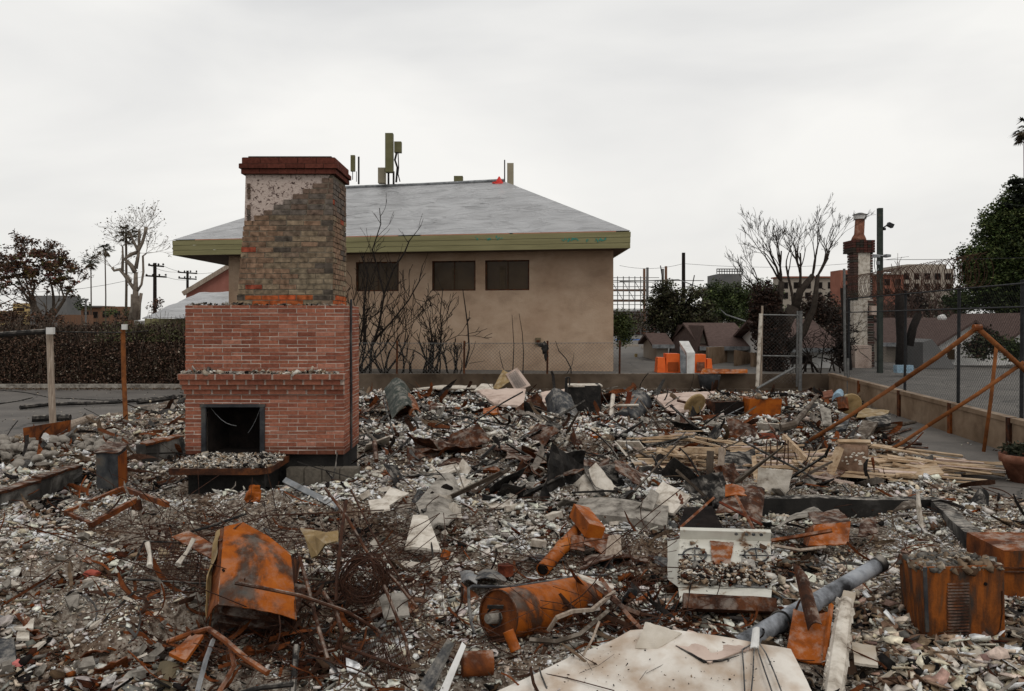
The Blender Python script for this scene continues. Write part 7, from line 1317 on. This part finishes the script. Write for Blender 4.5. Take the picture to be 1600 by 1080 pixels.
deb('rusty_sheet', 'brown panel standing left of centre in the middle rubble', [(628, 712, 11.4), (668, 712, 11.4), (662, 690, 11.8), (638, 685, 12.0)], 'rust_dark', 'panel', .03); deb('rusty_sheet', 'brown rusty panel standing near the ash-covered sheet', [(742, 708, 11.6), (768, 710, 11.5), (770, 682, 12.0), (742, 680, 12.1)], 'rust', 'panel', .03, .03); deb('rusty_sheet', 'bright rusty scrap before the pink slab', [(755, 645, 14.8), (782, 646, 14.8), (778, 634, 15.2), (755, 637, 15.2)], 'rust_bright', 'panel', .03, .06)
deb('rusty_sheet', 'orange plate low in the far rubble by the drum', [(1165, 700, 12.0), (1215, 698, 12.0), (1218, 680, 12.4), (1160, 684, 12.3)], 'rust_red', 'panel', .03, .06, .05)
for i, (u, v, Y_, mt) in enumerate(((931, 686, 12.6, 'rust_bright'), (952, 672, 13.3, 'rust_bright'))): m = MB(); c = G(u, v); m.lathe(c, c+Vector((0, 0, .06)), [(0, .06), (1, .09), (1, .08), (.2, .05)], 16, None, (True, False)); m.build('rusty_bowl', M[mt], None, True, ('lower', 'upper')[i]+' of two small rusty bowls in the ash', 'bowl')
for i, (a, b_, mt) in enumerate((((975, 662, 15), (984, 612, 15), 'rust_red'), ((947, 634, 15), (998, 633, 14.9), 'plaster'), ((952, 668, 14.5), (958, 617, 15), 'plaster'))): rod('debris_post', ('rusty upright by the drum', 'pale rod laid across the rusty upright', 'pale upright stick left of the rusty upright')[i], [P(*a), P(*b_)], (.05, .025, .04)[i], mt, 'post', 6)
for i, (pts, ra, mt) in enumerate((([(600, 622, 14.5), (606, 650, 13.5), (616, 680, 12.3), (622, 705, 11.4)], .02, 'charred'), ([(960, 700, 10.9), (985, 722, 10.3), (1010, 745, 9.7)], .02, 'charred'), ([(963, 702, 11), (1000, 725, 10.2), (1040, 748, 9.6)], .018, 'charred'), ([(970, 700, 11), (1010, 715, 10.6), (1045, 740, 9.8)], .02, 'charred'), ([(965, 697, 11.2), (1000, 690, 11.4), (1035, 695, 11.1), (1055, 704, 10.9)], .022, 'charred'), ([(962, 695, 11.2), (1010, 703, 10.9), (1062, 708, 10.6)], .022, 'charred'), ([(932, 748, 9.6), (952, 730, 9.9), (966, 709, 10.4)], .016, 'charred'), ([(955, 708, 10.6), (975, 718, 10.3), (1000, 745, 9.7), (1020, 755, 9.5)], .012, 'wire'),
    ([(758, 710, 11), (762, 730, 10.3), (778, 742, 9.9)], .014, 'wire'), ([(1162, 690, 10), (1200, 710, 9.6), (1250, 735, 9.2), (1275, 750, 8.9)], .014, 'charred'), ([(585, 690, 10.5), (588, 720, 9.9)], .03, 'rust_dark'), ([(1045, 660, 14), (1130, 664, 13.8), (1215, 664, 13.6)], .03, 'rust'), ([(1040, 654, 14.4), (1115, 656, 14.3)], .02, 'plaster'))):
    rod('burnt_rod', ['black rod slanting down right of the fireplace', 'black rod, first of the fan of rods in the centre', 'black rod, second of the fan of rods', 'black rod, third of the fan of rods', 'black hoop rod at the top of the fan', 'black rod lying level at the top of the fan', 'black rod leaning right of the picture frame', 'thin wire below the fan of rods', 'bent rod beside the brown rusty panel', 'dark rod crossing the lumber heap', 'stubby rusty stake right of the fireplace', 'long rusty rail in front of the orange box', 'pale rod in front of the black stove shell'][i], [P(*p) for p in pts], ra, mt, 'rod', 6)
# tree limb lying
rod('fallen_limb', 'crooked brown limb lying in front of the orange box', [P(1220, 668, 12.8), P(1240, 664, 12.8), P(1252, 650, 13.2), P(1264, 635, 13.8), P(1277, 618, 14.4)], [.07, .06, .05, .035, .03], 'bark', 'branch', 8); rod('fallen_limb', 'burnt red-brown branch lying on the right paving', [G(1340, 682, .06), G(1380, 676, .08), G(1430, 668, .1)], [.03, .05, .03], 'bark', 'branch', 8)
for i, (pts, ra) in enumerate((([(1345, 697), (1390, 694), (1440, 697)], .025), ([(1380, 688), (1400, 680), (1425, 672)], .02), ([(1360, 704), (1400, 702), (1450, 703)], .015))): rod('burnt_plank', ('upper', 'small slanting', 'lower')[i]+' charred batten lying on the right paving', [G(u, v, .03) for u, v in pts], ra, 'rust_dark', 'batten', 4)
# swing frame
sw = thing('swing_frame', 'collapsed rusty orange swing set frame by the right wall', 'swing frame', P(1440, 700, 11)); apx = P(1527, 512, 10.6)
for a, b_, ra in ((apx, P(1400, 602, 11.4), .032), (P(1400, 602, 11.4), P(1251, 697, 12.0), .028), (apx, P(1605, 582, 10.6), .033), (P(1557, 540, 10.9), P(1537, 706, 10.95), .024), (P(1600, 566, 10.6), P(1450, 665, 11), .026), (P(1450, 665, 11), P(1368, 716, 11.3), .024)):
    m = MB(); m.tube([a, a.lerp(b_, .5)+Vector((.012, 0, -.01)), b_], ra, 10); m.build('leg', M['rust_post'], sw, True)
m = MB(); m.tube([apx+Vector((-.05, .0, 0)), apx+Vector((.05, 0, .0))], .045, 10); m.build('joint', M['rust'], sw)
# potted plant, flue pot
pp = thing('potted_plant', 'terracotta pot with dark burnt plant at the right edge', 'potted plant', G(1598, 752)); c = Vector((P(1600, 753, 9.9).x, 9.9, 0)); m = MB(); m.lathe(c, c+Vector((0, 0, .34)), [(0, .16), (.7, .24), (.72, .27), (1, .275), (1, .24), (.9, .235)], 28, None, (True, False)); m.build('pot', M['terracotta'], pp, True); m = MB(); m.lathe(c+Vector((0, 0, .29)), c+Vector((0, 0, .3)), [(0, .235), (1, .235)], 20, None, (True, True)); m.build('soil', M['void'], pp)
m = MB(); r_ = random.Random(6); leaves(m, r_, c+Vector((-.05, 0, .40)), (.26, .2, .10), 380, .03, [(.02, .025, .015), (.035, .035, .02)], .8, .2); m.build('plant', M['leaf'], pp)
fp = thing('clay_flue_pot', 'tall brown clay flue pot standing on the lumber heap', 'flue pot', P(1332, 742, 9.6)); a = P(1330, 742, 9.6); b_ = P(1333, 693, 9.6); m = MB(); m.lathe(a, b_, [(0, .15), (.1, .172), (.5, .176), (.85, .172), (1, .165), (1, .145), (.9, .145), (.6, .1)], 28, None, (True, False)); m.build('body', M['flue_clay'], fp, True)
m = MB(); r_ = random.Random(3)
for k in range(26): q_ = r_.uniform(-1.3, .9); c = a.lerp(b_, r_.uniform(.4, .8)); m.rock(c+Vector((math.sin(q_)*.178, -math.cos(q_)*.178, 0)), (.02, .006, .012), k, 1, .6)
m.build('mortar_crust', M['plaster'], fp); rod('wood_plank', 'short pale plank lying on top of the clay flue pot', [P(1309, 690, 9.55), P(1360, 691, 9.5)], .03, 'wood', 'plank', 4)
# lumber heap
r_ = random.Random(44); gl = 'split pale planks heaped around the clay flue pot'
def plank(a, b_, w_, h_, lab, mat='wood', roll=None): m = MB(); m.beam(a, b_, w_, h_, r_.uniform(-.4, .4) if roll is None else roll, None, r_.uniform(.5, 1)); return m.build('wood_plank', M[mat], None, False, lab, 'plank', gl)
for i in range(150):
    u = r_.uniform(1040, 1540); v = 746+r_.gauss(0, 9)-(u > 1400)*7-(u < 1170)*r_.uniform(0, 24); l_ = r_.uniform(30, 170); Yb = 2*F/(v-500); 
    pa_ = P(u-l_/2, v, Yb*.97); pb_ = P(u+l_/2, v-r_.gauss(2, 5), Yb*.97+r_.gauss(0, .15)); pa_.z = float(hgt(pa_.x, pa_.y))+r_.uniform(.04, .14); pb_.z = float(hgt(pb_.x, pb_.y))+r_.uniform(.04, .14); plank(pa_, pb_, r_.uniform(.03, .08), r_.uniform(.015, .035), 'split tan plank in the long lumber heap around the clay flue pot', 'pink_plaster' if r_.random() < .15 else 'wood')
for i in range(16):
    a = P(1025+r_.uniform(0, 35), 708+r_.uniform(-2, 26), 10.2+r_.uniform(-.3, .3)); b_ = P(1070+r_.uniform(0, 30), 725+r_.uniform(-8, 22), 9.7+r_.uniform(-.3, .3)); plank(a+Vector((0, 0, .04)), b_+Vector((0, 0, .05)), r_.uniform(.05, .10), .025, 'split tan plank in the smaller heap left of the upright timbers')
for i, (a, b_, w_, mt) in enumerate((((1108, 765, 9.2), (1110, 705, 9.3), .08, 'bark'), ((1124, 766, 9.1), (1128, 700, 9.2), .07, 'weathered_wood'), ((1068, 704, 9.7), (1130, 706, 9.3), .10, 'wood'), ((1183, 760, 9.0), (1178, 715, 9.4), .05, 'wood'), ((1225, 682, 10.5), (1270, 728, 9.6), .05, 'wood'), ((1298, 738, 9.3), (1312, 700, 9.4), .08, 'wood'))):
    m = MB(); m.beam(P(*a), P(*b_), w_, .06, .2); m.build('timber', M[mt], None, False, ['dark upright timber left of the lumber heap', 'splintered upright timber beside the dark one', 'pale board capping the two upright timbers', 'short leaning timber at the left of the lumber heap', 'pale lath leaning over the rebar stakes', 'pale block leaning against the clay flue pot'][i], 'timber')
for i, u in enumerate((1195, 1205, 1214, 1224, 1232)): rod('rebar_stake', ['first', 'second', 'third', 'fourth', 'last'][i]+' from the left of the thin upright rebar stakes', [P(u, 735, 9.6), P(u+r_.uniform(-2, 4), 688, 9.7)], .008, 'wire', 'stake', 5)
deb('charred_tray', 'dark wire tray left of the rebar stakes', [(1132, 745, 9.2), (1185, 750, 9.1), (1180, 705, 10), (1128, 703, 10)], 'charred', 'tray', .02, .08, 0, .06); deb('pink_board', 'pinkish long board behind the clay flue pot', [(1185, 735, 9.7), (1300, 733, 9.7), (1300, 722, 10), (1190, 718, 10)], 'pink_plaster', 'board', .03, .03, 0, .02); deb('pink_board', 'pinkish broken board on the right of the lumber heap', [(1400, 745, 9.4), (1475, 738, 9.5), (1460, 720, 10.1), (1395, 728, 10.0)], 'wood', 'board', .03, .03, 0, .03)
deb('white_strip', 'long white strip lying on the right paving', [(1420, 780, 8.9), (1510, 789, 8.6), (1512, 785, 8.7), (1425, 772, 9.1)], 'white_paint', 'strip', .01, .03, 0, .01); deb('charred_lump', 'black burnt lump at the right behind the cabinets', [(1512, 812, 7.8), (1548, 812, 7.8), (1545, 780, 8.2), (1515, 782, 8.2)], 'charred', 'lump', .15, .1, .1, .05); deb('white_card', 'white card lying on the black burnt lump', [(1505, 800, 7.7), (1518, 805, 7.65), (1532, 790, 7.8), (1520, 784, 7.9)], 'white_paint', 'card', .01, .005)
m = MB(); m.rock(G(143, 905, .04), (.06, .035, .03), 3, 2, .3); m.build('red_shard', M['pink_bit'] if False else noisemat('red_plastic', [(.3, (.26, .06, .04)), (.7, (.4, .10, .07))], 9), None, False, 'reddish oval object in the left rubble', 'scrap'); m = MB(); m.rock(G(28, 1045, .03), (.035, .03, .02), 5, 1, .6); m.build('pink_scrap', M['pink_bit'], None, False, 'bright pink scrap near the bottom left corner', 'scrap')
m = MB(); c = P(1352, 1030, 4.4); m.rock(c, (.07, .05, .10), 3, 3, .12); 
for i, (c4_, mt, lb) in enumerate((([(1335, 1035, 4.35), (1372, 1040, 4.3), (1368, 1008, 4.5), (1330, 1004, 4.55)], 'cream', 'broken cream plate left of the cabinet foot'), ([(1455, 1062, 4.2), (1478, 1068, 4.2), (1470, 1040, 4.3), (1452, 1035, 4.35)], 'concrete', 'flat brown-grey tile before the cabinet'), ([(1452, 1030, 4.4), (1470, 1030, 4.4), (1470, 1012, 4.5), (1455, 1012, 4.5)], 'white_paint', 'round white fragment before the cabinet'), ([(1478, 1020, 4.45), (1505, 1015, 4.45), (1500, 998, 4.6), (1482, 998, 4.6)], 'flue_clay', 'pinkish brown tile against the cabinet foot'), ([(1310, 945, 4.95), (1332, 950, 4.9), (1338, 925, 5.1), (1318, 922, 5.1)], 'cream', 'cream shard right of the grey flue pipe'),
    ([(20, 980, 4.8), (52, 982, 4.75), (54, 965, 4.95), (28, 963, 5.0)], 'plaster', 'pale slab shard at the left edge, upper one'), ([(25, 998, 4.7), (46, 998, 4.7), (46, 980, 4.8), (28, 980, 4.85)], 'plaster', 'pale square shard just below the upper left slab'), ([(600, 965, 4.8), (640, 960, 4.8), (636, 925, 5.1), (590, 930, 5.1)], 'concrete', 'grey plaster slab behind the crossing rods'), ([(580, 800, 6.6), (610, 795, 6.7), (605, 778, 7.1), (575, 782, 7.0)], 'plaster', 'pale chunk right of the grey beam'), ([(590, 790, 7), (600, 795, 7), (640, 770, 7.4), (610, 760, 7.6)], 'plaster', 'pale tile left of the plaster shell'))):
    m = MB(); m.sheet([P(*p) for p in c4_], .015, 8, 8, .008, 30+i, 6, 0, .06); m.build('slab_shard', M[mt], None, False, lb, 'shard')
# individually lying larger fragments
r_ = random.Random(77)
kinds = [('plaster_chunk', 'plaster', 'broken pale plaster chunk lying among the grey ash', 'plaster chunks in the ash', (520, 1000, 690, 900), .07, .6), ('tile_piece', 'flue_clay', 'broken brown tile piece in the heap before the right cabinets', 'brown tile pieces at the lower right', (1290, 1590, 930, 1075), .05, .2), ('cream_piece', 'cream', 'broken cream tile piece in the lower right heap', 'cream tile pieces at the lower right', (1290, 1590, 930, 1075), .05, .25),
         ('rubble_stone', 'concrete', 'grey concrete lump in the left rubble', 'concrete lumps in the left rubble', (0, 330, 740, 1070), .05, .6), ('white_piece', 'plaster', 'white plaster flake in the left rubble', 'white flakes in the left rubble', (0, 460, 750, 1060), .045, .3), ('rusty_scrap', 'rust', 'small rusty scrap in the far rubble', 'rusty scraps in the far rubble', (570, 1320, 612, 760), .10, .5), ('charred_block', 'charred', 'small charred block in the far rubble', 'charred blocks in the far rubble', (570, 1320, 620, 790), .10, .6)]
for nm, mt, lb, grp, (u0, u1, v0, v1_), sz, fl_ in kinds:
    pr = []
    for i in range(6): 
        m = MB(); k_ = r_.randint(5, 7); ang = sorted(r_.uniform(0, 6.28) for _ in range(k_)); rr2 = [r_.uniform(.7, 1.2) for _ in ang]; vs = [(math.cos(a)*q_*sz, math.sin(a)*q_*sz*.75, sg*sz*fl_*.5*(1 if sg < 0 else r_.uniform(.7, 1.3))) for sg in (-1, 1) for a, q_ in zip(ang, rr2)]
        m.add(vs, [tuple(range(k_))[::-1], tuple(range(k_, 2*k_))]+[(j, (j+1) % k_, (j+1) % k_+k_, j+k_) for j in range(k_)]); o = m.build(nm, M[mt], None, False, lb, nm.split('_')[1], grp); pr.append(o)
    for i in range(42):
        o = pr[i] if i < 6 else pr[i % 6].copy()
        if i >= 6: COL.objects.link(o)
        for _ in range(20):
            p = gp(r_.uniform(u0, u1), r_.uniform(v0, v1_))
            if not (-3.8 < p.x < -1.8 and p.y > 8 and p.y < 10): break
        s_ = r_.uniform(.5, 1.4); o.location = (p.x, p.y, p.z+.02); o.scale = (s_, s_, s_); o.rotation_euler = (r_.gauss(0, .45), r_.gauss(0, .45), r_.uniform(0, 6.3))

r_ = random.Random(123)
for nm, mt, lb, grp, cat, n_, (u0, u1, v0, v1_), (s0, s1_) in (
    ('crumpled_sheet', 'rust_dark', 'crumpled dark rusty sheet lying in the far rubble', 'crumpled dark rusty sheets in the far rubble', 'metal sheet', 50, (570, 1320, 612, 760), (.10, .38)),
    ('scorched_board', 'charred', 'black charred board lying in the far rubble', 'charred boards in the far rubble', 'board', 40, (570, 1340, 615, 790), (.10, .36)),
    ('plaster_board', 'plaster', 'broken pale plasterboard piece lying in the middle rubble', 'plasterboard pieces in the middle rubble', 'board', 34, (560, 1250, 640, 800), (.07, .26)),
    ('concrete_slab', 'concrete', 'flat grey slab piece lying in the middle rubble', 'grey slab pieces in the middle rubble', 'slab', 22, (560, 1250, 640, 830), (.07, .24)),
    ('crumpled_sheet', 'burnt_metal', 'crumpled burnt metal flap lying in the near rubble', 'burnt metal flaps in the near rubble', 'metal sheet', 18, (560, 1400, 780, 960), (.05, .14)),
    ('rusty_flap', 'rust', 'bent rusty flap lying in the near rubble', 'bent rusty flaps in the near rubble', 'metal sheet', 22, (0, 1400, 800, 1060), (.04, .12))):
    for i in range(n_):
        for _ in range(30):
            p = gp(r_.uniform(u0, u1), r_.uniform(v0, v1_))
            if not (-3.9 < p.x < -1.7 and 7.9 < p.y < 10.2): break
        a = r_.uniform(0, 6.28); w_ = r_.uniform(s0, s1_); h_ = w_*r_.uniform(.4, 1.1); rm = rotm(r_.gauss(0, .55), r_.gauss(0, .45), a); q4 = [rm @ Vector((x*w_*r_.uniform(.7, 1.2), y*h_*r_.uniform(.6, 1.2), 0)) for x, y in ((-1, -1), (1, -1), (1, 1), (-1, 1))]
        m = MB(); m.sheet([p+q_+Vector((0, 0, w_*.22)) for q_ in q4], .006+.05*w_*(mt in ('concrete', 'plaster')), 8, 8, .14*w_*(.25 if mt in ('concrete', 'plaster') else 1), i*3+1, 2.2/w_, r_.gauss(0, .12)*w_*(mt not in ('concrete', 'plaster')), .05); m.build(nm, M[mt], None, False, lb, cat, grp)

for i in range(60):
    p = gp(r_.uniform(560, 1320), r_.uniform(630, 800))
    if -3.9 < p.x < -1.7 and 7.9 < p.y < 10.2: continue
    a = r_.uniform(0, 6.28); l_ = r_.uniform(.25, .9); d = Vector((math.cos(a), math.sin(a)*.6, r_.uniform(-.05, .55))).normalized()
    m = MB(); m.beam(p, p+d*l_+Vector((0, 0, .05)), r_.uniform(.02, .05), r_.uniform(.015, .04), r_.random(), None, r_.uniform(.3, 1)); m.build('burnt_timber', M[('charred', 'bark')[i % 2]], None, False, ('black charred stick of timber poking from the middle rubble', 'brown scorched stick of timber poking from the middle rubble')[i % 2], 'timber', ('charred timbers in the middle rubble', 'brown timbers in the middle rubble')[i % 2])
